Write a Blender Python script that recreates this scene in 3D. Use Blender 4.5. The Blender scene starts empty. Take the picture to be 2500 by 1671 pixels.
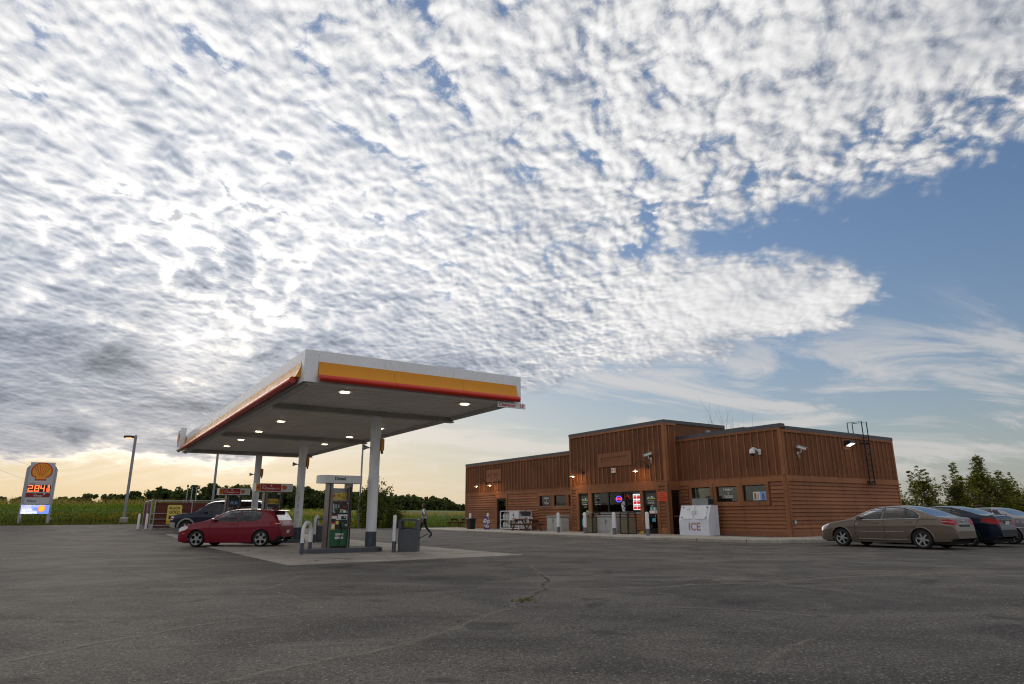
import bpy, bmesh, math, random
from mathutils import Vector, Matrix, noise as mnoise
R = math.radians
SC = bpy.context.scene
COL = SC.collection

# ------------------------------------------------------------------ node expressions
class X:
    """a socket inside a node tree, with arithmetic"""
    def __init__(s, t, k): s.t = t; s.k = k
    def m(s, op, *a, clamp=False):
        n = s.t.nodes.new('ShaderNodeMath'); n.operation = op; n.use_clamp = clamp
        for i, v in enumerate((s,) + a):
            if isinstance(v, X): s.t.links.new(v.k, n.inputs[i])
            else: n.inputs[i].default_value = v
        return X(s.t, n.outputs[0])
    def __add__(s, o): return s.m('ADD', o)
    __radd__ = __add__
    def __mul__(s, o): return s.m('MULTIPLY', o)
    __rmul__ = __mul__
    def __sub__(s, o): return s.m('SUBTRACT', o)
    def __rsub__(s, o): return (s * -1.0) + o
    def __truediv__(s, o): return s.m('DIVIDE', o)
    def __rtruediv__(s, o): return s.m('POWER', -1.0) * o
    def pw(s, o): return s.m('POWER', o)
    def mx(s, o): return s.m('MAXIMUM', o)
    def mn(s, o): return s.m('MINIMUM', o)
    def smin(s, o, k): return s.m('SMOOTH_MIN', o, k)
    def smax(s, o, k): return s.m('SMOOTH_MAX', o, k)
    def clamp(s): return s.m('ADD', 0.0, clamp=True)
    def ss(s, a, b):
        n = s.t.nodes.new('ShaderNodeMapRange'); n.interpolation_type = 'SMOOTHSTEP'
        s.t.links.new(s.k, n.inputs[0]); n.inputs[1].default_value = a; n.inputs[2].default_value = b
        return X(s.t, n.outputs[0])
    def lin(s, a, b, c=0.0, d=1.0):
        n = s.t.nodes.new('ShaderNodeMapRange')
        s.t.links.new(s.k, n.inputs[0])
        for i, v in enumerate((a, b, c, d)): n.inputs[i + 1].default_value = v
        return X(s.t, n.outputs[0])
    def exp(s): return s.m('EXPONENT')
def put(t, sock, v):
    if isinstance(v, X): t.links.new(v.k, sock)
    else: sock.default_value = v
def vec(t, x, y, z=0.0):
    n = t.nodes.new('ShaderNodeCombineXYZ')
    for i, v in enumerate((x, y, z)): put(t, n.inputs[i], v)
    return X(t, n.outputs[0])
def sep(v):
    n = v.t.nodes.new('ShaderNodeSeparateXYZ'); v.t.links.new(v.k, n.inputs[0])
    return [X(v.t, n.outputs[i]) for i in range(3)]
def noi(v, scale, detail=3.0, rough=0.5, dist=0.0, out=0, dim='3D'):
    n = v.t.nodes.new('ShaderNodeTexNoise'); n.noise_dimensions = dim
    v.t.links.new(v.k, n.inputs['Vector']); n.inputs['Scale'].default_value = scale
    n.inputs['Detail'].default_value = detail; n.inputs['Roughness'].default_value = rough
    n.inputs['Distortion'].default_value = dist
    return X(v.t, n.outputs[out])
def voro(v, scale, feature='F1', out='Distance', smooth=None, rand=1.0, detail=0.0, dim='3D'):
    n = v.t.nodes.new('ShaderNodeTexVoronoi'); n.feature = feature; n.voronoi_dimensions = dim
    v.t.links.new(v.k, n.inputs['Vector']); n.inputs['Scale'].default_value = scale
    if smooth is not None: n.inputs['Smoothness'].default_value = smooth
    n.inputs['Randomness'].default_value = rand
    if 'Detail' in n.inputs: n.inputs['Detail'].default_value = detail
    return X(v.t, n.outputs[out])
def vmul(v, a):
    n = v.t.nodes.new('ShaderNodeVectorMath'); n.operation = 'MULTIPLY'
    v.t.links.new(v.k, n.inputs[0])
    if isinstance(a, X): v.t.links.new(a.k, n.inputs[1])
    else: n.inputs[1].default_value = a
    return X(v.t, n.outputs[0])
def vadd(v, a):
    n = v.t.nodes.new('ShaderNodeVectorMath'); n.operation = 'ADD'
    v.t.links.new(v.k, n.inputs[0])
    if isinstance(a, X): v.t.links.new(a.k, n.inputs[1])
    else: n.inputs[1].default_value = a
    return X(v.t, n.outputs[0])
def dot(v, a):
    n = v.t.nodes.new('ShaderNodeVectorMath'); n.operation = 'DOT_PRODUCT'
    v.t.links.new(v.k, n.inputs[0]); n.inputs[1].default_value = a
    return X(v.t, n.outputs['Value'])
def mixc(f, a, b, mode='MIX', t=None):
    t = t or f.t
    n = t.nodes.new('ShaderNodeMix'); n.data_type = 'RGBA'; n.blend_type = mode; n.clamp_factor = True
    put(t, n.inputs[0], f)
    for i, v in ((6, a), (7, b)):
        if isinstance(v, X): t.links.new(v.k, n.inputs[i])
        else: n.inputs[i].default_value = (*v, 1.0) if len(v) == 3 else v
    return X(t, n.outputs[2])
def scol(c, f):
    n = c.t.nodes.new('ShaderNodeVectorMath'); n.operation = 'SCALE'
    c.t.links.new(c.k, n.inputs[0]); put(c.t, n.inputs['Scale'], f)
    return X(c.t, n.outputs[0])

# ------------------------------------------------------------------ camera, calibrated on the photograph's verticals and vanishing points
CAM_H = 1.2
TH, RO = R(14.93), R(0.232)
cd = bpy.data.cameras.new('camera'); cam = bpy.data.objects.new('camera', cd); COL.objects.link(cam)
cd.sensor_fit = 'HORIZONTAL'; cd.sensor_width = 36.0; cd.lens = 1579.2 / 2500 * 36
cd.clip_start = 0.1; cd.clip_end = 5000
_F = Vector((0, math.cos(TH), math.sin(TH))); _U = Vector((0, -math.sin(TH), math.cos(TH))); _R = Vector((1, 0, 0))
_r = math.cos(RO) * _R - math.sin(RO) * _U; _u = math.sin(RO) * _R + math.cos(RO) * _U
cam.matrix_world = Matrix(((_r.x, _u.x, -_F.x, 0), (_r.y, _u.y, -_F.y, 0), (_r.z, _u.z, -_F.z, CAM_H), (0, 0, 0, 1)))
SC.camera = cam
SC.render.engine = 'CYCLES'
SC.cycles.use_denoising = True
try: SC.cycles.denoiser = 'OPENIMAGEDENOISE'
except Exception: pass
SC.cycles.filter_width = 1.15
SC.cycles.max_bounces = 6; SC.cycles.transparent_max_bounces = 24
SC.cycles.sample_clamp_indirect = 6.0
SC.view_settings.view_transform = 'Standard'; SC.view_settings.look = 'None'
SC.view_settings.exposure = 0.35; SC.view_settings.gamma = 1.0
# ------------------------------------------------------------------ sky: Nishita air with an altocumulus sheet
SUN_EL, SUN_AZ = R(13.5), R(-27.5)          # azimuth from +Y, negative is to the left
SUN_DIR = Vector((math.sin(SUN_AZ) * math.cos(SUN_EL), math.cos(SUN_AZ) * math.cos(SUN_EL), math.sin(SUN_EL)))
def build_world():
    w = bpy.data.worlds.new('World'); SC.world = w; w.use_nodes = True
    w.cycles.sampling_method = 'MANUAL'; w.cycles.sample_map_resolution = 512
    t = w.node_tree; t.nodes.clear()
    out = t.nodes.new('ShaderNodeOutputWorld'); bg = t.nodes.new('ShaderNodeBackground')
    t.links.new(bg.outputs[0], out.inputs[0]); bg.inputs[1].default_value = 0.1
    sk = t.nodes.new('ShaderNodeTexSky'); sk.sky_type = 'NISHITA'; sk.sun_disc = False
    sk.sun_elevation = SUN_EL; sk.sun_rotation = SUN_AZ
    sk.altitude = 200; sk.air_density = 1.0; sk.dust_density = 0.9; sk.ozone_density = 1.5
    tc = t.nodes.new('ShaderNodeTexCoord'); D = X(t, tc.outputs['Generated'])
    dx, dy, dz = sep(D)
    up = dz.mx(0.0)
    den = up + 0.24
    px, py = dx / den, dy / den                                  # cloud layer seen from below, slightly curved
    Pv = vec(t, px, py)
    N2 = lambda v, *a, **k: noi(v, *a, dim='2D', **k)
    # where the sheet lies: a front running away to the left, with a feathered tongue
    wc = N2(Pv, 2.3, 5, 0.62, 0.0, out=1); wx, wy, _ = sep(wc); wx = wx - 0.5; wy = wy - 0.5
    ex, ey = px + wx * 0.27, py + wy * 0.24
    near = 1.78 - (ex * 0.784 + ey)                               # + inside
    fing = (N2(vec(t, px * 0.35 + 4.0, py * 1.0), 6.0, 3, 0.5) - 0.5) * 0.55
    tong = (2.36 + fing * 0.5 - (ex * 0.558 + ey)).smin((ey - ex * 0.02 - 1.43) * 1.2, 0.10).smin(0.93 + fing - ex, 0.12)
    sheet = near.smax(tong, 0.10)
    rr = (px * px + py * py).m('SQRT')
    sheet = sheet.smin((3.28 - rr + wx * 1.1) * 0.55, 0.2)
    cover = sheet.lin(-0.26, 0.10, -1.1, 0.0) + sheet.lin(0.05, 0.32, 0.0, 0.44)
    patch = N2(vadd(Pv, (3.7, 9.1, 0.0)), 1.9, 3, 0.5)
    pat2 = N2(vadd(Pv, (1.3, 5.7, 0.0)), 3.3, 5, 0.6, 0.3)
    low = ((py - px * 0.55 + wx * 0.4).ss(1.55, 2.6) * (pat2 - 0.5).lin(-0.20, 0.16, 0.70, 1.02)).clamp()                            # the heavier bank lower on the left
    fine = tong.ss(-0.05, 0.1) * px.ss(0.15, 0.6)                   # feathered, fine-grained
    a = math.atan2(0.89, 0.45); ca_, sa_ = math.cos(a), math.sin(a)
    def density(off):
        P = vadd(Pv, off) if off else Pv
        x, y, _ = sep(P)
        ql = x * ca_ + y * sa_; qt = y * ca_ - x * sa_              # along / across the rolls
        wv = N2(P, 5.5, 3, 0.55, 0.0, out=1)
        Q = vadd(vec(t, ql * 0.80, qt), vmul(vadd(wv, (-0.5, -0.5, -0.5)), (0.06, 0.06, 0.0)))
        n1 = N2(Q, 10.0, 10, 0.66, 0.0)
        v1 = voro(Q, 18.5, 'SMOOTH_F1', smooth=0.65, dim='2D')
        v2 = voro(vadd(Q, (2.2, 5.1, 0.0)), 46.0, 'SMOOTH_F1', smooth=0.6, dim='2D')
        n3 = N2(Q, 70.0, 6, 0.75)
        return (n1 - 0.5) * 1.35 + (0.40 - v1) * 1.15 + (0.40 - v2) * 0.50 + (n3 - 0.5) * 0.80, (n1 - 0.5) * 0.8 + (0.40 - v1) * 0.9 + (0.40 - v2) * 0.45 + (n3 - 0.5) * 0.45
    d0, e0 = density(None)
    sd = Vector((SUN_DIR.x, SUN_DIR.y)).normalized() * 0.014
    _, e1 = density((sd.x, sd.y, 0))
    base = cover + (patch - 0.5) * 0.70 + low * 0.22 + px.ss(0.25, 0.9) * near.ss(0.08, 0.4) * 0.40
    edge = 1.0 - sheet.ss(-0.02, 0.22)
    thk = px.ss(0.22, 0.80) * near.ss(0.10, 0.42)
    soft = (low * 0.74).mx(thk * 0.42).mx(fine * 0.72).mx(edge * 0.70).mx((1.0 - dz.ss(0.10, 0.24)) * 0.88)
    th = base + d0 * (1.0 - soft) + fine * 0.22 + soft * 0.05
    alpha = th.ss(-0.30, 0.24) * dz.ss(0.0, 0.03)
    thick = th.mx(0.0)
    relief = (e0 - e1) * (1.0 - soft * 0.85)
    # light
    ct = dot(D, tuple(SUN_DIR)).m('MINIMUM', 1.0).mx(-1.0)
    ang = ct.m('ARCCOSINE')
    g1 = (ang * -8.0).exp(); g2 = (ang * -2.6).exp()
    trans = (thick * -2.6).exp()
    lum = 6.1 + g2 * 5.2 + g1 * 6.5
    gap = (1.0 - thick.ss(0.0, 0.55)) * g1
    body = (0.66 + th.ss(-0.1, 0.75) * 0.36) * (1.0 - (g2 * 1.5).clamp()) + (0.50 + trans * 0.56) * (g2 * 1.5).clamp()
    shade = (body - thk * 0.17 - pat2.ss(0.50, 0.72) * 0.15 + 0.03 + relief.mx(-0.5).mn(0.5) * 0.56 - low * 0.30 * (1.0 - g1 * 0.6) + gap * 0.55)
    cc = mixc(shade.ss(0.30, 1.0), (0.56, 0.66, 0.86), (1.0, 0.99, 0.985))
    hz = (up * -9.0).exp()                                          # towards the horizon the light turns warm
    warmc = mixc((g2 * 1.4 * hz).clamp(), (1.0, 1.0, 1.0), (1.12, 0.90, 0.66))
    cc = mixc((g1 * 1.6).clamp() * 0.8, cc, mixc(1.0, cc, (1.08, 0.99, 0.85), 'MULTIPLY', t))
    cloud = scol(mixc(1.0, cc, warmc, 'MULTIPLY', t), lum * shade.mx(0.14))
    # air, its glare round the hidden sun held down by the bank in front of it
    air = X(t, sk.outputs[0])
    ar, ag, ab = sep(air)
    al = ar * 0.3 + ag * 0.5 + ab * 0.2
    air = scol(air, 1.02 / (1.0 + al * 0.11))
    air = mixc(1.0, air, (0.92, 1.04, 1.22), 'MULTIPLY', t)
    ar, ag, ab = sep(air); al = (ar * 0.3 + ag * 0.5 + ab * 0.2).mn(5.0)
    ng = (up * -6.0).exp()
    hcol = mixc((g2 * 2.2).clamp(), (0.97, 0.96, 0.93), (1.19, 0.95, 0.67))
    air = mixc(ng * 0.85, air, scol(hcol, al * 0.98))
    sv = vec(t, px * 0.42 - py * 0.1, py)
    st_ = N2(vadd(sv, (11.0, 3.0, 0.0)), 3.2, 6, 0.62, 0.5)
    streak = st_.ss(0.42, 0.62) * dz.ss(0.015, 0.07) * 0.75 * (1.0 - dz.ss(0.19, 0.30))
    scl = scol(mixc((g2 * 1.5 * hz).clamp(), (0.95, 0.93, 0.92), (1.25, 0.92, 0.52)), 4.8 + g2 * 4.0)
    c1 = mixc(streak, air, scl)
    c2 = mixc(alpha * 0.97, c1, cloud)
    t.links.new(c2.k, bg.inputs[0])
build_world()
sl = bpy.data.lights.new('sun', 'SUN'); sun = bpy.data.objects.new('sun', sl); COL.objects.link(sun)
sl.energy = 0.7; sl.angle = R(24); sl.color = (1.0, 0.90, 0.76)
sun.rotation_euler = (-SUN_DIR).to_track_quat('-Z', 'Y').to_euler()
# ------------------------------------------------------------------ station frame: s to the right along the islands, t away along the shop front
A0 = R(33.284); CA, SA = math.cos(A0), math.sin(A0)
def W(s, t, z=0.0): return Vector((s * CA - t * SA, s * SA + t * CA, z))
def ST(x, y): return (x * CA + y * SA, -x * SA + y * CA)
def sstep(a, b, x):
    x = min(1.0, max(0.0, (x - a) / (b - a))); return x * x * (3 - 2 * x)
def zg(s, t):                                   # the lot rises gently to the back and to the left
    return 0.12 * sstep(28, 45, t) + (1 - sstep(8, 18, s)) * 0.56 * sstep(40.5, 57, t)
rnd = random.Random(7)

# ------------------------------------------------------------------ materials
MATS = {}
def srgb(r, g, b):
    f = lambda c: c / 12.92 if c <= 0.04045 else ((c + 0.055) / 1.055) ** 2.4
    return (f(r / 255), f(g / 255), f(b / 255))
def newmat(name):
    m = bpy.data.materials.new(name); m.use_nodes = True; MATS[name] = m
    t = m.node_tree; b = t.nodes['Principled BSDF']
    return m, t, b
def objco(t, kind='Object'):
    n = t.nodes.new('ShaderNodeTexCoord'); return X(t, n.outputs[kind])
def bump(t, b, h, strength=0.3, dist=0.01):
    n = t.nodes.new('ShaderNodeBump'); n.inputs['Strength'].default_value = strength; n.inputs['Distance'].default_value = dist
    t.links.new(h.k, n.inputs['Height']); t.links.new(n.outputs[0], b.inputs['Normal'])
def pm(name, col, rough=0.5, metal=0.0, var=0.18, scale=5.0, bmp=0.0, spec=0.5, coat=0.0, grime=0.0, even=False):
    """plain painted / plastic / metal surface with uneven tone and worn gloss"""
    if name in MATS: return MATS[name]
    m, t, b = newmat(name)
    co = objco(t)
    n = noi(co, scale, 5, 0.6); n2 = noi(co, scale * 7, 4, 0.6)
    f = (n * 0.65 + n2 * 0.35).lin(0.3, 0.7, 1.0 - var, 1.0 + var * 0.5)
    c = scol(mixc(0.0, (*col,), (*col,), t=t), f)
    if grime:
        g = noi(vmul(co, (1.0, 1.0, 0.35)), scale * 1.6, 6, 0.65).ss(0.5, 0.75) * grime
        c = mixc(g, c, (0.06, 0.05, 0.04))
    t.links.new(c.k, b.inputs['Base Color'])
    b.inputs['Roughness'].default_value = rough
    if not even: t.links.new(n2.lin(0.3, 0.7, max(0.02, rough - 0.08), min(1.0, rough + 0.10)).k, b.inputs['Roughness'])
    b.inputs['Metallic'].default_value = metal
    b.inputs['Specular IOR Level'].default_value = spec
    if coat: b.inputs['Coat Weight'].default_value = coat; b.inputs['Coat Roughness'].default_value = 0.04
    if bmp: bump(t, b, n2, bmp, 0.004)
    return m
def glow(name, col, strength, base=(0.02, 0.02, 0.02)):
    if name in MATS: return MATS[name]
    m, t, b = newmat(name)
    b.inputs['Base Color'].default_value = (*base, 1)
    b.inputs['Emission Color'].default_value = (*col, 1); b.inputs['Emission Strength'].default_value = strength
    return m
def glassm(name, tint=(0.55, 0.58, 0.56), refl=0.9, wob=0.06):
    if name in MATS: return MATS[name]
    m = bpy.data.materials.new(name); m.use_nodes = True; MATS[name] = m
    t = m.node_tree; t.nodes.clear()
    o = t.nodes.new('ShaderNodeOutputMaterial'); mx = t.nodes.new('ShaderNodeMixShader')
    tr = t.nodes.new('ShaderNodeBsdfTransparent'); gl = t.nodes.new('ShaderNodeBsdfGlossy'); fr = t.nodes.new('ShaderNodeFresnel')
    tr.inputs[0].default_value = (*tint, 1); gl.inputs['Roughness'].default_value = 0.015; gl.inputs[0].default_value = (refl, refl, refl, 1)
    fr.inputs[0].default_value = 1.5
    n = noi(objco(t), 2.0, 2, 0.5)
    bp = t.nodes.new('ShaderNodeBump'); bp.inputs['Strength'].default_value = wob; bp.inputs['Distance'].default_value = 0.02
    t.links.new(n.k, bp.inputs['Height']); t.links.new(bp.outputs[0], gl.inputs['Normal'])
    f = X(t, fr.outputs[0]) * 1.25 + 0.02
    t.links.new(f.k, mx.inputs[0]); t.links.new(tr.outputs[0], mx.inputs[1]); t.links.new(gl.outputs[0], mx.inputs[2])
    t.links.new(mx.outputs[0], o.inputs[0])
    return m

# ------------------------------------------------------------------ mesh builder
class MB:
    def __init__(s, o=(0, 0, 0)): s.v = []; s.f = []; s.mi = []; s.o = o; s.cur = 0
    def add(s, vs, fs):
        b = len(s.v); ox, oy, oz = s.o
        s.v += [(v[0] - ox, v[1] - oy, v[2] - oz) for v in vs]
        for f in fs: s.f.append(tuple(b + i for i in f)); s.mi.append(s.cur)
        return s
    def box(s, x0, x1, y0, y1, z0, z1):
        x0, x1 = sorted((x0, x1)); y0, y1 = sorted((y0, y1)); z0, z1 = sorted((z0, z1))
        vs = [(x, y, z) for z in (z0, z1) for x, y in ((x0, y0), (x1, y0), (x1, y1), (x0, y1))]
        return s.add(vs, [(3, 2, 1, 0), (4, 5, 6, 7), (0, 1, 5, 4), (1, 2, 6, 5), (2, 3, 7, 6), (3, 0, 4, 7)])
    def cbox(s, c, d, ch=0.02):                 # box with chamfered vertical and top edges
        x, y, z = c; a, b, h = d[0] / 2, d[1] / 2, d[2]
        def ring(k, zz): return [(x - a + k, y - b, zz), (x + a - k, y - b, zz), (x + a, y - b + k, zz), (x + a, y + b - k, zz), (x + a - k, y + b, zz), (x - a + k, y + b, zz), (x - a, y + b - k, zz), (x - a, y - b + k, zz)]
        def ring2(q, k, zz): return [(x - a + q + k, y - b + q, zz), (x + a - q - k, y - b + q, zz), (x + a - q, y - b + q + k, zz), (x + a - q, y + b - q - k, zz), (x + a - q - k, y + b - q, zz), (x - a + q + k, y + b - q, zz), (x - a + q, y + b - q - k, zz), (x - a + q, y - b + q + k, zz)]
        return s.loft([ring(ch, z), ring(ch, z + h - ch), ring2(ch, ch, z + h)], caps=True)
    def loft(s, rings, caps=True, closed=True):
        n = len(rings[0]); vs = [p for r in rings for p in r]; fs = []
        for i in range(len(rings) - 1):
            for j in range(n if closed else n - 1):
                k = (j + 1) % n; fs.append((i * n + j, i * n + k, (i + 1) * n + k, (i + 1) * n + j))
        if caps and closed:
            fs.append(tuple(reversed(range(n)))); fs.append(tuple((len(rings) - 1) * n + j for j in range(n)))
        return s.add(vs, fs)
    def prism(s, poly, d0, d1, ax='y'):         # poly in the plane across ax, extruded from d0 to d1
        mk = {'x': lambda p, d: (d, p[0], p[1]), 'y': lambda p, d: (p[0], d, p[1]), 'z': lambda p, d: (p[0], p[1], d)}[ax]
        return s.loft([[mk(p, d0) for p in poly], [mk(p, d1) for p in poly]])
    def cyl(s, p0, p1, r0, r1=None, n=12, caps=True):
        return s.tube([p0, p1], [r0, r0 if r1 is None else r1], n, caps)
    def tube(s, path, r, n=8, caps=True):
        P = [Vector(p) for p in path]; rr = r if isinstance(r, (list, tuple)) else [r] * len(P)
        rings = []; u = None
        for i, p in enumerate(P):
            d = (P[min(i + 1, len(P) - 1)] - P[max(i - 1, 0)]).normalized()
            if u is None: u = d.orthogonal().normalized()
            u = (u - d * u.dot(d))
            u = u.normalized() if u.length > 1e-6 else d.orthogonal().normalized()
            w = d.cross(u)
            rings.append([tuple(p + (u * math.cos(2 * math.pi * k / n) + w * math.sin(2 * math.pi * k / n)) * rr[i]) for k in range(n)])
        return s.loft(rings, caps)
    def lathe(s, prof, c=(0, 0, 0), n=16, ax='z'):
        rings = []
        for r, h in prof:
            ring = []
            for k in range(n):
                a = 2 * math.pi * k / n; x, y = r * math.cos(a), r * math.sin(a)
                q = {'z': (x, y, h), 'y': (x, h, y), 'x': (h, x, y)}[ax]
                ring.append((c[0] + q[0], c[1] + q[1], c[2] + q[2]))
            rings.append(ring)
        return s.loft(rings, True)
    def quad(s, a, b, c, d): return s.add([a, b, c, d], [(0, 1, 2, 3)])
    def poly(s, pts): return s.add(pts, [tuple(range(len(pts)))])
    def build(s, name, mat, parent=None, smooth=False, fix=True, link=True):
        me = bpy.data.meshes.new(name); me.from_pydata(s.v, [], s.f)
        ms = mat if isinstance(mat, (list, tuple)) else [mat]
        for m in ms: me.materials.append(m)
        if len(ms) > 1: me.polygons.foreach_set('material_index', s.mi)
        if fix:
            bm = bmesh.new(); bm.from_mesh(me); bmesh.ops.recalc_face_normals(bm, faces=bm.faces); bm.to_mesh(me); bm.free()
        if smooth:
            me.polygons.foreach_set('use_smooth', [True] * len(me.polygons))
            try: me.set_sharp_from_angle(angle=R(38))
            except Exception: pass
        o = bpy.data.objects.new(name, me)
        if link: COL.objects.link(o)
        if parent is not None: o.parent = parent
        return o
def inst(name, me, parent, loc, rot=(0, 0, 0), scale=(1, 1, 1)):
    o = bpy.data.objects.new(name, me); COL.objects.link(o); o.parent = parent
    o.location = loc; o.rotation_euler = rot; o.scale = scale
    return o
def tag(o, label, cat, group=None):
    o['label'] = label; o['category'] = cat
    if group: o['group'] = group
    return o
def thing(name, label, cat, s, t, z=0.0, rz=0.0, group=None):
    """an Empty at the base of a thing; its local x runs along s and y along t (turned by rz)"""
    o = bpy.data.objects.new(name, None); COL.objects.link(o); o.empty_display_size = 0.2
    o.location = W(s, t, z); o.rotation_euler = (0, 0, A0 + rz)
    return tag(o, label, cat, group)
def place(o, s, t, z=0.0, rz=0.0):
    o.location = W(s, t, z); o.rotation_euler = (0, 0, A0 + rz); return o
def copy_tree(o, parent=None):
    c = o.copy(); COL.objects.link(c); c.parent = parent
    for ch in o.children: copy_tree(ch, c)
    return c
def structure(o): o['kind'] = 'structure'; return o
def stuff(o): o['kind'] = 'stuff'; return o
def text(name, body, size, mat, parent, loc, rot=(R(90), 0, 0), ext=0.002, ax='CENTER', sx=1.0, shear=0.0, bold=0.0):
    """flat lettering; the default rotation faces -t"""
    cu = bpy.data.curves.new(name, 'FONT'); cu.body = body; cu.size = size; cu.extrude = ext; cu.align_x = ax; cu.align_y = 'CENTER'; cu.shear = shear; cu.resolution_u = 3; cu.offset = bold
    tmp = bpy.data.objects.new(name + '_c', cu); me = bpy.data.meshes.new_from_object(tmp)
    bpy.data.objects.remove(tmp); bpy.data.curves.remove(cu)
    me.name = name; me.materials.clear(); me.materials.append(mat)
    o = bpy.data.objects.new(name, me); COL.objects.link(o); o.parent = parent
    o.location = loc; o.rotation_euler = rot; o.scale = (sx, 1, 1)
    return o
FACE_T = (R(90), 0, 0)                 # lettering read from -t
FACE_S = (R(90), 0, R(-90))            # lettering read from -s
# ------------------------------------------------------------------ ground
def zterr(s, t):
    """fields round the lot"""
    if t < 55.2: 
        return zg(s, t) - 0.03 if t > -40 else -0.03
    left = 1 - sstep(6, 20, s)
    edge = zg(s, 55.2) - 0.03
    near = 0.40 * left + (-0.65) * (1 - left)
    k = sstep(55.2, 62.5, t)
    far = 2.2 * sstep(75, 260, t) + (6.0 * left + 6.5 * (1 - left)) * sstep(230, 700, t)
    return edge * (1 - k) + near * k + far
def terrain_mesh(name, ss, ts, fz, mat):
    v = []; f = []; n = len(ts)
    for s in ss:
        for t in ts:
            w = W(s, t); v.append((w.x, w.y, fz(s, t)))
    for i in range(len(ss) - 1):
        for j in range(n - 1): f.append((i * n + j, (i + 1) * n + j, (i + 1) * n + j + 1, i * n + j + 1))
    me = bpy.data.meshes.new(name); me.from_pydata(v, [], f); me.materials.append(mat)
    me.polygons.foreach_set('use_smooth', [True] * len(f))
    o = bpy.data.objects.new(name, me); COL.objects.link(o); return o
def asphalt_mat():
    m, t, b = newmat('asphalt'); co = objco(t)
    ag = voro(co, 95.0, out='Color', rand=1.0, dim='2D'); ar, ag_, ab = sep(ag)                 # stones
    agd = voro(co, 95.0, dim='2D')
    fine = noi(co, 240.0, 3, 0.7, dim='2D')
    mid = noi(co, 9.0, 5, 0.6, dim='2D'); big = noi(co, 0.55, 5, 0.62, 0.6, dim='2D'); big2 = noi(vmul(co, (0.35, 1.0, 1.0)), 0.9, 5, 0.6, 0.8, dim='2D')
    tone = (big * 0.6 + big2 * 0.4).ss(0.36, 0.64)
    col = mixc(tone, (0.046, 0.041, 0.037), (0.108, 0.096, 0.084))
    col = scol(col, mid.lin(0.3, 0.7, 0.84, 1.16))
    sp1 = noi(co, 30.0, 3, 0.75, dim='2D'); col = scol(col, sp1.lin(0.34, 0.66, 0.48, 1.58))
    for sc, fr, am in ((42.0, 0.11, 0.9), (24.0, 0.03, 0.75)):
        vc, vg, vb = sep(voro(co, sc, out='Color', dim='2D')); vd = voro(co, sc, dim='2D')
        col = mixc(vc.ss(1.0 - fr * 1.2, 1.0 - fr) * (1.0 - vd.ss(0.22, 0.42)) * am, col, mixc(vg, (0.15, 0.13, 0.11), (0.34, 0.31, 0.28)))
        col = mixc((1.0 - vc.ss(fr, fr * 1.3)) * (1.0 - vd.ss(0.22, 0.45)) * am, col, (0.014, 0.013, 0.013))
    stone = ar.ss(0.80, 1.0) * (1.0 - agd.ss(0.25, 0.5))
    col = mixc(stone * 0.55, col, mixc(ag_, (0.17, 0.15, 0.13), (0.28, 0.27, 0.26)))
    dark = (1.0 - ar.ss(0.0, 0.22)) * (1.0 - agd.ss(0.3, 0.55))
    col = mixc(dark * 0.55, col, (0.018, 0.018, 0.019))
    col = scol(col, fine.lin(0.25, 0.75, 0.72, 1.28))
    sand = noi(vmul(co, (0.6, 1.0, 1.0)), 0.42, 6, 0.66, 1.0, dim='2D').ss(0.60, 0.78)
    col = mixc(sand * 0.7 * noi(co, 24.0, 4, 0.7, dim='2D').ss(0.35, 0.65), col, (0.26, 0.225, 0.185))
    oil = noi(vadd(co, (41.0, 13.0, 0.0)), 0.8, 4, 0.6, 0.4, dim='2D').ss(0.61, 0.70)
    col = mixc(oil * 0.6, col, (0.020, 0.019, 0.019))
    cw = noi(co, 1.3, 4, 0.6, 0.0, 1, dim='2D')
    ck = voro(vadd(co, vmul(cw, (1.3, 1.3, 0.0))), 0.33, 'DISTANCE_TO_EDGE', dim='2D')
    crack = (1.0 - ck.ss(0.0, 0.006)) * noi(co, 0.5, 2, 0.5, dim='2D').ss(0.42, 0.58)
    col = mixc(crack * 0.7, col, (0.016, 0.016, 0.016))
    t.links.new(col.k, b.inputs['Base Color'])
    t.links.new(mid.lin(0.3, 0.7, 0.78, 0.95).k, b.inputs['Roughness']); b.inputs['Specular IOR Level'].default_value = 0.35
    bump(t, b, (ar * 0.5 - agd) * 0.6 + fine * 0.6 - crack * 2.0, 0.8, 0.008)
    return m
def concrete_mat(name='concrete', c0=(0.23, 0.20, 0.17), c1=(0.36, 0.325, 0.28), stain=0.7):
    m, t, b = newmat(name); co = objco(t)
    big = noi(co, 0.7, 6, 0.65, 0.5); mid = noi(co, 7.0, 5, 0.6); fine = noi(co, 130.0, 3, 0.7)
    col = scol(mixc(big.ss(0.3, 0.7), c0, c1), mid.lin(0.3, 0.7, 0.86, 1.1))
    col = scol(col, fine.lin(0.3, 0.7, 0.88, 1.1))
    oi = noi(vadd(co, (9.0, 4.0, 0.0)), 1.1, 6, 0.68, 0.8).ss(0.54, 0.74)
    col = mixc(oi * stain, col, (0.055, 0.048, 0.042))
    t.links.new(col.k, b.inputs['Base Color']); b.inputs['Roughness'].default_value = 0.85
    bump(t, b, fine * 0.5 + mid, 0.25, 0.006)
    return m
def soil_mat():
    m, t, b = newmat('field_soil'); co = objco(t)
    n = noi(co, 0.4, 6, 0.65); n2 = noi(co, 9.0, 5, 0.65)
    col = mixc(n.ss(0.35, 0.65), (0.055, 0.075, 0.022), (0.10, 0.10, 0.040))
    col = scol(col, n2.lin(0.3, 0.7, 0.6, 1.3)); t.links.new(col.k, b.inputs['Base Color']); b.inputs['Roughness'].default_value = 0.95
    bump(t, b, n2, 0.8, 0.05); return m
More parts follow.
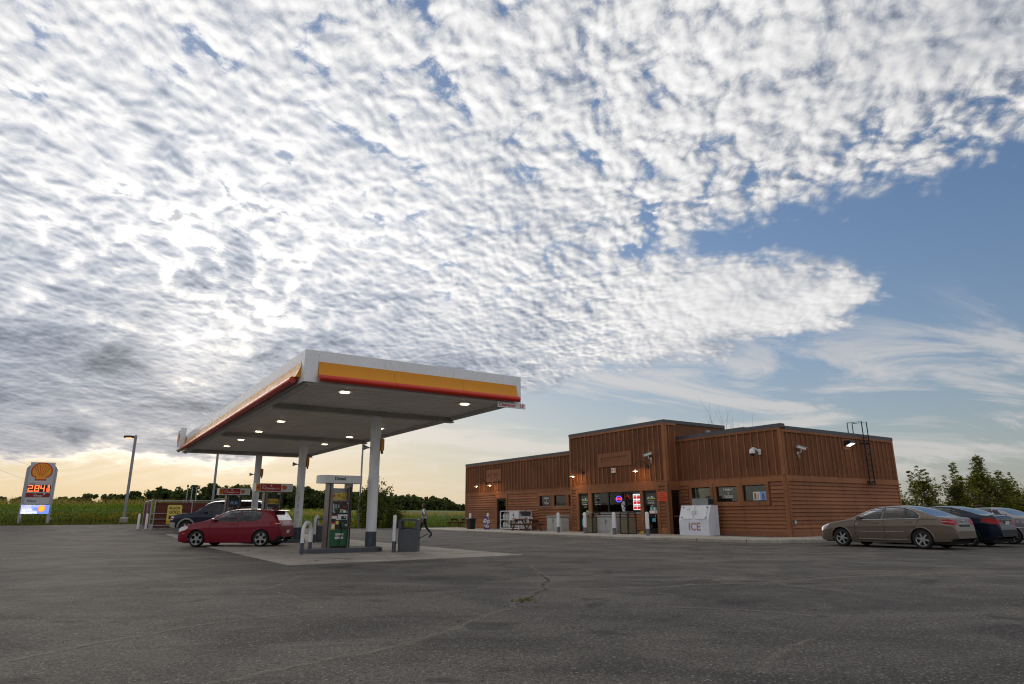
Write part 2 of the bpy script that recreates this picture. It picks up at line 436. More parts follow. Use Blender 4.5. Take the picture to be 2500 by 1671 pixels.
M_ASPH = asphalt_mat(); M_CONC = concrete_mat(); M_WALK = concrete_mat('sidewalk_concrete', (0.29, 0.26, 0.22), (0.43, 0.395, 0.34), 0.28); M_SOIL = soil_mat()
def rng(*segs):
    out = []
    for a, b, n in segs: out += [a + (b - a) * i / n for i in range(n)]
    return out + [segs[-1][1]]
structure(terrain_mesh('ground', rng((-1500, -60, 8), (-60, 60, 40), (60, 1500, 8)), rng((-800, -60, 5), (-60, 54, 38), (54, 64, 20), (64, 300, 30), (300, 2500, 16)), zterr, M_SOIL))
# the lot: asphalt from the camera to the field edge
LOT_EDGE = [(-70, 55.0), (-8, 55.0), (3.0, 56.6), (3.6, 49.2), (11.5, 49.2), (12.5, 55.5), (25.0, 54.0), (30, 50.0), (60, 50.0)]
lot = structure(terrain_mesh('parking_lot', rng((-70, -10, 20), (-10, 24, 34), (24, 75, 20)), rng((-45, 10, 20), (10, 55.0, 45)), lambda s, t: zg(s, t) + (0.0 if t < 54.9 else -0.06), M_ASPH))
# sand-filled cracks
def crack_mat():
    m = bpy.data.materials.new('crack_sand'); m.use_nodes = True; t = m.node_tree; b = t.nodes['Principled BSDF']
    u, v, _ = sep(objco(t, 'UV')); co = objco(t)
    e = 1.0 - ((v - 0.5) * 2.0).m('ABSOLUTE')
    n = noi(co, 5.0, 5, 0.7); n2 = noi(co, 60.0, 3, 0.6)
    core = ((v + (noi(co, 3.0, 4, 0.6) - 0.5) * 0.5 - 0.5) * 2.0).m('ABSOLUTE')
    dark = (1.0 - core.ss(0.05, 0.16)) * n.ss(0.42, 0.55)
    al = (e.pw(1.4) * n.ss(0.30, 0.62) * (0.45 + n2 * 0.7)).mx(dark * 0.9)
    col = mixc(dark, scol(mixc(n2, (0.24, 0.21, 0.175), (0.37, 0.325, 0.27)), 0.9), (0.014, 0.014, 0.013))
    t.links.new(col.k, b.inputs['Base Color']); t.links.new((al * 1.0).clamp().k, b.inputs['Alpha']); b.inputs['Roughness'].default_value = 0.95
    return m
M_CRK = crack_mat()
CRACKS = [
 (0.16, [(-2.6, 4.6), (-2.24, 5.25), (-2.08, 5.38), (-1.96, 5.63), (-1.72, 5.85), (-1.51, 6.19), (-1.28, 6.35), (-0.97, 6.88), (-0.68, 7.49), (-0.44, 8.22), (-0.28, 8.65), (-0.02, 9.23), (0.14, 9.89), (0.44, 11.11), (0.58, 11.41), (0.47, 11.93), (0.68, 12.88), (0.57, 14.16), (0.4, 16.67)]),
 (0.34, [(0.02, 9.5), (0.14, 9.89), (0.44, 11.11), (0.58, 11.41), (0.47, 11.93), (0.68, 12.88), (0.57, 14.16)]),
 (0.20, [(-9.46, 16.17), (-8.78, 15.52), (-7.8, 14.39), (-6.75, 13.18), (-6.0, 12.66), (-5.53, 12.53)]),
 (0.16, [(-4.34, 13.89), (-4.19, 12.67), (-4.14, 11.75), (-4.28, 11.43), (-4.49, 11.5)]),
 (0.14, [(-3.96, 11.26), (-3.44, 10.66), (-2.86, 9.75), (-2.49, 9.2), (-2.66, 8.9), (-3.16, 8.38), (-3.5, 7.98), (-3.7, 7.63), (-3.84, 7.24), (-4.08, 6.83), (-4.2, 6.42), (-4.31, 6.06)]),
 (0.14, [(-7.97, 10.95), (-6.91, 10.91), (-5.33, 10.72)]),
 (0.30, [(0.44, 11.11), (0.88, 11.31), (1.96, 11.53), (2.52, 11.61), (3.11, 12.01), (3.84, 12.16), (4.68, 12.32), (5.34, 12.77), (6.64, 13.41), (7.87, 13.54), (8.9, 14.14), (10.49, 14.06)]),
 (0.16, [(2.08, 9.23), (2.56, 9.09), (3.0, 8.88), (3.34, 8.68), (3.64, 8.32)]),
 (0.12, [(1.91, 5.49), (2.09, 5.78), (2.26, 6.11), (2.44, 6.39), (2.73, 6.69), (2.98, 6.97)]),
 (0.18, [(4.6, 12.13), (4.87, 11.59), (5.38, 10.93)]),
 (0.30, [(-24.0, 27.0), (-26.0, 33.0), (-27.5, 38.0)]),
 (0.7, [(7.5, 21.2), (9.0, 22.0), (10.4, 22.4)]),
]
for wd, pl in CRACKS:
    pts = []
    for a, b in zip(pl, pl[1:]):
        for k in range(5): pts.append((a[0] + (b[0] - a[0]) * k / 5 + rnd.gauss(0, 0.018), a[1] + (b[1] - a[1]) * k / 5 + rnd.gauss(0, 0.018)))
    pts.append(pl[-1]); mb = MB(); vs = []; uv = []
    for i, p in enumerate(pts):
        q0, q1 = pts[max(0, i - 1)], pts[min(len(pts) - 1, i + 1)]
        d = Vector((q1[0] - q0[0], q1[1] - q0[1])).normalized(); nn = Vector((-d.y, d.x)) * wd * 0.5
        z = zg(*ST(*p)) + 0.004
        vs += [(p[0] - nn.x, p[1] - nn.y, z), (p[0] + nn.x, p[1] + nn.y, z)]
    fs = [(2 * i, 2 * i + 2, 2 * i + 3, 2 * i + 1) for i in range(len(pts) - 1)]
    mb.add(vs, fs); o = mb.build('crack', M_CRK, lot, fix=False)
    ul = o.data.uv_layers.new(); 
    for pg in o.data.polygons:
        for li in pg.loop_indices:
            vi = o.data.loops[li].vertex_index; ul.data[li].uv = (vi // 2 * 0.2, vi % 2)
# concrete pad under the canopy: slabs with open joints
pad = bpy.data.objects.new('forecourt_pad', None); COL.objects.link(pad); structure(pad); pad.location = W(4.6, 17.1); pad.rotation_euler = (0, 0, A0)
sl_s = [0, 2.35, 4.7, 7.05]; sl_t = [0, 4.4, 8.8, 13.2, 17.6, 22.0, 26.6]
for i in range(3):
    for j in range(6):
        z0 = max(zg(4.6 + sl_s[i], 17.1 + sl_t[j]), zg(4.6 + sl_s[i + 1], 17.1 + sl_t[j + 1]))
        q = 0.012 + rnd.uniform(0, 0.003)
        mb = MB(); x0, x1, y0, y1 = sl_s[i] + 0.008, sl_s[i + 1] - 0.008, sl_t[j] + 0.008, sl_t[j + 1] - 0.008
        zz = lambda a, b: zg(4.6 + a, 17.1 + b) + q
        top = [(x0, y0, zz(x0, y0)), (x1, y0, zz(x1, y0)), (x1, y1, zz(x1, y1)), (x0, y1, zz(x0, y1))]
        mb.loft([[(p[0], p[1], p[2] - 0.10) for p in top], top]); mb.build('slab', M_CONC, pad)
# sidewalk with kerb round the shop
KERB = [(23.2, 50.4), (23.1, 46), (23.05, 42), (23.0, 38), (22.9, 34), (22.65, 30), (22.65, 26.5), (22.9, 23.5), (23.5, 20.8), (24.1, 18.6), (24.7, 17.5), (25.8, 16.95), (28, 16.8), (31, 16.8), (34, 16.8), (37.4, 16.8)]
INNER = [(27.5, 50.4), (27.5, 46), (27.5, 42), (27.5, 38), (27.5, 34), (26.55, 30), (26.55, 26.5), (26.55, 25.24 - .0), (27.5, 22.0), (27.5, 20.4), (27.5, 18.76), (27.9, 18.74), (29.2, 18.74), (31, 18.74), (34, 18.74), (37.4, 18.74)]
walk = bpy.data.objects.new('sidewalk', None); COL.objects.link(walk); structure(walk); walk.location = W(23.2, 33); walk.rotation_euler = (0, 0, A0)
def kz(t): return 0.15
for i in range(len(KERB) - 1):
    a, b = KERB[i], KERB[i + 1]; ia, ib = INNER[i], INNER[i + 1]
    e = 0.012
    def lp(p, q, f): return (p[0] + (q[0] - p[0]) * f, p[1] + (q[1] - p[1]) * f)
    L = math.hypot(b[0] - a[0], b[1] - a[1]); f = e / max(L, 0.1)
    a2, b2 = lp(a, b, f), lp(a, b, 1 - f); ia2, ib2 = lp(ia, ib, f), lp(ia, ib, 1 - f)
    k0, k1 = lp(a2, ia2, 0.035), lp(b2, ib2, 0.035)
    mb = MB((23.2, 33, 0))
    top = [(*k0, 0.150), (*k1, 0.150), (*ib2, 0.152), (*ia2, 0.152)]
    mb.loft([[(p[0], p[1], -0.1) for p in top], top]); mb.build('slab', M_WALK, walk)
    mb = MB((23.2, 33, 0)); g0, g1 = lp(a2, ia2, 0.032), lp(b2, ib2, 0.032); c0, c1 = lp(a2, ia2, 0.008), lp(b2, ib2, 0.008)
    mb.loft([[(*a2, -0.05), (*b2, -0.05), (*g1, -0.05), (*g0, -0.05)], [(*a2, 0.11), (*b2, 0.11), (*g1, 0.11), (*g0, 0.11)], [(*c0, 0.146), (*c1, 0.146), (*g1, 0.147), (*g0, 0.147)]]); mb.build('kerb_stone', M_WALK, walk)
# ------------------------------------------------------------------ the shop
def wood_mat(name, c0, c1, along='z'):
    m, t, b = newmat(name); co = objco(t, 'Object')
    gi = t.nodes.new('ShaderNodeObjectInfo'); rn = X(t, gi.outputs['Random'])
    geo = t.nodes.new('ShaderNodeNewGeometry'); P = X(t, geo.outputs['Position'])
    st = {'z': (9.0, 9.0, 0.7), 'y': (2.0, 2.0, 30.0)}[along]
    g = noi(vmul(P, st), 3.0, 6, 0.65, 0.4); big = noi(P, 0.6, 4, 0.6); fine = noi(P, 45.0, 3, 0.7)
    col = scol(mixc((g * 0.6 + big * 0.4).ss(0.32, 0.68), c0, c1), rn.lin(0, 1, 0.80, 1.14))
    px, py, pz = sep(P)
    col = scol(col, fine.lin(0.3, 0.7, 0.86, 1.12))
    st2 = noi(vmul(P, (3.0, 3.0, 0.25)), 1.6, 5, 0.7).ss(0.50, 0.76) * 0.45
    col = mixc(st2, col, (0.05, 0.022, 0.012))
    dust = (1.0 - pz.ss(0.15, 0.75)) * noi(P, 5.0, 4, 0.65).ss(0.35, 0.7) * 0.35
    col = mixc(dust, col, (0.13, 0.10, 0.075))
    t.links.new(col.k, b.inputs['Base Color']); b.inputs['Roughness'].default_value = 0.72
    b.inputs['Specular IOR Level'].default_value = 0.3
    bump(t, b, g * 0.6 + fine * 0.5, 0.35, 0.006); return m
M_PLY = wood_mat('stained_shaded_plywood', (0.121, 0.046, 0.019), (0.226, 0.088, 0.038), 'z')  # brown stain, darkened to paint in the shadow lines beside the battens
M_BAT = wood_mat('stained_batten', (0.205, 0.080, 0.035), (0.363, 0.144, 0.066), 'z')
M_SID = wood_mat('stained_siding', (0.196, 0.078, 0.035), (0.351, 0.141, 0.064), 'y')
M_TRM = wood_mat('stained_trim', (0.218, 0.086, 0.037), (0.374, 0.152, 0.067), 'y')
M_CAP = pm('coping_metal', (0.085, 0.085, 0.095), 0.45, 0.3, 0.2, 2.0)
M_FRM = pm('dark_frame', (0.02, 0.019, 0.018), 0.4, 0.2, 0.2, 4.0)
M_GLS = glassm('shop_glass', (0.62, 0.63, 0.60))
M_INT = pm('interior_wall', (0.20, 0.18, 0.115), 0.8, 0, 0.2, 1.0)
M_INF = pm('interior_floor', (0.12, 0.11, 0.10), 0.6)
M_ROOF = pm('roof_membrane', (0.10, 0.10, 0.11), 0.9)
M_WHT = pm('white_paint', (0.72, 0.72, 0.74), 0.45, 0, 0.1, 3.0, grime=0.12)
M_BLK = pm('black_plastic', (0.016, 0.016, 0.017), 0.5, 0, 0.3, 6.0)
M_GRYM = pm('grey_metal', (0.30, 0.31, 0.33), 0.45, 0.6, 0.2, 3.0)
BS, BT = 27.51, 18.739; BO = (BS, BT, 0.15)
SE, TE0, TE1 = 26.551, 25.24, 33.60; TL = 49.10; SR = 37.55
Z0 = 0.15; ZB0, ZB1 = 2.665, 2.925; ZC0, ZC1 = 5.17, 5.35; ZE0, ZE1 = 6.07, 6.25
shop = thing('shop_building', 'long brown board-and-batten shop with raised entrance block and grey coping', 'building', BS, BT, Z0)
def part(name, mat, fn, parent=None, smooth=False):
    mb = MB(BO); fn(mb); return mb.build(name, mat, parent or shop, smooth)
TH_W = 0.18
def wall_with_openings(mb, plane, a0, a1, z0, z1, holes, axis):
    """wall slab from boxes round its openings; plane is the outer face, the slab goes inward"""
    cuts = sorted({a0, a1, *[h[0] for h in holes], *[h[1] for h in holes]})
    for c0, c1 in zip(cuts, cuts[1:]):
        hs = sorted([(h[2], h[3]) for h in holes if h[0] <= c0 + 1e-6 and h[1] >= c1 - 1e-6])
        z = z0
        for q0, q1 in hs + [(z1, z1)]:
            if q0 > z + 1e-4:
                if axis == 's': mb.box(plane, plane + TH_W, c0, c1, z, q0)
                else: mb.box(c0, c1, plane, plane + TH_W, z, q0)
            z = max(z, q1)
LW_DOOR = (42.76, 44.07, Z0, 2.40); LW_W = [(37.04, 38.35, 1.73, 2.46), (35.36, 36.67, 1.73, 2.46), (33.75, 35.02, 1.73, 2.46)]
RW_W = [(23.15, 24.41, 1.77, 2.54), (21.48, 22.78, 1.77, 2.54), (19.83, 21.14, 1.77, 2.54)]
E_DL, E_DR, E_WIN = (31.82, 32.79, Z0, 2.45), (26.05, 27.10, Z0, 2.45), (27.32, 31.52, 1.30, 2.45)
R_DOOR = (26.74, 27.42, Z0, 2.45)
wl = part('front_wall_left', M_PLY, lambda m: wall_with_openings(m, BS, TE1 - 0.3, TL, Z0, ZC0, [LW_DOOR] + LW_W, 's'))
wr = part('front_wall_right', M_PLY, lambda m: wall_with_openings(m, BS, BT, TE0 + 0.3, Z0, ZC0, RW_W, 's'))
we = part('entrance_wall', M_PLY, lambda m: (wall_with_openings(m, SE, TE0, TE1, Z0, ZE0, [E_DL, E_DR, E_WIN], 's'), m.box(SE + TH_W, BS + 4.0, TE1 - TH_W, TE1, 2.95, ZE0), m.box(SE + TH_W, BS + 0.0, TE1 - TH_W, TE1, Z0, 2.95), m.box(BS + 4.0, BS + 4.15, TE0, TE1, 5.0, ZE0)))
wt = part('entrance_return_wall', M_PLY, lambda m: (wall_with_openings(m, TE0, SE + TH_W, BS, Z0, ZE0, [(R_DOOR[0], R_DOOR[1], Z0, 2.45)], 't'), m.box(BS + 0.001, BS + 4.0, TE0, TE0 + TH_W, 5.0, ZE0)))
ws = part('side_wall', M_PLY, lambda m: m.box(BS + TH_W, SR, BT, BT + TH_W, Z0, ZC0))
part('rear_wall', M_PLY, lambda m: (m.box(SR - TH_W, SR, BT + TH_W, TL, Z0, ZC0), m.box(BS + TH_W, SR - TH_W, TL - TH_W, TL, Z0, ZC0)))
part('roof', M_ROOF, lambda m: m.box(BS + TH_W, SR - TH_W, BT + TH_W, TL - TH_W, 4.8, 4.95))
part('roof_of_entrance', M_ROOF, lambda m: m.box(SE + TH_W, BS + 4.0, TE0 + TH_W, TE1 - TH_W, 5.75, 5.85))
part('floor', M_INF, lambda m: m.box(SE + 0.02, SR - TH_W, BT + TH_W, TL - TH_W, 0.10, 0.156))
part('interior_partition', M_INT, lambda m: (m.box(BS + 3.6, BS + 3.7, BT + 0.2, TL - 0.2, Z0, 4.8), m.box(BS + 0.2, BS + 3.6, BT + 0.2, TL - 0.2, 2.9, 3.0), m.box(BS + .2, BS + 3.6, 25.0, 25.1, Z0, 2.9), m.box(BS + .2, BS + 3.6, 34.0, 34.1, Z0, 2.9)))
# coping
def coping(m, x0, x1, y0, y1, z0, z1): m.box(x0, x1, y0, y1, z0, z1)
o_ = 0.055
part('coping', M_CAP, lambda m: m.box(BS - o_, BS + 0.30, TE1, TL + o_, ZC0, ZC1))
part('coping', M_CAP, lambda m: m.box(BS - o_, BS + 0.30, BT - o_, TE0, ZC0, ZC1))
part('coping', M_CAP, lambda m: m.box(BS + 0.30, SR + o_, BT - o_, BT + 0.30, ZC0 - 0.10, ZC1 - 0.10))
part('coping', M_CAP, lambda m: m.box(SE - o_, SE + 0.30, TE0 - o_, TE1 + o_, ZE0, ZE1))
part('coping', M_CAP, lambda m: m.box(SE + 0.30, BS + 4.1, TE0 - o_, TE0 + 0.25, ZE0, ZE1))
part('coping', M_CAP, lambda m: m.box(SE + 0.30, BS + 4.1, TE1 - 0.25, TE1 + o_, ZE0, ZE1))
# battens: shared mesh, each its own piece
def unit(fn, name, mat):
    mb = MB(); fn(mb); o = mb.build(name, mat, None, link=False); me = o.data; bpy.data.objects.remove(o); return me
ME_BAT = unit(lambda m: m.prism([(-0.028, 0), (-0.026, -0.048), (0.026, -0.048), (0.028, 0)], 0, 1, 'z'), 'batten', M_BAT)   # face at -y
def battens_s(wall, plane, t0, t1, z0, z1, skip=()):
    n = max(1, round((t1 - t0) / 0.406))
    for i in range(n + 1):
        t = t0 + (t1 - t0) * i / n
        segs = [(z0, z1)]
        for a, b, c, d in skip:
            if a < t < b: segs = [(z0, c), (d, z1)]
        for q0, q1 in segs:
            inst('batten', ME_BAT, wall, (plane - BS, t - BT, q0 - Z0), (0, 0, R(-90)), (1, 1, q1 - q0))
def battens_t(wall, plane, s0, s1, z0, z1, skip=()):
    n = max(1, round((s1 - s0) / 0.406))
    for i in range(n + 1):
        s = s0 + (s1 - s0) * i / n
        segs = [(z0, z1)]
        for a, b, c, d in skip:
            if a < s < b: segs = [(z0, c), (d, z1)]
        for q0, q1 in segs:
            inst('batten', ME_BAT, wall, (s - BS, plane - BT, q0 - Z0), (0, 0, 0), (1, 1, q1 - q0))
ZF = 0.11                                               # frieze board under the coping
PLQ_E = (27.86, 30.83, 3.95, 4.76); PLQ_L = (43.5, 45.7, 3.72, 4.66)
battens_s(wl, BS, TE1 + 0.30, TL - 0.32, ZB1, ZC0 - ZF, [PLQ_L])
battens_s(wr, BS, BT + 0.42, TE0 - 0.30, ZB1, ZC0 - ZF)
battens_s(we, SE, TE0 + 0.42, TE1 - 0.40, ZB1, ZE0 - ZF, [PLQ_E])
battens_t(wt, TE0, SE + 0.30, BS - 0.22, ZB1, ZE0 - ZF)
battens_t(ws, BT, BS + 0.36, SR - 0.30, ZB1, ZC0 - 0.10 - ZF, [(32.55, 33.35, 4.40, 5.0)])
# lap siding: each board a piece
ME_SID = unit(lambda m: m.prism([(0.0, 0.002), (-0.050, 0.002), (-0.052, 0.02), (-0.006, 0.186), (0.0, 0.186)], 0, 1, 'y'), 'siding_board', M_SID)   # face at -x, length along y
ROW = 0.1795
def siding_s(wall, plane, t0, t1, z0, z1):
    n = max(1, round((z1 - z0) / ROW)); h = (z1 - z0) / n
    for i in range(n): inst('siding_board', ME_SID, wall, (plane - BS, t0 - BT, z0 + i * h - Z0), (0, 0, 0), (1 + rnd.uniform(-.06, .06), t1 - t0, h / 0.186))
def siding_t(wall, plane, s0, s1, z0, z1):
    n = max(1, round((z1 - z0) / ROW)); h = (z1 - z0) / n
    for i in range(n): inst('siding_board', ME_SID, wall, (s0 - BS, plane - BT, z0 + i * h - Z0), (0, 0, R(90)), (1 + rnd.uniform(-.06, .06), -(s1 - s0), h / 0.186))
def siding_t(wall, plane, s0, s1, z0, z1):
    n = max(1, round((z1 - z0) / ROW)); h = (z1 - z0) / n
    for i in range(n): inst('siding_board', ME_SID, wall, (s1 - BS, plane - BT, z0 + i * h - Z0), (0, 0, R(90)), (1 + rnd.uniform(-.06, .06), s1 - s0, h / 0.186))
ZS = 0.36
siding_s(wl, BS, 44.30, TL - 0.14, ZS, ZB0); siding_s(wl, BS, 38.60, 42.52, ZS, ZB0); siding_s(wl, BS, TE1, 38.60, ZS, 1.50)
siding_s(wr, BS, BT + 0.14, TE0, ZS, 1.56); siding_s(wr, BS, BT + 0.14, 19.56, 1.56, ZB0); siding_s(wr, BS, 24.66, TE0, 1.56, ZB0)
siding_s(we, SE, 33.02, 33.44, ZS, ZB0); siding_s(we, SE, 25.42, 25.82, ZS, ZB0); siding_s(we, SE, 27.32, 31.52, Z0, 1.20)
siding_t(ws, BT, BS + 0.14, SR - 0.14, ZS, ZB0)
siding_t(wt, TE0, SE + 0.03, 26.62, ZS, ZB0)
# trim boards
def tr_s(wall, plane, t0, t1, z0, z1, d=0.045): part('trim_board', M_TRM, lambda m: m.box(plane - d - 0.014, plane, t0, t1, z0, z1), wall)
def tr_t(wall, plane, s0, s1, z0, z1, d=0.045): part('trim_board', M_TRM, lambda m: m.box(s0, s1, plane - d - 0.014, plane, z0, z1), wall)
for wall, pl, t0, t1, top in ((wl, BS, TE1, TL, ZC0), (wr, BS, BT, TE0 - 0.0, ZC0), (we, SE, TE0 - 0.05, TE1, ZE0)):
    tr_s(wall, pl, t0, t1, ZB0, ZB1, 0.050); tr_s(wall, pl, t0 + 0.001, t1 - 0.001, top - ZF, top, 0.047); tr_s(wall, pl, t0 + 0.002, t1 - 0.002, ZB1, ZB1 + 0.03, 0.062)
tr_t(ws, BT, BS + 0.001, SR, ZB0, ZB1, 0.050); tr_t(ws, BT, BS + 0.001, SR, ZC0 - 0.1 - ZF, ZC0 - 0.1, 0.047)
tr_t(wt, TE0, SE, BS - 0.05, ZB0, ZB1, 0.050); tr_t(wt, TE0, SE, BS - 0.05, ZE0 - ZF, ZE0, 0.047)
for wall, pl, t0, t1, top in ((wl, BS, TL - 0.14, TL, ZC0 - ZF), (wr, BS, BT - 0.04, BT + 0.14, ZC0 - ZF), (we, SE, TE0 - 0.045, TE0 + 0.16, ZE0 - ZF), (we, SE, TE1 - 0.15, TE1, ZE0 - ZF)):
    tr_s(wall, pl, t0, t1, Z0, ZB0, 0.048); tr_s(wall, pl, t0, t1, ZB1 + 0.03, top, 0.048)
for s0, s1, top in ((BS, BS + 0.14, ZC0 - 0.1 - ZF), (SR - 0.14, SR, ZC0 - 0.1 - ZF)):
    tr_t(ws, BT, s0, s1, Z0, ZB0, 0.046); tr_t(ws, BT, s0, s1, ZB1, top, 0.046)
tr_t(wt, TE0, SE, SE + 0.14, ZB1, ZE0 - ZF, 0.044)
for wall, pl, t0, t1 in ((wl, BS, 44.25, TL - 0.14), (wl, BS, TE1, 42.57), (wr, BS, BT + 0.14, TE0), (we, SE, 33.02, 33.44), (we, SE, 25.40, 25.84)): tr_s(wall, pl, t0, t1, Z0, ZS, 0.038)
tr_t(ws, BT, BS + 0.14, SR - 0.14, Z0, ZS, 0.038)
# openings: casing, then frame and pane
def casing_s(wall, plane, h, w=0.17, bottom=True):
    t0, t1, z0, z1 = h
    tr_s(wall, plane, t0 - w, t0, z0, z1, 0.052); tr_s(wall, plane, t1, t1 + w, z0, z1, 0.052)
    tr_s(wall, plane, t0 - w, t1 + w, z1, ZB0, 0.054)
    if bottom: tr_s(wall, plane, t0 - w, t1 + w, z0 - 0.21, z0, 0.054)
casing_s(wl, BS, LW_DOOR, 0.19, False)
for h in LW_W: casing_s(wl, BS, h, 0.165)
tr_s(wl, BS, 38.51, 38.62, 1.50, ZB0, 0.049)
for h in RW_W: casing_s(wr, BS, h, 0.165)
def window(h, plane, name='window', mull=(), low=0.04, tint=M_GLS):
    t0, t1, z0, z1 = h
    w = part(name, M_FRM, lambda m: (m.box(plane + 0.01, plane + 0.10, t0, t0 + 0.04, z0, z1), m.box(plane + 0.01, plane + 0.10, t1 - 0.04, t1, z0, z1), m.box(plane + 0.01, plane + 0.10, t0 + 0.04, t1 - 0.04, z1 - 0.04, z1), m.box(plane + 0.01, plane + 0.10, t0 + 0.04, t1 - 0.04, z0, z0 + low), *[m.box(plane + 0.012, plane + 0.098, q - 0.045, q + 0.045, z0 + low, z1 - 0.04) for q in mull]))
    xs = [t0 + 0.04] + [q for q in mull] + [t1 - 0.04]
    for i in range(len(xs) - 1):
        a = xs[i] + (0.045 if i else 0); b = xs[i + 1] - (0.045 if i < len(xs) - 2 else 0)
        part('pane', tint, lambda m: m.box(plane + 0.05, plane + 0.056, a, b, z0 + low, z1 - 0.04), w)
    return w
WL = [window(h, BS) for h in LW_W]; WR = [window(h, BS) for h in RW_W]
for h in LW_W[:2]: part('sill', M_GRYM, lambda m: m.box(BS - 0.01, BS + 0.012, h[0] + 0.02, h[1] - 0.02, h[2], h[2] + 0.035), WL[0])
for q0, q1 in ((33.0, 32.79), (31.82, 31.52), (27.32, 27.10), (26.05, 25.83)): tr_s(we, SE, min(q0, q1), max(q0, q1), Z0, 2.45, 0.052)
tr_s(we, SE, 25.83, 33.0, 2.45, ZB0, 0.054)
part('counter_ledge', M_GRYM, lambda m: m.box(SE - 0.07, SE + 0.02, 27.33, 31.51, 1.20, 1.29), we)
WE = window(E_WIN, SE, mull=(30.05, 28.62))
def door(h, plane, glass_low=0.30):
    t0, t1, z0, z1 = h; p = plane + 0.03
    d = part('door', M_FRM, lambda m: (m.box(p, p + 0.05, t0 + 0.01, t0 + 0.13, z0, z1 - 0.02), m.box(p, p + 0.05, t1 - 0.13, t1 - 0.01, z0, z1 - 0.02), m.box(p, p + 0.05, t0 + 0.13, t1 - 0.13, z1 - 0.15, z1 - 0.02), m.box(p, p + 0.05, t0 + 0.13, t1 - 0.13, z0, z0 + glass_low), m.box(p + 0.002, p + 0.048, t0 + 0.13, t1 - 0.13, 1.05, 1.16)))
    part('pane', M_GLS, lambda m: m.box(p + 0.02, p + 0.026, t0 + 0.13, t1 - 0.13, z0 + glass_low, 1.05), d)
    part('pane', M_GLS, lambda m: m.box(p + 0.02, p + 0.026, t0 + 0.13, t1 - 0.13, 1.16, z1 - 0.15), d)
    part('handle', M_GRYM, lambda m: (m.tube([(p - 0.06, t0 + 0.17, 1.0), (p - 0.06, t0 + 0.17, 1.35)], 0.014), m.box(p - 0.06, p, t0 + 0.16, t0 + 0.18, 1.02, 1.04), m.box(p - 0.06, p, t0 + 0.16, t0 + 0.18, 1.31, 1.33)), d)
    return d
D_LW = door(LW_DOOR, BS); D_L = door(E_DL, SE); D_R = door(E_DR, SE)
def rdoor():
    p = TE0 + 0.03
    d = part('door', M_FRM, lambda m: (m.box(R_DOOR[0], R_DOOR[0] + .10, p, p + .05, Z0, 2.44), m.box(R_DOOR[1] - .10, R_DOOR[1], p, p + .05, Z0, 2.44), m.box(R_DOOR[0] + .1, R_DOOR[1] - .1, p, p + .05, Z0, 0.45), m.box(R_DOOR[0] + .1, R_DOOR[1] - .1, p, p + .05, 2.3, 2.44)))
    part('pane', M_GLS, lambda m: m.box(R_DOOR[0] + .1, R_DOOR[1] - .1, p + .02, p + .026, .45, 2.3), d)
    part('handle', M_GRYM, lambda m: m.box(R_DOOR[0] + .13, R_DOOR[1] - .13, p - .05, p - .02, 1.05, 1.10), d)
rdoor()
tr_t(wt, TE0, 26.60, R_DOOR[0], Z0, ZB0, 0.05); tr_t(wt, TE0, R_DOOR[0], R_DOOR[1], 2.45, ZB0, 0.05); tr_t(wt, TE0, R_DOOR[1], BS - 0.05, Z0, ZB0, 0.048)
# framed plaques
def plaque(plane, q, recess, wall):
    t0, t1, z0, z1 = q
    p = part('framed_plaque', M_TRM, lambda m: (m.box(plane - 0.03, plane, t0, t1, z0, z1)), wall)
    for a, b, c, d in recess:
        mb = MB(BO); e = 0.03
        mb.box(plane - 0.052, plane - 0.03, t0, a, z0 + .001, z1 - .001) if False else None
    cuts = recess
    zs0 = min(c[2] for c in cuts); zs1 = max(c[3] for c in cuts)
    def fr(m):
        m.box(plane - 0.062, plane - 0.03, t0, t1, z0, zs0); m.box(plane - 0.062, plane - 0.03, t0, t1, zs1, z1)
        xs = [t0] + [v for c in sorted(cuts) for v in (c[0], c[1])] + [t1]
        for i in range(0, len(xs), 2): m.box(plane - 0.062, plane - 0.03, xs[i], xs[i + 1], zs0, zs1)
    part('plaque_frame', M_BAT, fr, wall)
plaque(SE, PLQ_E, [(28.2, 30.5, 4.22, 4.50)], we)
plaque(BS, PLQ_L, [(43.85, 44.45, 4.02, 4.36), (44.75, 45.40, 4.02, 4.36)], wl)
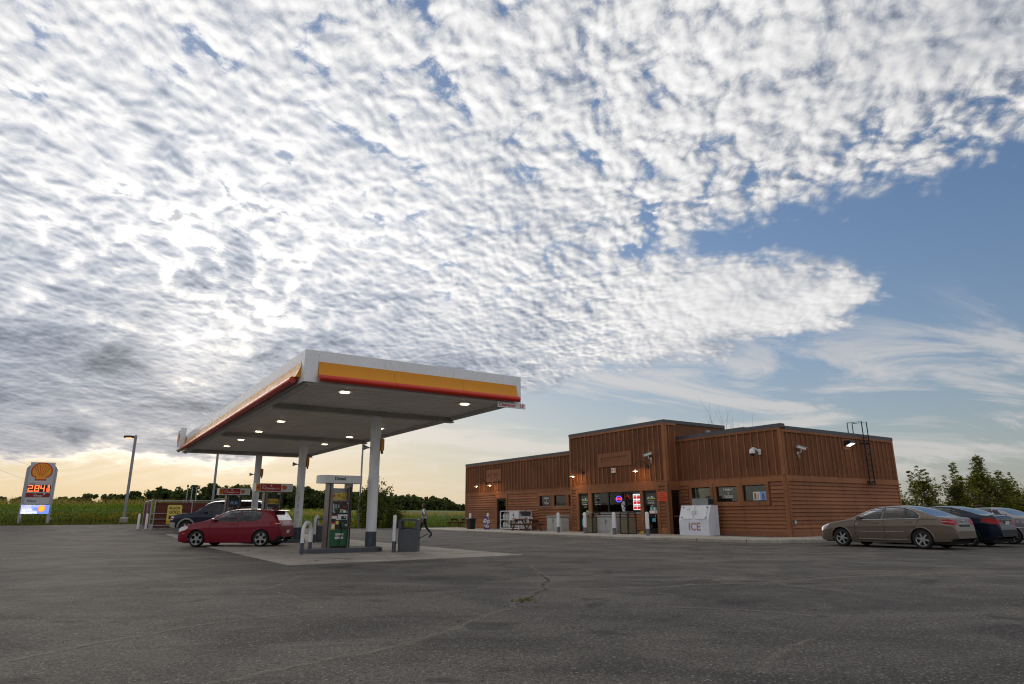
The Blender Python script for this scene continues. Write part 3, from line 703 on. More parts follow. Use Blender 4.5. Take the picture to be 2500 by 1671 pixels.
# fixtures on the walls, each a thing of its own
M_LAMP = glow('warm_bulb', (1.0, 0.62, 0.25), 30.0)
M_DGRN = pm('dark_lamp_metal', (0.02, 0.022, 0.022), 0.4, 0.5)
M_SHADE = pm('lamp_shade_white', (0.55, 0.55, 0.53), 0.4)
def goose(s, t, z, label, lit=True, side=1, power=16):
    g_ = thing('gooseneck_lamp', label, 'wall lamp', s, t, z, group='gooseneck lamps on the shop front')
    MB().lathe([(0.0, -0.05), (0.085, -0.045), (0.095, 0.0)], (0, 0, 0), 12, 'x').build('wall_plate', M_DGRN, g_, True)
    dy = 0.62 * side; hx = -0.50
    path = []
    for k in range(13):
        a = math.pi * 1.18 * k / 12
        path.append((-0.06 + hx * (1 - math.cos(a)) / 2 * 1.02, dy * (1 - math.cos(a)) / 2, 0.02 + 0.30 * math.sin(a)))
    MB().tube(path, 0.014, 6).build('arm', M_DGRN, g_, True)
    e = Vector(path[-1])
    sh = MB().lathe([(0.035, 0.05), (0.045, 0.0), (0.06, -0.01), (0.19, -0.07), (0.185, -0.08), (0.05, -0.02), (0.0, -0.015)], (e.x, e.y, e.z), 18).build('lamp_shade', M_SHADE, g_, True)
    if lit:
        MB().lathe([(0.0, -0.035), (0.03, -0.05), (0.045, -0.085), (0.03, -0.115), (0.0, -0.125)], (e.x, e.y, e.z), 10).build('bulb', M_LAMP, g_, True)
        l = bpy.data.lights.new('lamp_light', 'POINT'); l.energy = power; l.color = (1.0, 0.55, 0.22); l.shadow_soft_size = 0.04
        lo = bpy.data.objects.new('lamp_light', l); COL.objects.link(lo); lo.parent = g_; lo.location = (e.x, e.y, e.z - 0.16)
    return g_
goose(SE - 0.06, 32.27, 3.70, 'gooseneck lamp at the left end of the raised entrance block', True, 0.65, 13)
goose(SE - 0.06, 26.56, 3.73, 'glowing gooseneck lamp under the bullet camera on the entrance block', True, 0.8, 9)
goose(BS - 0.06, 45.66, 3.62, 'glowing gooseneck lamp at the far left of the shop front', True, 1.1, 9)
goose(BS - 0.06, 43.66, 3.62, 'gooseneck lamp below the right edge of the small double-panel plaque', True, 1.0, 10)
def bullet_cam(s, t, z, rz, label, dirv):
    c = thing('bullet_camera', label, 'security camera', s, t, z, rz, group='white bullet cameras')
    MB().box(-0.05, 0.05, -0.03, 0.0, -0.28, -0.14).build('wall_plate', M_WHT, c)
    MB().tube([(0, -0.02, -0.21), (0, -0.18, -0.20), (0, -0.22, -0.10), (0, -0.22, -0.05)], 0.022, 8).build('bracket', M_WHT, c, True)
    MB().tube([(0.01, -0.02, -0.2), (0.03, -0.1, -0.42), (0.05, -0.03, -0.48), (0.04, -0.005, -0.3)], 0.008, 5).build('cable', M_WHT, c, True)
    b = MB(); d = Vector(dirv).normalized(); u = Vector((0, 0, 1)); r = d.cross(u).normalized(); u = r.cross(d)
    ctr = Vector((0, -0.22, 0.02)) 
    ring = lambda q, w, h: [tuple(ctr + d * q + r * a * w + u * bb * h) for a, bb in ((-1, -1), (1, -1), (1.0, .7), (.7, 1), (-.7, 1), (-1.0, .7))]
    b.loft([ring(-0.22, 0.06, 0.05), ring(0.24, 0.06, 0.05)]); b.build('housing', M_WHT, c)
    h = MB(); top = lambda q, w: [tuple(ctr + d * q + r * a * w + u * bb) for a, bb in ((-1, 0.06), (1, 0.06), (1, 0.075), (-1, 0.075))]
    h.loft([top(-0.24, 0.08), top(0.32, 0.08)]); h.build('sun_hood', M_WHT, c)
    MB().cyl(tuple(ctr + d * 0.235), tuple(ctr + d * 0.255), 0.042, n=12).build('lens', M_BLK, c)
    return c
bullet_cam(SE - 0.03, 26.30, 4.38, R(-90), 'white bullet camera on the entrance block above the glowing lamp', (-0.9, -0.25, -0.22))
bullet_cam(28.62, BT - 0.03, 4.20, 0, 'white bullet camera on the side wall near the corner', (0.93, -0.25, -0.22))
dm = thing('dome_camera', 'white dome camera on a curved arm, right wing of the shop front', 'security camera', BS - 0.03, 19.95, 4.1)
MB().cbox((-0.03, 0, -0.14), (0.06, 0.15, 0.26), 0.015).build('wall_plate', M_WHT, dm)
MB().tube([(-0.04, 0, -0.02), (-0.16, 0.06, 0.10), (-0.30, 0.12, 0.17), (-0.38, 0.15, 0.14)], [0.05, 0.05, 0.045, 0.06], 10).build('arm', M_WHT, dm, True)
MB().lathe([(0.0, 0.13), (0.08, 0.12), (0.135, 0.05), (0.14, -0.10), (0.12, -0.12)], (-0.38, 0.15, 0.02), 16).build('housing', M_WHT, dm, True)
MB().lathe([(0.115, -0.12), (0.10, -0.18), (0.06, -0.22), (0.0, -0.235)], (-0.38, 0.15, 0.02), 16).build('dome', M_BLK, dm, True)
al = thing('fire_alarm', 'white alarm box with red lens below the long plaque', 'alarm', SE - 0.045, 29.36, 3.70)
MB().box(-0.12, 0, -0.13, 0.13, -0.14, 0.14).build('case', M_WHT, al)
MB().lathe([(0.055, 0.0), (0.05, -0.03), (0.0, -0.05)], (-0.12, 0.03, 0.03), 12, 'x').build('lens', pm('red_lens', (0.45, 0.02, 0.02), 0.25), al, True)
fl = thing('flood_light', 'black wall-pack flood light glowing high on the side wall', 'flood light', 32.97, BT - 0.05, 4.62)
MB().prism([(0.05, -0.10), (0.05, 0.20), (-0.30, 0.20), (-0.34, 0.06)], -0.22, 0.22, 'x').build('housing', M_BLK, fl)
MB().quad((-0.19, -0.05, -0.085), (0.19, -0.05, -0.085), (0.19, -0.335, 0.045), (-0.19, -0.335, 0.045)).build('lens', glow('flood_lens', (1.0, 0.93, 0.78), 2.2), fl)
part('mounting_panel', M_BAT, lambda m: m.box(32.60, 33.32, BT - 0.03, BT, 4.36, 4.94), ws)
ol = thing('outlet_box', 'small grey electrical outlet box low on the side wall corner', 'outlet', 27.78, BT - 0.04, 0.80)
MB().cbox((0, -0.03, -0.09), (0.14, 0.06, 0.18), 0.012).build('case', M_GRYM, ol); MB().box(-0.045, 0.045, -0.068, -0.061, -0.05, 0.05).build('cover', M_WHT, ol)
# roof ladder
ld = thing('roof_ladder', 'black steel ladder hung on the side wall, rising above the coping', 'ladder', 34.6, BT - 0.05, 2.63)
M_LAD = pm('black_steel', (0.012, 0.012, 0.013), 0.5, 0.4)
for x in (-0.24, 0.24):
    MB().tube([(x, -0.16, 0.0), (x, -0.16, 3.28), (x, 0.62, 3.28), (x, 0.62, 2.52)], 0.028, 6).build('rail', M_LAD, ld)
    for z in (0.12, 2.1): MB().box(x - 0.02, x + 0.02, -0.14, 0.04, z, z + 0.06).build('bracket', M_LAD, ld)
for k in range(9): MB().cyl((-0.24, -0.16, 0.12 + 0.29 * k), (0.24, -0.16, 0.12 + 0.29 * k), 0.016, n=6).build('rung', M_LAD, ld)
MB().box(-0.3, 0.3, -0.19, -0.10, 0.08, 0.14).build('rung', M_LAD, ld)
# roof units
def roof_unit(s, t, z, dx, dy, h, label, glass=False):
    u = thing('roof_unit', label, 'roof unit', s, t, z)
    MB().cbox((0, 0, 0), (dx, dy, h), 0.03).build('casing', M_GRYM, u)
    MB().box(-dx / 2 - 0.06, dx / 2 + 0.06, -dy / 2 - 0.06, dy / 2 + 0.06, h, h + 0.05).build('lid', M_CAP, u)
    for k in range(3): MB().box(-dx / 2 - 0.02, -dx / 2, -dy / 2 + 0.15 + k * dy / 3, -dy / 2 + 0.15 + k * dy / 3 + dy / 4, 0.08, h - 0.1).build('grille', M_FRM, u)
roof_unit(29.6, 35.4, 4.95, 1.4, 2.0, 0.80, 'grey roof unit on the left wing beside the entrance block')
roof_unit(29.6, 22.9, 4.95, 1.2, 1.9, 0.62, 'low grey roof unit on the right wing by the bare tree')
roof_unit(33.5, 20.6, 4.95, 1.6, 1.2, 0.45, 'low grey roof unit along the side wall')
vp = thing('roof_vent', 'short grey vent pipe on the right wing roof', 'vent', 28.2, 23.6, 4.95)
MB().cyl((0, 0, 0), (0, 0, 0.5), 0.09, n=10).build('pipe', M_GRYM, vp); MB().cyl((0, 0, 0.5), (0, 0, 0.62), 0.14, n=10).build('cap', M_GRYM, vp)
# what one sees in and on the windows
M_PAPER = pm('paper', (0.62, 0.64, 0.60), 0.8, 0, 0.1); M_INK = pm('ink', (0.03, 0.03, 0.035), 0.7); M_VINYL = pm('white_vinyl', (0.75, 0.76, 0.74), 0.6, 0, 0.05)
M_YEL = pm('sign_yellow', (0.72, 0.56, 0.10), 0.55, 0, 0.1); M_BLUE = pm('sign_blue', (0.06, 0.20, 0.42), 0.5); M_ORG = pm('orange_red_board', (0.72, 0.085, 0.022), 0.6, 0, 0.08); M_TEAL = pm('teal_print', (0.10, 0.42, 0.50), 0.6)
def wtext(parent, body, size, mat, s, t, z, sx=1.0, ax='CENTER', bold=0.0):
    return text('lettering', body, size, mat, parent, (s - BS, t - BT, z - Z0), FACE_S, 0.001, ax, sx, bold=bold)
for w_, h, txt in ((WR[1], RW_W[1], ('F SHBA:T', '&', 'TACKLE')), (WL[0], LW_W[0], ('FISHBAIT', '&', 'TACKLE'))):
    c = (h[0] + h[1]) / 2 - 0.03
    for body, z, sz in ((txt[0], h[3] - 0.17, 0.17), (txt[1], h[3] - 0.345, 0.13), (txt[2], h[3] - 0.52, 0.17)): wtext(w_, body, sz, M_VINYL, BS + 0.045, c, z, 0.85, bold=0.004)
def card(parent, s, t0, t1, z0, z1, mat, name='poster', d=0.006): return part(name, mat, lambda m: m.box(s, s + d, t0, t1, z0, z1), parent)
for t0, t1, z0, z1 in ((30.13, 30.40, 2.02, 2.36), (29.62, 29.90, 2.05, 2.36), (28.74, 28.98, 2.05, 2.38), (28.24, 28.52, 2.06, 2.38), (28.12, 28.48, 1.72, 1.93)): card(WE, SE + 0.06, t0, t1, z0, z1, M_PAPER)
card(WE, SE + 0.054, 29.68, 29.86, 2.13, 2.24, M_INK)
pb = card(WE, SE + 0.040, 27.36, 27.98, 1.42, 2.30, glow('lit_white_board', (0.95, 0.96, 1.0), 0.55, (0.7, 0.7, 0.7)))
M_LEDR = glow('led_red_tile', (1.0, 0.03, 0.03), 0.55, (0.2, 0.0, 0.0))
for i in range(2):
    for j in range(3):
        t0 = 27.42 + i * 0.28; z0 = 1.46 + j * 0.285
        card(WE, SE + 0.034, t0, t0 + 0.24, z0, z0 + 0.15, M_LEDR, 'price_tile', 0.005); wtext(WE, '$%d' % (12 + 7 * i + 9 * j), 0.12, M_INK, SE + 0.032, t0 + 0.12, z0 + 0.075, 0.9)
        card(WE, SE + 0.034, t0 + 0.02, t0 + 0.22, z0 + 0.18, z0 + 0.21, M_INK, 'caption', 0.005)
for z, wd in ((2.34, 0.62), (2.26, 0.58), (2.14, 0.75), (1.92, 0.42), (1.78, 0.8)):
    k = int(wd / 0.055); wtext(WE, ''.join(rnd.choice('aeionrstlmwdp ') for _ in range(k)), 0.085, M_VINYL, SE + 0.045, 31.33, z, 0.9, 'LEFT')
# neon sign
nr = glow('neon_red', (1.0, 0.02, 0.05), 2.6); nb = glow('neon_blue', (0.12, 0.10, 1.0), 2.4)
ring = [(SE + 0.03, 29.16 + 0.25 * math.cos(2 * math.pi * k / 28), 2.05 + 0.165 * math.sin(2 * math.pi * k / 28)) for k in range(29)]
part('neon_ring', nb, lambda m: m.tube(ring, 0.012, 6), WE)
wtext(WE, 'OPEN', 0.17, nr, SE + 0.022, 29.16, 2.05, 0.92, bold=0.006)
# round decorated sticker in the window
part('sticker', M_PAPER, lambda m: m.prism([(28.78 + 0.19 * math.cos(a) * (1 + 0.12 * math.sin(3 * a)), 1.62 + 0.30 * math.sin(a)) for a in [2 * math.pi * k / 20 for k in range(20)]], SE + 0.036, SE + 0.042, 'x'), WE)
for dt, dz, r_, mm in ((0.05, 0.12, 0.06, M_BLUE), (-0.06, 0.02, 0.07, M_INK), (0.04, -0.10, 0.05, pm('plum_print', (0.30, 0.06, 0.25), 0.6)), (-0.05, -0.18, 0.04, M_BLUE), (0.0, 0.22, 0.04, M_ORG)):
    part('sticker_patch', mm, lambda m: m.prism([(28.78 + dt + r_ * math.cos(a), 1.62 + dz + r_ * 0.8 * math.sin(a)) for a in [2 * math.pi * k / 10 for k in range(10)]], SE + 0.030, SE + 0.036, 'x'), WE)
# shelf goods behind the glass
shelf = thing('store_shelf', 'row of boxes and bottles on the sill behind the shop window', 'shelf', SE + 0.32, 27.5, Z0)
MB().box(0, 0.45, 0, 3.9, 1.02, 1.08).build('board', M_INT, shelf)
for k in range(26):
    t0 = 0.05 + k * 0.148; h = rnd.uniform(0.12, 0.38); c = rnd.choice(((0.5, 0.5, 0.46), (0.40, 0.10, 0.08), (0.12, 0.10, 0.09), (0.45, 0.38, 0.16), (0.10, 0.13, 0.20), (0.55, 0.30, 0.28)))
    MB().cbox((0.14 + rnd.uniform(0, 0.1), t0 + 0.06, 1.08), (0.13, 0.11, h), 0.012).build('goods', pm('goods_%02d' % (k % 9), c, 0.5), shelf)
# doors' stickers
for D_, h in ((D_L, E_DL), (D_R, E_DR)):
    c = (h[0] + h[1]) / 2; p = SE + 0.044
    card(D_, p, c - 0.30, c + 0.30, 2.0, 2.05, pm('lime_print', (0.42, 0.55, 0.06), 0.5), 'sticker', 0.003)
    for q in range(4): card(D_, p, c - 0.26 + 0.13 * q, c - 0.15 + 0.13 * q, 2.06, 2.06 + rnd.uniform(0.05, 0.12), M_VINYL if q % 2 else M_BLUE, 'sticker', 0.003)
    wtext(D_, 'Welcome to', 0.10, M_VINYL, p, c, 1.90, 0.9); wtext(D_, 'Crossroads', 0.11, M_VINYL, p, c, 1.79, 0.95, bold=0.003); wtext(D_, 'OPEN', 0.09, M_VINYL, p, c - 0.05, 1.62, 0.9)
card(D_R, SE + 0.03 - 0.003, 26.10, 26.72, 1.23, 1.38, M_VINYL, 'notice', 0.003); card(D_R, SE + 0.03 - 0.003, 26.10, 26.72, 1.20, 1.225, pm('crimson_print', (0.4, 0.02, 0.05), 0.5), 'notice', 0.003)
for q in range(4): card(D_R, SE + 0.042, 26.20 + q * 0.12, 26.30 + q * 0.12, 1.40, 1.55, M_PAPER if q % 2 else M_TEAL, 'sticker', 0.003)
card(D_R, SE + 0.042, 26.30, 26.56, 0.78, 0.98, M_TEAL, 'sticker', 0.003); card(D_L, SE + 0.042, 32.45, 32.62, 0.5, 0.95, M_TEAL, 'sticker', 0.003)
card(D_L, SE + 0.042, 31.98, 32.16, 1.18, 1.42, M_PAPER, 'sticker', 0.003); card(D_L, SE + 0.042, 32.3, 32.6, 1.18, 1.24, pm('lime_print', (0.42, 0.55, 0.06), 0.5), 'sticker', 0.003)
# orange notice board
nb_ = thing('notice_board', 'orange-red notice board with dark lettering right of the entrance door', 'sign', SE - 0.06, 25.60, 1.86)
MB().box(-0.012, 0, -0.33, 0.33, 0, 0.48).build('board', M_ORG, nb_)
for k, body in enumerate(('OPEN', '24 HOUR', 'UNATTENDED', 'FUELING')): text('lettering', body, 0.10, M_INK, nb_, (-0.014, 0, 0.40 - k * 0.107), FACE_S, 0.001)
# television in the right-hand window
tv = thing('window_screen', 'bright screen with two pictures in the rightmost shop window', 'screen', BS + 0.14, 20.30, 1.80)
MB().box(0, 0.04, -0.40, 0.42, 0, 0.44).build('case', M_BLK, tv)
MB().box(-0.004, 0, 0.02, 0.40, 0.02, 0.42).build('picture', glow('screen_pale', (0.75, 0.62, 0.60), 0.75), tv)
MB().box(-0.004, 0, -0.38, 0.02, 0.02, 0.42).build('picture', glow('screen_blue', (0.10, 0.28, 0.75), 0.9), tv)
for dy, w_, z0, z1, nm in ((0.28, 0.06, 0.1, 0.36, 'screen_dark'), (0.12, 0.05, 0.12, 0.34, 'screen_rose'), (-0.17, 0.07, 0.05, 0.34, 'screen_navy')):
    MB().box(-0.008, -0.004, dy - w_, dy + w_, z0, z1).build('picture', glow(nm, {'screen_dark': (0.12, 0.08, 0.08), 'screen_rose': (0.8, 0.35, 0.3), 'screen_navy': (0.03, 0.05, 0.2)}[nm], 0.6), tv)
text('lettering', 'FUN', 0.14, M_VINYL, tv, (-0.010, 0.22, 0.08), FACE_S)
# yellow poster behind the left window of the right wing, ceiling tubes inside
card(WR[0], BS + 0.10, 23.2, 24.0, 1.85, 2.45, M_YEL)
for t in (20.5, 23.0, 28.0, 31.0):
    o = part('ceiling_tube', glow('shop_tube', (1.0, 0.95, 0.75), 7.0), lambda m: m.box(BS + 1.2, BS + 1.35, t - 0.6, t + 0.6, 2.84, 2.88))
# ------------------------------------------------------------------ fuel canopy
M_FASC = pm('fascia_white', (0.74, 0.75, 0.78), 0.32, 0.15, 0.10, 1.2, grime=0.10)
M_YB = pm('fascia_yellow', (0.66, 0.265, 0.006), 0.42, 0.0, 0.08, 1.0, spec=0.35)
M_RB = pm('fascia_red', (0.58, 0.026, 0.008), 0.35, 0.0, 0.10, 1.5)
M_SOF = pm('soffit_white', (0.86, 0.82, 0.76), 0.5, 0.0, 0.14, 1.0, grime=0.15)
M_BEAM = pm('beam_grey', (0.52, 0.51, 0.50), 0.5, 0.1, 0.2, 1.0, grime=0.25)
M_COL = pm('column_white', (0.78, 0.79, 0.81), 0.4, 0.0, 0.10, 2.0, grime=0.18)
M_NAVY = pm('band_blue_grey', (0.062, 0.075, 0.105), 0.5, 0.0, 0.2, 4.0, grime=0.2)
M_CLITE = glow('canopy_lens', (1.0, 0.84, 0.52), 6.0)
M_RTXT = pm('red_print', (0.50, 0.015, 0.02), 0.5); M_GTXT = pm('green_print', (0.0, 0.075, 0.035), 0.5)
CS0, CS1, CT0, CT1 = 4.77, 11.90, 17.65, 42.30; ZF0, ZF1 = 4.75, 5.65; ZD = 4.84
CO = (CS0, CT0, 0.0)
can = thing('fuel_canopy', 'large flat fuel canopy with white, yellow and red fascia on round white columns', 'canopy', CS0, CT0, 0.0)
def cpart(name, mat, fn, parent=None, smooth=False):
    mb = MB(CO); fn(mb); return mb.build(name, mat, parent or can, smooth)
SECT = [(0.02, 5.34), (0.035, 5.25), (0.060, 5.15), (0.095, 5.05), (0.135, 4.96), (0.150, 4.93), (0.02, 4.90)]
REDS = [(0.185 + 0.10 * math.cos(a), 4.855 + 0.092 * math.sin(a)) for a in [2 * math.pi * k / 12 for k in range(12)]]
def run_front(poly, a, b, name, mat, smooth=False): return cpart(name, mat, lambda m: m.loft([[(a, CT0 - d, z) for d, z in poly], [(b, CT0 - d, z) for d, z in poly]]), None, smooth)
def run_side(poly, a, b, name, mat, smooth=False, sgn=-1, base=None):
    bs = CS0 if base is None else base
    return cpart(name, mat, lambda m: m.loft([[(bs + sgn * d, a, z) for d, z in poly], [(bs + sgn * d, b, z) for d, z in poly]]), None, smooth)
FP = [(0.0, ZF0), (0.02, ZF0), (0.02, ZF1), (0.0, ZF1)]
FI = [(0.0, ZF0), (-0.10, ZF0), (-0.10, ZF0 + 0.02), (0.0, ZF0 + 0.02)]
cuts = [CS0 - 0.02, CS0 + 0.36, CS0 + 2.32, CS0 + 4.60, CS0 + 6.45, CS1 + 0.02]
for a, b in zip(cuts, cuts[1:]): run_front(FP, a + 0.003, b - 0.003, 'fascia_panel', M_FASC)
cy = [CS0 + 0.36, CS0 + 2.62, CS0 + 4.92, CS1 - 0.16]
for a, b in zip(cy, cy[1:]): run_front(SECT, a + 0.004, b - 0.004, 'yellow_band', M_YB, True); run_front(REDS, a + 0.004, b - 0.004, 'red_bar', M_RB, True)
n = 9; lt = [CT0 + 0.30 + (CT1 - 1.55 - CT0 - 0.30) * k / n for k in range(n + 1)]
for a, b in zip([CT0] + lt, lt + [CT1]): run_side(FP, a + 0.003, b - 0.003, 'fascia_panel', M_FASC)
for a, b in zip(lt, lt[1:]): run_side(SECT, a + 0.004, b - 0.004, 'yellow_band', M_YB, True); run_side(REDS, a + (0.18 if a == lt[0] else 0.004), b - 0.004, 'red_bar', M_RB, True)
run_side(REDS, CT1 - 0.35, CT1 - 0.05, 'red_bar', M_RB, True)
cpart('fascia_panel', M_FASC, lambda m: m.box(CS1, CS1 + 0.02, CT0, CT1, ZF0, ZF1)); cpart('fascia_panel', M_FASC, lambda m: m.box(CS0, CS1, CT1, CT1 + 0.02, ZF0, ZF1))
cpart('roof_deck', M_BEAM, lambda m: m.box(CS0, CS1, CT0, CT1, ZF1 - 0.14, ZF1 - 0.08))
for k in range(int((CT1 - CT0) / 0.406)):
    y0 = CT0 + 0.12 + k * 0.406; y1 = min(y0 + 0.406, CT1 - 0.1); w = (y1 - y0)
    cpart('soffit_panel', M_SOF, lambda m: m.loft([[(s_, y0 + w * f, z) for f, z in ((0.0, ZD + 0.07), (0.12, ZD + 0.07), (0.15, ZD), (0.97, ZD), (1.0, ZD + 0.07))] for s_ in (CS0 + 0.1, CS1 - 0.1)], caps=False, closed=False))
cpart('gutter', M_BEAM, lambda m: m.tube([(CS0 + 0.18, CT0 + 0.1, ZD - 0.05), (CS0 + 0.18, CT1 - 0.1, ZD - 0.05)], 0.11, 8), None, True)
cpart('gutter', M_BEAM, lambda m: m.tube([(CS1 - 0.16, CT0 + 0.1, ZD - 0.04), (CS1 - 0.16, CT1 - 0.1, ZD - 0.04)], 0.09, 8), None, True)
cpart('edge_trim', M_SOF, lambda m: m.box(CS0 + 0.02, CS1 - 0.02, CT0 + 0.002, CT0 + 0.12, ZF0, ZF0 + 0.05)); cpart('edge_trim', M_SOF, lambda m: m.box(CS0 + 0.02, CS1 - 0.02, CT1 - 0.12, CT1 - 0.002, ZF0, ZF0 + 0.05))
CTS = (22.25, 31.40, 40.60); CSX = 8.72
for tt in CTS:
    cpart('beam', M_BEAM, lambda m: (m.box(CS0 + 0.28, CS1 - 0.06, tt - 0.13, tt + 0.13, ZD - 0.20, ZD - 0.165), m.box(CS0 + 0.28, CS1 - 0.06, tt - 0.02, tt + 0.02, ZD - 0.165, ZD)))
LTS = [18.95, 22.70, 26.42, 30.20, 33.98, 37.62, 41.25]
for ss_ in (6.37, 10.52):
    for k, tt in enumerate(LTS):
        if ss_ > 9 and k == 2 or ss_ > 9 and k == 5: pass
        lf = cpart('light_fixture', M_SOF, lambda m: m.box(ss_ - 0.23, ss_ + 0.23, tt - 0.23, tt + 0.23, ZD - 0.035, ZD + 0.02))
        cpart('lens', M_CLITE, lambda m: m.box(ss_ - 0.12, ss_ + 0.12, tt - 0.09, tt + 0.09, ZD - 0.06, ZD - 0.036), lf)
for i, tt in enumerate(CTS):
    zb = zg(CSX, tt) + 0.15
    col = cpart('column', M_COL, lambda m: m.lathe([(0.182, zb + 0.50), (0.182, ZD - 0.20)], (CSX, tt, 0), 28), None, True)
    cpart('column_foot', M_NAVY, lambda m: m.lathe([(0.190, zb - 0.02), (0.190, zb + 0.498)], (CSX, tt, 0), 28), col, True)
    # vertical strip of small printed lines facing the drive
    if i < 2:
        M_FT = pm('faint_print', (0.20, 0.21, 0.24), 0.6)
        for k in range(22):
            if k in (6, 12): continue
            a = R(-116) ; x, y = CSX + 0.1845 * math.cos(a), tt + 0.1845 * math.sin(a); z = zb + 0.95 + k * 0.052
            tn = Vector((-math.sin(a), math.cos(a), 0)) * 0.05; nn = Vector((math.cos(a), math.sin(a), 0)) * 0.003
            p = Vector((x, y, z)) + nn * 0.6
            if i == 1: cpart('printed_line', M_FT, lambda m: m.poly([tuple(p - tn), tuple(p + tn), tuple(p + tn + Vector((0, 0, 0.014))), tuple(p - tn + Vector((0, 0, 0.014)))]), col)
# hanging clearance board
cl = thing('clearance_sign', 'white clearance board hung below the canopy corner, red lettering', 'sign', CS1 - 0.42, CT0 - 0.10, 4.56)
MB().box(-0.52, 0.56, 0, 0.02, 0, 0.17).build('board', M_WHT, cl); 
for x in (-0.4, 0.45): MB().box(x, x + 0.02, 0.005, 0.015, 0.17, 0.2).build('hanger', M_GRYM, cl)
text('lettering', 'Clearance', 0.155, M_RTXT, cl, (-0.16, -0.003, 0.085), FACE_T, bold=0.003); text('lettering', "15'", 0.155, M_RTXT, cl, (0.42, -0.003, 0.085), FACE_T, bold=0.003)
# ---- pecten emblem, built as flat layers
def pecten(parent, c, r, facing='T', nm='emblem', red=None, yel=None, z_off=0.004):
    red = red or M_RTXT; yel = yel or M_YB
    def outline(k):
        pts = [(-0.52 * k, -0.86 * k + (k - 1) * 0.02), (-0.50 * k, -0.58 * k), (-0.74 * k, -0.50 * k)]
        arc = []
        for i in range(25):
            a = math.pi * (1.16 - 1.32 * i / 24); arc.append((math.cos(a) * k * 1.0, math.sin(a) * k * 0.86 + 0.0))
        pts += arc + [(0.74 * k, -0.50 * k), (0.50 * k, -0.58 * k), (0.52 * k, -0.86 * k)]
        return pts
    def put_(pts, d):
        out = []
        for x, y in pts:
            if facing == 'T': out.append((c[0] + x * r, c[1] - d, c[2] + y * r))
            else: out.append((c[0] - d, c[1] - x * r, c[2] + y * r))
        return out
    MB().poly(put_(outline(1.0), z_off)).build(nm, red, parent)
    rays = MB()
    inner = outline(0.86)
    MB().poly(put_([(x, y + 0.015) for x, y in inner], z_off * 1.8)).build(nm + '_field', yel, parent)
    for i in range(7):
        a = math.pi * (0.5 + (i - 3) * 0.135)
        p0 = Vector((math.cos(a) * 0.10, -0.62 + math.sin(a) * 0.22)); p1 = Vector((math.cos(a) * 0.80, math.sin(a) * 0.70 + (0.0)))
        p1 = Vector((math.sin((3 - i) * 0.34) * 0.83, math.cos((3 - i) * 0.34) * 0.70))
        dd = (p1 - p0).normalized(); q = Vector((-dd.y, dd.x))
        rays.poly(put_([tuple(p0 - q * 0.008), tuple(p0 + q * 0.008), tuple(p1 + q * 0.036), tuple(p1 - q * 0.036)], z_off * 2.6))
    rays.build(nm + '_rays', red, parent)
em = thing('canopy_emblem_sign', 'white box sign with scallop emblem at the far end of the canopy edge', 'sign', CS0 - 0.05, CT1 - 0.95, 4.80)
MB().cbox((-0.16, 0, 0), (0.30, 1.25, 1.22), 0.03).build('box', M_FASC, em); pecten(em, (-0.312, 0, 0.64), 0.52, 'S')
# speakers and yellow boxes on the columns
for i, (tt, w1, w2) in enumerate(((CTS[0], 'near', 'diesel'), (CTS[1], 'middle', ''), (CTS[2], 'far', ''))):
    sp = thing('horn_speaker', '%s of the three grey horn speakers, on the left of its column' % w1, 'speaker', CSX - 0.18, tt - 0.05, 3.52, group='horn speakers on the columns')
    MB().tube([(0, 0, 0), (-0.10, 0, -0.02)], 0.015, 6).build('bracket', M_GRYM, sp); MB().lathe([(0.02, 0.0), (0.035, -0.05), (0.05, -0.10), (0.10, -0.20), (0.095, -0.20), (0.0, -0.12)], (-0.06, 0, 0.0), 14, 'x').build('horn', M_GRYM, sp, True)
    yb = thing('yellow_call_box', '%s of the three yellow boxes, on the right of its column' % w1, 'box', CSX + 0.20, tt - 0.03, 3.42, group='yellow boxes on the columns')
    MB().cbox((0.02, 0, 0), (0.10, 0.26, 0.44), 0.02).build('case', M_YB, yb); MB().box(0.072, 0.085, -0.11, 0.11, 0.03, 0.41).build('side_trim', M_GRYM, yb); MB().cbox((0.03, -0.05, -0.10), (0.07, 0.07, 0.10), 0.01).build('sensor', M_BLK, yb)
# ------------------------------------------------------------------ islands
M_ISL = pm('island_steel', (0.085, 0.095, 0.115), 0.45, 0.3, 0.25, 3.0, grime=0.3); M_ISLT = concrete_mat('island_concrete', (0.13, 0.13, 0.125), (0.22, 0.21, 0.20), 0.7)
def island(tt, label, s0=6.32, s1=9.05):
    i_ = thing('pump_island', label, 'pump island', (s0 + s1) / 2, tt, zg(7.6, tt), group='pump islands under the canopy')
    L = (s1 - s0) / 2; hw = 0.66
    def outl(e):
        pts = []
        for cx, a0 in ((L - hw * 0.5, -90), (-L + hw * 0.5, 90)):
            for k in range(9):
                a = R(a0 + 22.5 * k); pts.append((cx + (hw * 0.5 + e) * math.cos(a), (hw + e) * math.sin(a)))
        return pts
    MB().loft([[(x, y, 0.0) for x, y in outl(0)], [(x, y, 0.145) for x, y in outl(0)], [(x, y, 0.155) for x, y in outl(-0.012)], [(x, y, 0.155) for x, y in outl(-0.05)]], caps=False).build('steel_edge', M_ISL, i_)
    MB().loft([[(x, y, 0.02) for x, y in outl(-0.045)], [(x, y, 0.15) for x, y in outl(-0.045)]]).build('concrete_top', M_ISLT, i_)
    return i_
island(22.20, 'steel-edged island carrying the diesel pump'); island(31.35, 'steel-edged island behind the red hatchback'); island(40.55, 'steel-edged island by the dark blue utility vehicle')
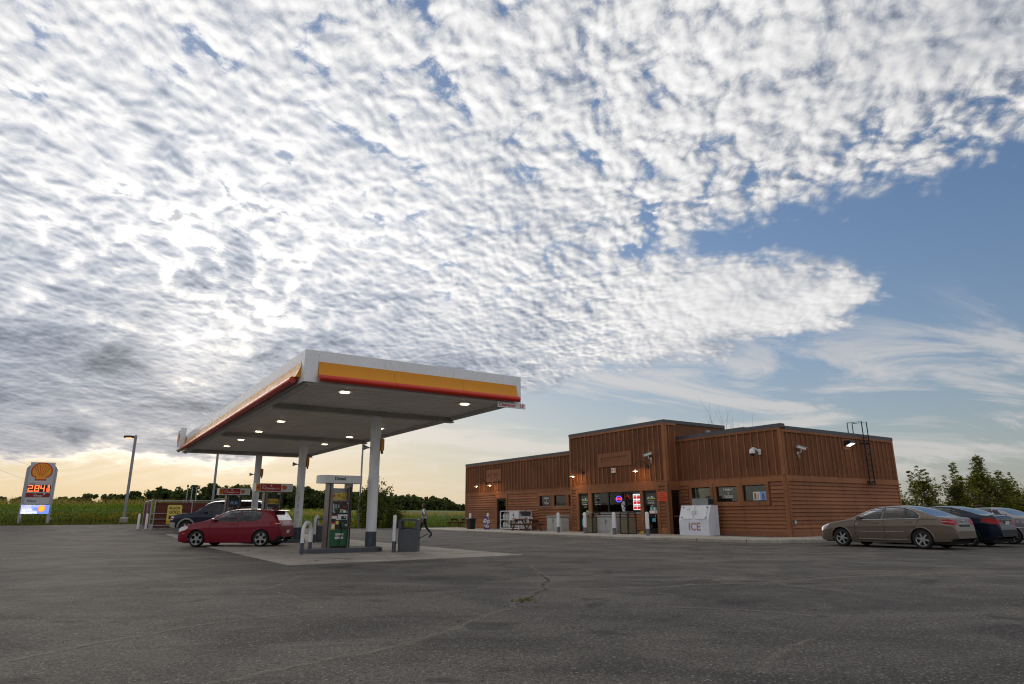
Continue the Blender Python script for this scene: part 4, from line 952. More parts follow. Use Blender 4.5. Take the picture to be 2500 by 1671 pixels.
# ------------------------------------------------------------------ pumps
M_SS = pm('stainless', (0.20, 0.18, 0.165), 0.38, 0.8, 0.25, 3.0); M_TOP = pm('topper_white', (0.72, 0.73, 0.74), 0.4, 0, 0.08, 2.0); M_PBLK = pm('pump_black', (0.012, 0.012, 0.013), 0.3, 0, 0.2, 4.0)
M_GRN = pm('pump_green', (0.004, 0.095, 0.035), 0.35, 0, 0.12, 3.0); M_RED = pm('pump_red', (0.42, 0.012, 0.018), 0.4, 0, 0.1, 3.0); M_NOZ = pm('nozzle_green', (0.01, 0.12, 0.07), 0.5); M_HOSE = pm('rubber_hose', (0.008, 0.008, 0.008), 0.6)
M_SCR = pm('lcd_grey', (0.10, 0.115, 0.11), 0.2); M_SIL = pm('silver_print', (0.45, 0.46, 0.48), 0.4)
def pump(s, tt, label, kind, num=None):
    z0 = zg(s, tt) + 0.152
    p = thing('fuel_pump', label, 'fuel pump', s, tt, z0, group='fuel pumps under the canopy')
    hw, hd = 0.40, 0.24; f = -hd
    for x in (-1, 1):
        MB().box(x * hw, x * (hw - 0.13), -hd, hd, 0.0, 2.12).build('post', M_SS, p)
        MB().box(x * hw - 0.002 * x, x * (hw - 0.045), f - 0.006, f - 0.0005, 0.02, 2.10).build('post_trim', M_PBLK, p)
    MB().box(-hw + 0.132, hw - 0.132, -hd + 0.03, hd - 0.03, 0.62, 1.50).build('cabinet', M_PBLK, p)
    MB().box(-hw + 0.132, hw - 0.132, f + 0.015, f + 0.04, 0.58, 1.49).build('face_panel', M_PBLK, p)
    MB().box(-hw + 0.10, hw - 0.10, f - 0.008, hd + 0.008, 0.06, 0.575).build('lower_panel', M_GRN if kind == 'diesel' else M_YB, p)
    MB().box(-hw + 0.06, hw - 0.06, -hd + 0.04, hd - 0.04, 0.0, 0.06).build('plinth', M_PBLK, p)
    # topper
    tw = 0.74; zt0, zt1 = (2.10, 2.36) if kind == 'diesel' else (2.08, 2.44)
    if kind == 'diesel': prof = [(-tw, -0.20), (-tw + 0.14, -0.32), (tw - 0.14, -0.32), (tw, -0.20), (tw, 0.20), (tw - 0.14, 0.32), (-tw + 0.14, 0.32), (-tw, 0.20)]
    else:
        tw = 0.84; prof = [(-tw, -0.36), (tw - 0.30, -0.36), (tw - 0.12, -0.31), (tw - 0.02, -0.20), (tw, 0), (tw - 0.02, 0.20), (tw - 0.12, 0.31), (tw - 0.30, 0.36), (-tw, 0.36)]
    MB().loft([[(x, y, zt0) for x, y in prof], [(x, y, zt1) for x, y in prof]]).build('topper', M_TOP, p, kind != 'diesel')
    cr = f + 0.012
    def cd(x0, x1, z0_, z1_, mat, nm='sticker', d=0.0): return MB().box(x0, x1, cr - 0.004 - d, cr - d, z0_, z1_).build(nm, mat, p)
    if kind == 'diesel':
        text('lettering', 'Diesel', 0.155, M_GTXT, p, (-0.08, -0.323, 2.245), FACE_T, bold=0.004)
        lb = MB().box(-0.12, 0.16, f - 0.012, f - 0.0085, 0.28, 0.46).build('label_plate', M_WHT, p)
        text('lettering', 'Diesel', 0.11, M_GTXT, p, (0.02, f - 0.014, 0.385), FACE_T, bold=0.003); text('lettering', 'low sulfur fuel', 0.035, M_INK, p, (0.02, f - 0.014, 0.315), FACE_T)
        sg = MB().box(-0.27, 0.27, -0.03, 0.0, 1.545, 1.94).build('price_board', M_GRYM, p)
        MB().box(-0.27, 0.27, -0.036, -0.0305, 1.545, 1.79).build('price_sheet', M_YEL, p)
        text('lettering', '10¢ - 10¢', 0.105, M_RTXT, p, (-0.09, -0.039, 1.69), FACE_T, sx=0.75, bold=0.003)
        for k in range(3): MB().box(0.08, 0.24, -0.040, -0.037, 1.60 + k * 0.035, 1.61 + k * 0.035).build('printed_line', M_INK, p)
        MB().box(0.14, 0.17, -0.040, -0.037, 1.73, 1.76).build('printed_mark', M_RTXT, p); MB().box(0.20, 0.23, -0.040, -0.037, 1.73, 1.76).build('printed_mark', M_INK, p)
        MB().box(-0.26, 0.0, -0.02, -0.01, 1.50, 1.545).build('bracket', M_GRYM, p); MB().box(0.04, 0.2, -0.02, -0.01, 1.50, 1.545).build('bracket', M_GRYM, p)
    else:
        MB().box(-tw + 0.005, -tw + 0.19, -0.366, -0.361, zt0 + 0.03, zt1 - 0.03).build('number_plate', M_YB, p)
        text('lettering', str(num), 0.26, M_RTXT, p, (-tw + 0.10, -0.369, (zt0 + zt1) / 2), FACE_T, bold=0.006)
        MB().box(-tw + 0.20, 0.26, -0.366, -0.361, zt0 + 0.03, zt1 - 0.03).build('brand_plate', M_RED, p)
        text('lettering', 'Shell', 0.085, M_VINYL, p, (-tw + 0.27, -0.369, zt1 - 0.105), FACE_T, ax='LEFT')
        text('lettering', 'V-Power', 0.15, M_VINYL, p, (-tw + 0.26, -0.369, zt0 + 0.14), FACE_T, ax='LEFT', bold=0.002); text('lettering', 'NiTRO+', 0.09, M_VINYL, p, (0.05, -0.369, zt0 + 0.125), FACE_T)
        MB().lathe([(0.028, 0.0), (0.04, -0.003), (0.028, -0.004)], (-0.18, -0.367, zt1 - 0.10), 12, 'y').build('flame_mark', M_VINYL, p)
        pecten(p, (0.40, -0.361, (zt0 + zt1) / 2), 0.115, 'T')
        MB().box(-0.27, 0.27, -0.03, 0.0, 1.52, 1.96).build('price_board', M_PBLK, p)
        MB().box(-0.27, 0.27, -0.037, -0.031, 1.54, 1.77).build('price_sheet', M_YEL if num == 4 else M_BLUE, p)
        text('lettering', '10¢ - 10¢' if num == 4 else '10¢', 0.10 if num == 4 else 0.16, M_RTXT if num == 4 else M_VINYL, p, (-0.07, -0.040, 1.655), FACE_T, sx=0.8, bold=0.003)
        for k in range(2): MB().box(0.10, 0.24, -0.041, -0.038, 1.60 + k * 0.05, 1.62 + k * 0.05).build('printed_line', M_INK if num == 4 else M_VINYL, p)
    # the busy black face
    hwf = hw - 0.14
    cd(-hwf + 0.01, -hwf + 0.06, 1.16, 1.42, M_SIL, 'grade_strip')
    cd(-hwf + 0.10, -hwf + 0.14, 1.28, 1.40, M_SIL); cd(-0.06, -0.03, 1.28, 1.40, M_SIL)
    cd(-0.19, -0.08, 1.22, 1.34, M_SCR, 'card_reader'); cd(0.08, 0.26, 1.27, 1.36, pm('dim_red_print', (0.16, 0.02, 0.015), 0.5), 'display')
    cd(0.24, 0.28, 1.42, 1.45, M_WHT); cd(-0.05, 0.02, 1.435, 1.455, M_RTXT)
    cd(0.0, 0.11, 1.20, 1.24, M_YEL); cd(0.0, 0.08, 1.13, 1.18, M_SIL); cd(0.115, 0.21, 1.13, 1.22, M_WHT); cd(0.225, 0.29, 1.13, 1.18, pm('pale_teal', (0.28, 0.48, 0.50), 0.5))
    cd(-0.22, -0.165, 1.12, 1.18, M_SIL); cd(-0.265, -0.09, 0.935, 1.035, M_WHT); cd(-0.265, -0.09, 1.02, 1.04, M_ORG, d=0.004)
    cd(-0.06, 0.29, 0.90, 1.07, M_WHT, 'price_display'); cd(0.06, 0.24, 0.91, 1.02, M_PBLK, 'screen', 0.004); cd(0.15, 0.20, 0.965, 1.0, M_WHT, 'screen', 0.008); cd(-0.12, -0.03, 0.89, 0.95, M_WHT)
    cd(-0.12, -0.02, 0.75, 0.86, M_YEL); cd(-0.265, -0.14, 0.56 + 0.03, 0.82, M_YEL, 'warning_sheet'); cd(-0.265, -0.14, 0.77, 0.82, M_RTXT, 'warning_sheet', 0.004); cd(-0.245, -0.16, 0.64, 0.75, M_WHT, 'warning_sheet', 0.004); cd(0.2, 0.27, 0.69, 0.76, M_SIL)
    # nozzle and hose
    MB().tube([(0.10, f - 0.02, 0.80), (0.10, f - 0.05, 0.74), (0.095, f - 0.055, 0.66)], [0.030, 0.036, 0.022], 8).build('nozzle', M_NOZ, p, True)
    MB().tube([(0.095, f - 0.055, 0.67), (0.08, f - 0.06, 0.50), (0.03, f - 0.09, 0.25), (0.0, f - 0.11, 0.08), (0.02, f - 0.16, 0.016), (0.10, f - 0.19, 0.012), (0.22, f - 0.15, 0.014), (0.27, f - 0.08, 0.10), (0.31, f - 0.04, 0.60), (0.325, f - 0.03, 1.40), (0.325, f - 0.02, 1.98)], 0.013, 6).build('hose', M_HOSE, p, True)
    MB().tube([(0.24, f - 0.02, 1.93), (0.33, f - 0.03, 1.95), (0.34, 0, 2.0)], 0.012, 6).build('hose_hook', M_PBLK, p)
    return p
pump(7.50, 22.28, 'diesel pump with green lower panel and grey topper', 'diesel')
pump(7.50, 31.42, 'pump number four with red and white topper behind the hatchback', 'fuel', 4)
pump(7.42, 40.00, 'pump number two with blue price sheet by the utility vehicle', 'fuel', 2)
# hoops guarding the island ends
def hoop(s, t, ang, label, h=0.98, w=0.66):
    z = zg(s, t); o = thing('hoop_bollard', label, 'bollard', s, t, z, ang, group='white hoop bollards at the islands')
    pth = [(-w / 2, 0, 0.36)] + [(-w / 2 * math.cos(math.pi * k / 12), 0, h - w / 2 + w / 2 * math.sin(math.pi * k / 12)) for k in range(13)] + [(w / 2, 0, 0.36)]
    MB().tube(pth, 0.057, 12).build('hoop', M_WHT, o, True)
    for x in (-1, 1): MB().cyl((x * w / 2, 0, 0.0), (x * w / 2, 0, 0.36), 0.059, n=12).build('foot', M_NAVY, o, True)
    return o
hoop(6.36, 21.75, R(52), 'white hoop bollard at the left end of the diesel island'); hoop(9.12, 21.15, R(65), 'white hoop bollard squeezed against the near grey bin', 1.15)
hoop(9.35, 30.55, R(60), 'white hoop bollard beside the dark bin behind the diesel pump', 1.15)
# bin and squeegee stations
M_BIN = pm('bin_grey', (0.075, 0.080, 0.092), 0.5, 0, 0.2, 4.0, grime=0.15)
def service_bin(s, t, rz, label):
    b = thing('service_bin', label, 'bin', s, t, zg(s, t) + 0.01, rz, group='grey service bins')
    w, d = 0.34, 0.36
    b.scale = (0.95, 0.95, 0.93); MB().cbox((0, 0, 0), (2 * w, 2 * d, 0.78), 0.03).build('body', M_BIN, b)
    MB().box(-w + 0.06, w - 0.06, -d - 0.012, -d + 0.004, 0.08, 0.70).build('door_panel', M_BIN, b)
    for x in (-1, 1): MB().box(x * w, x * (w - 0.09), -d, d, 0.78, 1.06).build('side_post', M_BIN, b)
    MB().box(-w + 0.09, w - 0.09, d - 0.09, d, 0.78, 0.82).build('back_rail', M_BIN, b)
    MB().loft([[(-w, -d, 1.06), (w, -d, 1.06), (w, d, 1.06), (-w, d, 1.06)], [(-w, -d, 1.10), (w, -d, 1.10), (w, d, 1.10), (-w, d, 1.10)], [(-w + 0.05, -d + 0.05, 1.14), (w - 0.05, -d + 0.05, 1.14), (w - 0.05, d - 0.05, 1.14), (-w + 0.05, d - 0.05, 1.14)]]).build('lid', M_BIN, b)
    MB().cyl((w, -0.05, 0.45), (w + 0.36, -0.1, 0.62), 0.014, n=6).build('squeegee_handle', M_BLK, b) if rz else None
    return b
service_bin(9.62, 21.05, R(-33), 'grey waste bin with window-like opening at the right of the diesel island')
service_bin(9.75, 30.95, R(-25), 'dark waste bin seen between the middle column and the diesel pump')
# ------------------------------------------------------------------ vehicles
M_TYRE = pm('tyre_rubber', (0.012, 0.012, 0.012), 0.75, 0, 0.25, 8.0, bmp=0.2); M_RIM = pm('alloy', (0.42, 0.42, 0.43), 0.32, 0.85, 0.15, 6.0); M_WELL = pm('wheel_well', (0.006, 0.006, 0.006), 0.9); M_CGLS = glassm('car_glass', (0.40, 0.43, 0.43), 0.55, 0.0); M_CHR = pm('chrome', (0.62, 0.62, 0.63), 0.12, 1.0, 0.05)
M_SEAT = pm('seat_cloth', (0.05, 0.05, 0.055), 0.9); M_TRIMB = pm('black_trim', (0.010, 0.010, 0.011), 0.35); M_PLATE = pm('number_plate_white', (0.62, 0.64, 0.68), 0.4); M_TAIL = pm('tail_lamp_red', (0.34, 0.006, 0.010), 0.3, 0, 0.15, 9.0, spec=0.3); M_HEAD = pm('head_lamp_clear', (0.55, 0.56, 0.58), 0.10, 0.3, 0.25, 12.0, coat=0.8); M_AMB = pm('amber_lens', (0.55, 0.10, 0.01), 0.2); M_REV = pm('reverse_lens', (0.65, 0.66, 0.68), 0.12, 0.1, 0.1, 9.0)
def paint(name, c, metal=0.35, rough=0.30): return pm(name, c, rough, metal, 0.04, 0.6, coat=0.3, spec=0.4, even=True)
def interp(pts, x):
    if x <= pts[0][0]: return pts[0][1]
    for (a, fa), (b, fb) in zip(pts, pts[1:]):
        if x <= b:
            k = (x - a) / (b - a); return fa + (fb - fa) * k
    return pts[-1][1]
def smooth_pts(pts, n=3):
    """Chaikin corner cutting keeps the outline taut but rounded"""
    for _ in range(n):
        q = [pts[0]]
        for a, b in zip(pts, pts[1:]):
            q += [(a[0] * 0.75 + b[0] * 0.25, a[1] * 0.75 + b[1] * 0.25), (a[0] * 0.25 + b[0] * 0.75, a[1] * 0.25 + b[1] * 0.75)]
        q.append(pts[-1]); pts = q
    return pts
def inside(poly, x, z):
    c = False; n = len(poly)
    for i in range(n):
        x0, z0 = poly[i]; x1, z1 = poly[i - 1]
        if (z0 > z) != (z1 > z) and x < (x1 - x0) * (z - z0) / (z1 - z0) + x0: c = not c
    return c
def grow(poly, d):
    cx = sum(p[0] for p in poly) / len(poly); cz = sum(p[1] for p in poly) / len(poly); out = []
    for x, z in poly:
        v = Vector((x - cx, z - cz)); v = v.normalized() * (v.length + d); out.append((cx + v.x, cz + v.y))
    return out
def wheel(parent, x, y, r, wd, rim_r, hole, side):
    w = MB(); prof = [(rim_r * 0.98, -wd / 2 + 0.01), (r - 0.05, -wd / 2), (r - 0.012, -wd / 2 + 0.025), (r, -wd / 2 + 0.05), (r, wd / 2 - 0.05), (r - 0.012, wd / 2 - 0.025), (r - 0.05, wd / 2), (rim_r * 0.98, wd / 2 - 0.01)]
    e = bpy.data.objects.new('wheel', None); COL.objects.link(e); e.parent = parent; e.location = (x, y, r)
    rings = []
    for pr, h in prof: rings.append([(pr * math.cos(2 * math.pi * k / 40), h, pr * math.sin(2 * math.pi * k / 40)) for k in range(40)])
    w.loft(rings, caps=False); w.build('tyre', M_TYRE, e, True)
    f = side * (wd / 2 - 0.025)
    d = MB(); NA, NR = 90, 14; vs = []; fs = []
    for i in range(NR + 1):
        q = rim_r * i / NR; dep = f - side * 0.03 * (1 - (i / NR) ** 2) if i < NR else f
        dep = f - side * (0.035 if 2 < i < NR - 1 else 0.015)
        for k in range(NA): vs.append((q * math.cos(2 * math.pi * k / NA), dep, q * math.sin(2 * math.pi * k / NA)))
    for i in range(NR):
        for k in range(NA):
            rr = (i + 0.5) / NR; a = 2 * math.pi * (k + 0.5) / NA
            if hole(rr, a): continue
            k2 = (k + 1) % NA; fs.append((i * NA + k, i * NA + k2, (i + 1) * NA + k2, (i + 1) * NA + k))
    d.add(vs, fs); d.build('rim', M_RIM, e)
    rb_ = MB(); rb_.loft([[(q * math.cos(2 * math.pi * k / 30), h, q * math.sin(2 * math.pi * k / 30)) for k in range(30)] for q, h in ((0.001, f - side * 0.09), (rim_r, f - side * 0.09), (rim_r, f - side * 0.002))], caps=False); rb_.build('rim_barrel', M_WELL, e)
    return e
def holes_round(n, c, rad): 
    return lambda r, a: any((r * math.cos(a) - c * math.cos(2 * math.pi * k / n + 0.3)) ** 2 + (r * math.sin(a) - c * math.sin(2 * math.pi * k / n + 0.3)) ** 2 < rad * rad for k in range(n))
def holes_spoke(n, w0=0.30, w1=0.40, r0=0.30, r1=0.88, ph=0.4):
    def h(r, a):
        if not r0 < r < r1: return False
        m = ((a + ph) % (2 * math.pi / n)) - math.pi / n
        return abs(m) * r < (math.pi / n * r) - (w0 + (w1 - w0) * r) * 0.5
    return h
def car(name, label, s, t, rz, P, group='parked vehicles', z=None):
    L, hw = P['L'], P['W'] / 2
    root = thing(name, label, P.get('cat', 'car'), s, t, zg(s, t) if z is None else z, rz, group)
    top = smooth_pts(P['top'], 2); bot = P['bot']; belt = P['belt']; plan = smooth_pts(P['plan'], 2)
    cx = L / 2
    wheels = [P['fo'], P['fo'] + P['wb']]; wr = P['wr']; ar = wr + P.get('ag', 0.045)
    xs = sorted({*[L * i / 130 for i in range(131)], *[L * (0.5 - 0.5 * math.cos(math.pi * i / 60)) for i in range(61)]})
    NS1, NS2, NS3 = 20, 22, 12
    tum = P.get('tum', 0.36)
    def section(x):
        zt = interp(top, x); zb = interp(bot, x); w = hw * interp(plan, x); zs = min(interp(belt, x), zt - 0.02); zs = max(zs, zb + 0.05)
        pts = []
        for i in range(NS1):
            k = i / NS1; zz = zb + (zs - zb) * k
            bul = 1 - 0.055 * (1 - k) ** 3 - 0.030 * k ** 2.2
            crease = 0.006 * math.exp(-((k - 0.72) / 0.06) ** 2)
            pts.append((w * bul + crease, zz))
        ws = w * (1 - 0.030); h = zt - zs
        p1 = (max(0.05, ws - tum * h - 0.012), zs + h * 0.90)
        for i in range(NS2):
            k = i / NS2; b = 0.025 * math.sin(math.pi * k) * min(1.0, h / 0.3)
            pts.append((ws + (p1[0] - ws) * k + b, zs + (p1[1] - zs) * k))
        for i in range(NS3 + 1):
            k = i / NS3; c = (p1[0] - 0.10 * min(1, h / 0.2), zt - 0.006); e = (0.0, zt)
            pts.append(((1 - k) ** 2 * p1[0] + 2 * k * (1 - k) * max(0.0, c[0]) + k * k * e[0], (1 - k) ** 2 * p1[1] + 2 * k * (1 - k) * c[1] + k * k * e[1]))
        return pts
    secs = [section(x) for x in xs]; n = len(secs[0])
    def side_y(x, zq):
        sec = section(x)
        for (y0, z0), (y1, z1) in zip(sec, sec[1:]):
            if z0 <= zq <= z1 and z1 > z0: return y0 + (y1 - y0) * (zq - z0) / (z1 - z0)
        return sec[0][0] if zq < sec[0][1] else sec[-1][0]
    keys = {}
    cow, rf, rb, dk = P['cowl'], P['roof_f'], P['roof_r'], P['deck']
    wins = P['windows']
    for i in range(len(xs) - 1):
        for j in range(n - 1):
            x = (xs[i] + xs[i + 1]) / 2; y = (secs[i][j][0] + secs[i + 1][j][0] + secs[i][j + 1][0] + secs[i + 1][j + 1][0]) / 4; zc = (secs[i][j][1] + secs[i + 1][j][1] + secs[i][j + 1][1] + secs[i + 1][j + 1][1]) / 4
            key = 'body'
            if j < NS1 + 4 and any((x - a) ** 2 + (zc - wr) ** 2 < ar * ar for a in wheels): continue
            for q, poly in enumerate(wins):
                if NS1 - 3 <= j < NS1 + NS2 and inside(poly, x, zc): key = 'side_window%d' % q; break
            if key == 'body' and NS1 - 3 <= j < NS1 + NS2 and any(inside(g_, x, zc) for g_ in P['wgrow']): key = 'window_trim%d' % [inside(g_, x, zc) for g_ in P['wgrow']].index(True)
            if j >= NS1 + NS2 - 1:
                if cow < x < rf: key = 'windshield'
                if rb < x < dk: key = 'rear_window'
            for nm, poly, ymin in P.get('lamps', ()):
                if inside(poly, x, zc) and y > ymin * hw and j < NS1 + NS2 + NS3 + 1: key = nm
            keys.setdefault(key, []).append((i, j))
    matmap = {'body': P['paint'], 'window_trim': P.get('trim', M_TRIMB), 'windshield': M_CGLS, 'rear_window': M_CGLS, 'headlight': M_HEAD, 'taillight': M_TAIL, 'indicator': M_AMB, 'reverse_light': M_REV, 'lower_trim': P.get('lower', M_TRIMB), 'bumper': P.get('lower', M_TRIMB), 'grille': M_TRIMB, 'rear_panel': M_TRIMB}
    def emit(key, faces, sides, nm, mat):
        idx = {}; vs = []; fs = []
        def vid(i, j, sg):
            if j == n - 1: sg = 1
            k = (i, j, sg)
            if k not in idx: idx[k] = len(vs); vs.append((xs[i] - cx, sg * secs[i][j][0], secs[i][j][1]))
            return idx[k]
        for sg in sides:
            for i, j in faces: fs.append((vid(i, j, sg), vid(i + 1, j, sg), vid(i + 1, j + 1, sg), vid(i, j + 1, sg)) if sg > 0 else (vid(i, j, sg), vid(i, j + 1, sg), vid(i + 1, j + 1, sg), vid(i + 1, j, sg)))
        if key == 'body':
            for i in (0, len(xs) - 1):
                ring = [vid(i, j, 1) for j in range(n)] + [vid(i, j, -1) for j in range(n - 2, -1, -1)]; fs.append(tuple(ring))
        m = MB(); m.v = vs; m.f = fs; m.mi = [0] * len(fs); o = m.build(nm, mat, root, True, fix=False); return o
    for key, faces in keys.items():
        if key.startswith('side_window'):
            for sg in (1, -1): emit(key, faces, (sg,), 'side_window', M_CGLS)
        elif key.startswith('window_trim'):
            for sg in (1, -1): emit(key, faces, (sg,), 'window_trim', P.get('trim', M_TRIMB))
        elif key in ('headlight', 'taillight', 'indicator', 'reverse_light'):
            for sg in (1, -1): emit(key, faces, (sg,), key, matmap[key])
        else: emit(key, faces, (1, -1), {'body': 'body'}.get(key, key), matmap[key])
    zb = min(b for _, b in bot)
    MB().box(-L / 2 + 0.25, L / 2 - 0.25, -hw + 0.16, hw - 0.16, zb - 0.02, zb + 0.10).build('underbody', M_WELL, root)
    for a in wheels:
        for sg in (1, -1): MB().box(a - cx - ar, a - cx + ar, sg * (hw - 0.32), sg * (hw - 0.34), zb + 0.02, wr + ar).build('wheel_well', M_WELL, root)
        arc = [(a - cx + (ar + 0.012) * math.cos(q), wr + (ar + 0.012) * math.sin(q)) for q in [math.pi * (k / 24) for k in range(-1, 26)]]
        for sg in (1, -1):
            MB().tube([(x, sg * (side_y(min(max(x + cx, 0), L), min(max(z_, interp(bot, x + cx)), interp(belt, x + cx))) + 0.004), z_) for x, z_ in arc if z_ > interp(bot, min(max(x + cx, 0), L)) - 0.02], P.get('lip', 0.018), 6).build('arch_lip', P.get('lipmat', P['paint']), root, True)
            MB().loft([[(a - cx + ar * math.cos(q), sg * (hw - 0.03), wr + ar * math.sin(q)) for q in [math.pi * k / 16 for k in range(17)]], [(a - cx + ar * math.cos(q), sg * (hw - 0.32), wr + ar * math.sin(q)) for q in [math.pi * k / 16 for k in range(17)]]], caps=False, closed=False).build('wheel_well', M_WELL, root)
            wheel(root, a - cx, sg * (hw - 0.115), wr, 0.21, P['rim'], P['hole'], sg)
    # cabin: tub, seats, wheel
    bz = interp(belt, L * 0.5)
    MB().box(cow - cx + 0.25, dk - cx - 0.25, -hw + 0.14, hw - 0.14, zb + 0.12, zb + 0.16).build('cabin_floor', M_SEAT, root)
    for sg in (1, -1): MB().box(cow - cx + 0.3, dk - cx - 0.3, sg * (hw - 0.12), sg * (hw - 0.15), zb + 0.12, bz - 0.05).build('door_card', M_SEAT, root)
    MB().prism([(cow - cx + 0.15, bz - 0.16), (cow - cx + 0.55, bz + 0.0), (cow - cx + 0.75, bz - 0.02), (cow - cx + 0.75, bz - 0.3)], -hw + 0.16, hw - 0.16, 'y').build('dashboard', M_SEAT, root)
    sx = cow - cx + 1.25
    for y in (-0.36, 0.36):
        MB().prism([(sx, zb + 0.16), (sx + 0.45, zb + 0.16), (sx + 0.72, bz + 0.10), (sx + 0.58, bz + 0.12), (sx + 0.40, zb + 0.38), (sx, zb + 0.40)], y - 0.23, y + 0.23, 'y').build('seat', M_SEAT, root)
        MB().cbox((sx + 0.68, y, bz + 0.13), (0.11, 0.26, 0.17), 0.03).build('headrest', M_SEAT, root)
    if P.get('rear_seat', True): MB().prism([(sx + 0.95, zb + 0.16), (sx + 1.45, zb + 0.16), (sx + 1.66, bz + 0.06), (sx + 1.5, bz + 0.06), (sx + 1.35, zb + 0.4), (sx + 0.95, zb + 0.4)], -hw + 0.2, hw - 0.2, 'y').build('rear_seat', M_SEAT, root)
    st_ = [(sx - 0.22 + 0.07 * math.sin(a), -0.36 + 0.18 * math.cos(a), bz + 0.02 + 0.17 * math.sin(a)) for a in [2 * math.pi * k / 16 for k in range(17)]]
    MB().tube(st_, 0.016, 6).build('steering_wheel', M_TRIMB, root, True)
    # mirrors, door lines, handles, mouldings
    mx_, mz = P['mirror']
    for sg in (1, -1):
        y = side_y(mx_, mz)
        MB().loft([[(mx_ - cx + q[0], sg * (y + q[1]), mz + q[2]) for q in ring] for ring in ([(0.02, 0.0, -0.02), (0.10, 0.0, -0.02), (0.10, 0.0, 0.04), (0.02, 0.0, 0.04)], [(-0.02, 0.07, -0.03), (0.12, 0.07, -0.03), (0.12, 0.07, 0.10), (0.02, 0.07, 0.11)], [(0.02, 0.21, -0.01), (0.13, 0.20, -0.01), (0.13, 0.20, 0.09), (0.05, 0.21, 0.09)])]).build('mirror', P.get('mirrormat', P['paint']), root, True)
        for ln in P.get('seams', ()):
            MB().tube([(x - cx, sg * (side_y(x, z_) + 0.001), z_) for x, z_ in ln], 0.0065, 4).build('panel_gap', M_WELL, root)
        for hx, hz in P.get('handles', ()):
            MB().cbox((hx - cx, sg * (side_y(hx, hz) + 0.012), hz - 0.018), (0.21, 0.045, 0.036), 0.012).build('door_handle', P.get('handlemat', P['paint']), root)
        for ln, r_, mt in P.get('strips', ()):
            MB().tube([(x - cx, sg * (side_y(x, z_) + 0.004), z_) for x, z_ in ln], r_, 6).build('side_strip', mt, root, True)
    return root, side_y, section
def plate(root, x, y, z, rot, w=0.31, h=0.155, nm='number_plate'):
    o = MB().box(-0.008, 0.008, -w / 2, w / 2, -h / 2, h / 2).build(nm, M_PLATE, root); o.location = (x, y, z); o.rotation_euler = rot; return o
# red hatchback
PG = dict(L=4.21, W=1.78, wb=2.578, fo=0.86, wr=0.318, ag=0.04, rim=0.245, hole=holes_round(5, 0.60, 0.285), paint=paint('paint_red', (0.20, 0.005, 0.020), 0.15, 0.3),
  top=[(0.0, 0.50), (0.02, 0.66), (0.10, 0.74), (0.35, 0.83), (0.80, 0.93), (1.12, 1.00), (1.32, 1.06), (1.75, 1.30), (2.00, 1.415), (2.35, 1.462), (2.8, 1.469), (3.35, 1.445), (3.72, 1.405), (3.86, 1.37), (4.02, 1.12), (4.12, 0.92), (4.18, 0.80), (4.205, 0.62), (4.21, 0.50)],
  bot=[(0.0, 0.27), (0.08, 0.19), (0.5, 0.18), (1.2, 0.17), (3.0, 0.17), (3.8, 0.22), (4.1, 0.28), (4.21, 0.36)],
  belt=[(0.0, 0.66), (0.4, 0.825), (0.8, 0.905), (1.2, 0.955), (2.5, 0.968), (3.4, 1.0), (3.9, 1.01), (4.21, 0.9)],
  plan=[(0.0, 0.72), (0.08, 0.86), (0.30, 0.955), (0.8, 0.995), (1.6, 1.0), (3.2, 1.0), (3.8, 0.965), (4.08, 0.88), (4.21, 0.74)],
  cowl=1.14, roof_f=1.98, roof_r=3.84, deck=4.06,
  windows=[[(1.50, 1.00), (1.62, 1.09), (1.92, 1.27), (2.12, 1.35), (2.42, 1.385), (2.50, 1.385), (2.40, 0.985)], [(2.50, 0.985), (2.60, 1.385), (3.05, 1.37), (3.32, 1.33), (3.38, 1.24), (3.34, 1.10), (3.22, 1.035)]],
  mirror=(1.46, 0.98), seams=[[(1.42, 0.95), (1.36, 0.75), (1.36, 0.45), (1.44, 0.24)], [(2.46, 0.97), (2.50, 0.7), (2.46, 0.45), (2.40, 0.24)], [(1.44, 0.24), (1.9, 0.23), (2.40, 0.24)], [(0.55, 0.86), (1.0, 0.92), (1.36, 0.95)]],
  handles=[(2.25, 0.86)], lamps=[('headlight', [(0.03, 0.56), (0.10, 0.56), (0.38, 0.66), (0.50, 0.77), (0.36, 0.80), (0.12, 0.73), (0.03, 0.66)], 0.5), ('indicator', [(0.24, 0.50), (0.38, 0.50), (0.38, 0.535), (0.24, 0.535)], 0.6), ('taillight', [(3.74, 0.84), (3.78, 0.95), (4.10, 0.98), (4.18, 0.86), (4.17, 0.80), (3.95, 0.80)], 0.42), ('grille', [(-0.1, 0.30), (0.07, 0.30), (0.07, 0.50), (-0.1, 0.50)], 0.0), ('lower_trim', [(3.98, 0.2), (4.3, 0.2), (4.3, 0.40), (4.05, 0.40)], 0.0)],
  strips=[([(3.60, 0.62), (3.9, 0.62)], 0.004, M_WELL)])
PG['wgrow'] = [grow(w_, 0.045) for w_ in PG['windows']]
g_ang = 0.271
golf, gy, _ = car('hatchback_car', 'red three-door hatchback with five-hole alloy wheels at the pumps', 5.70, 29.25, R(-35.0), PG, 'vehicles at the pumps', 0.004)
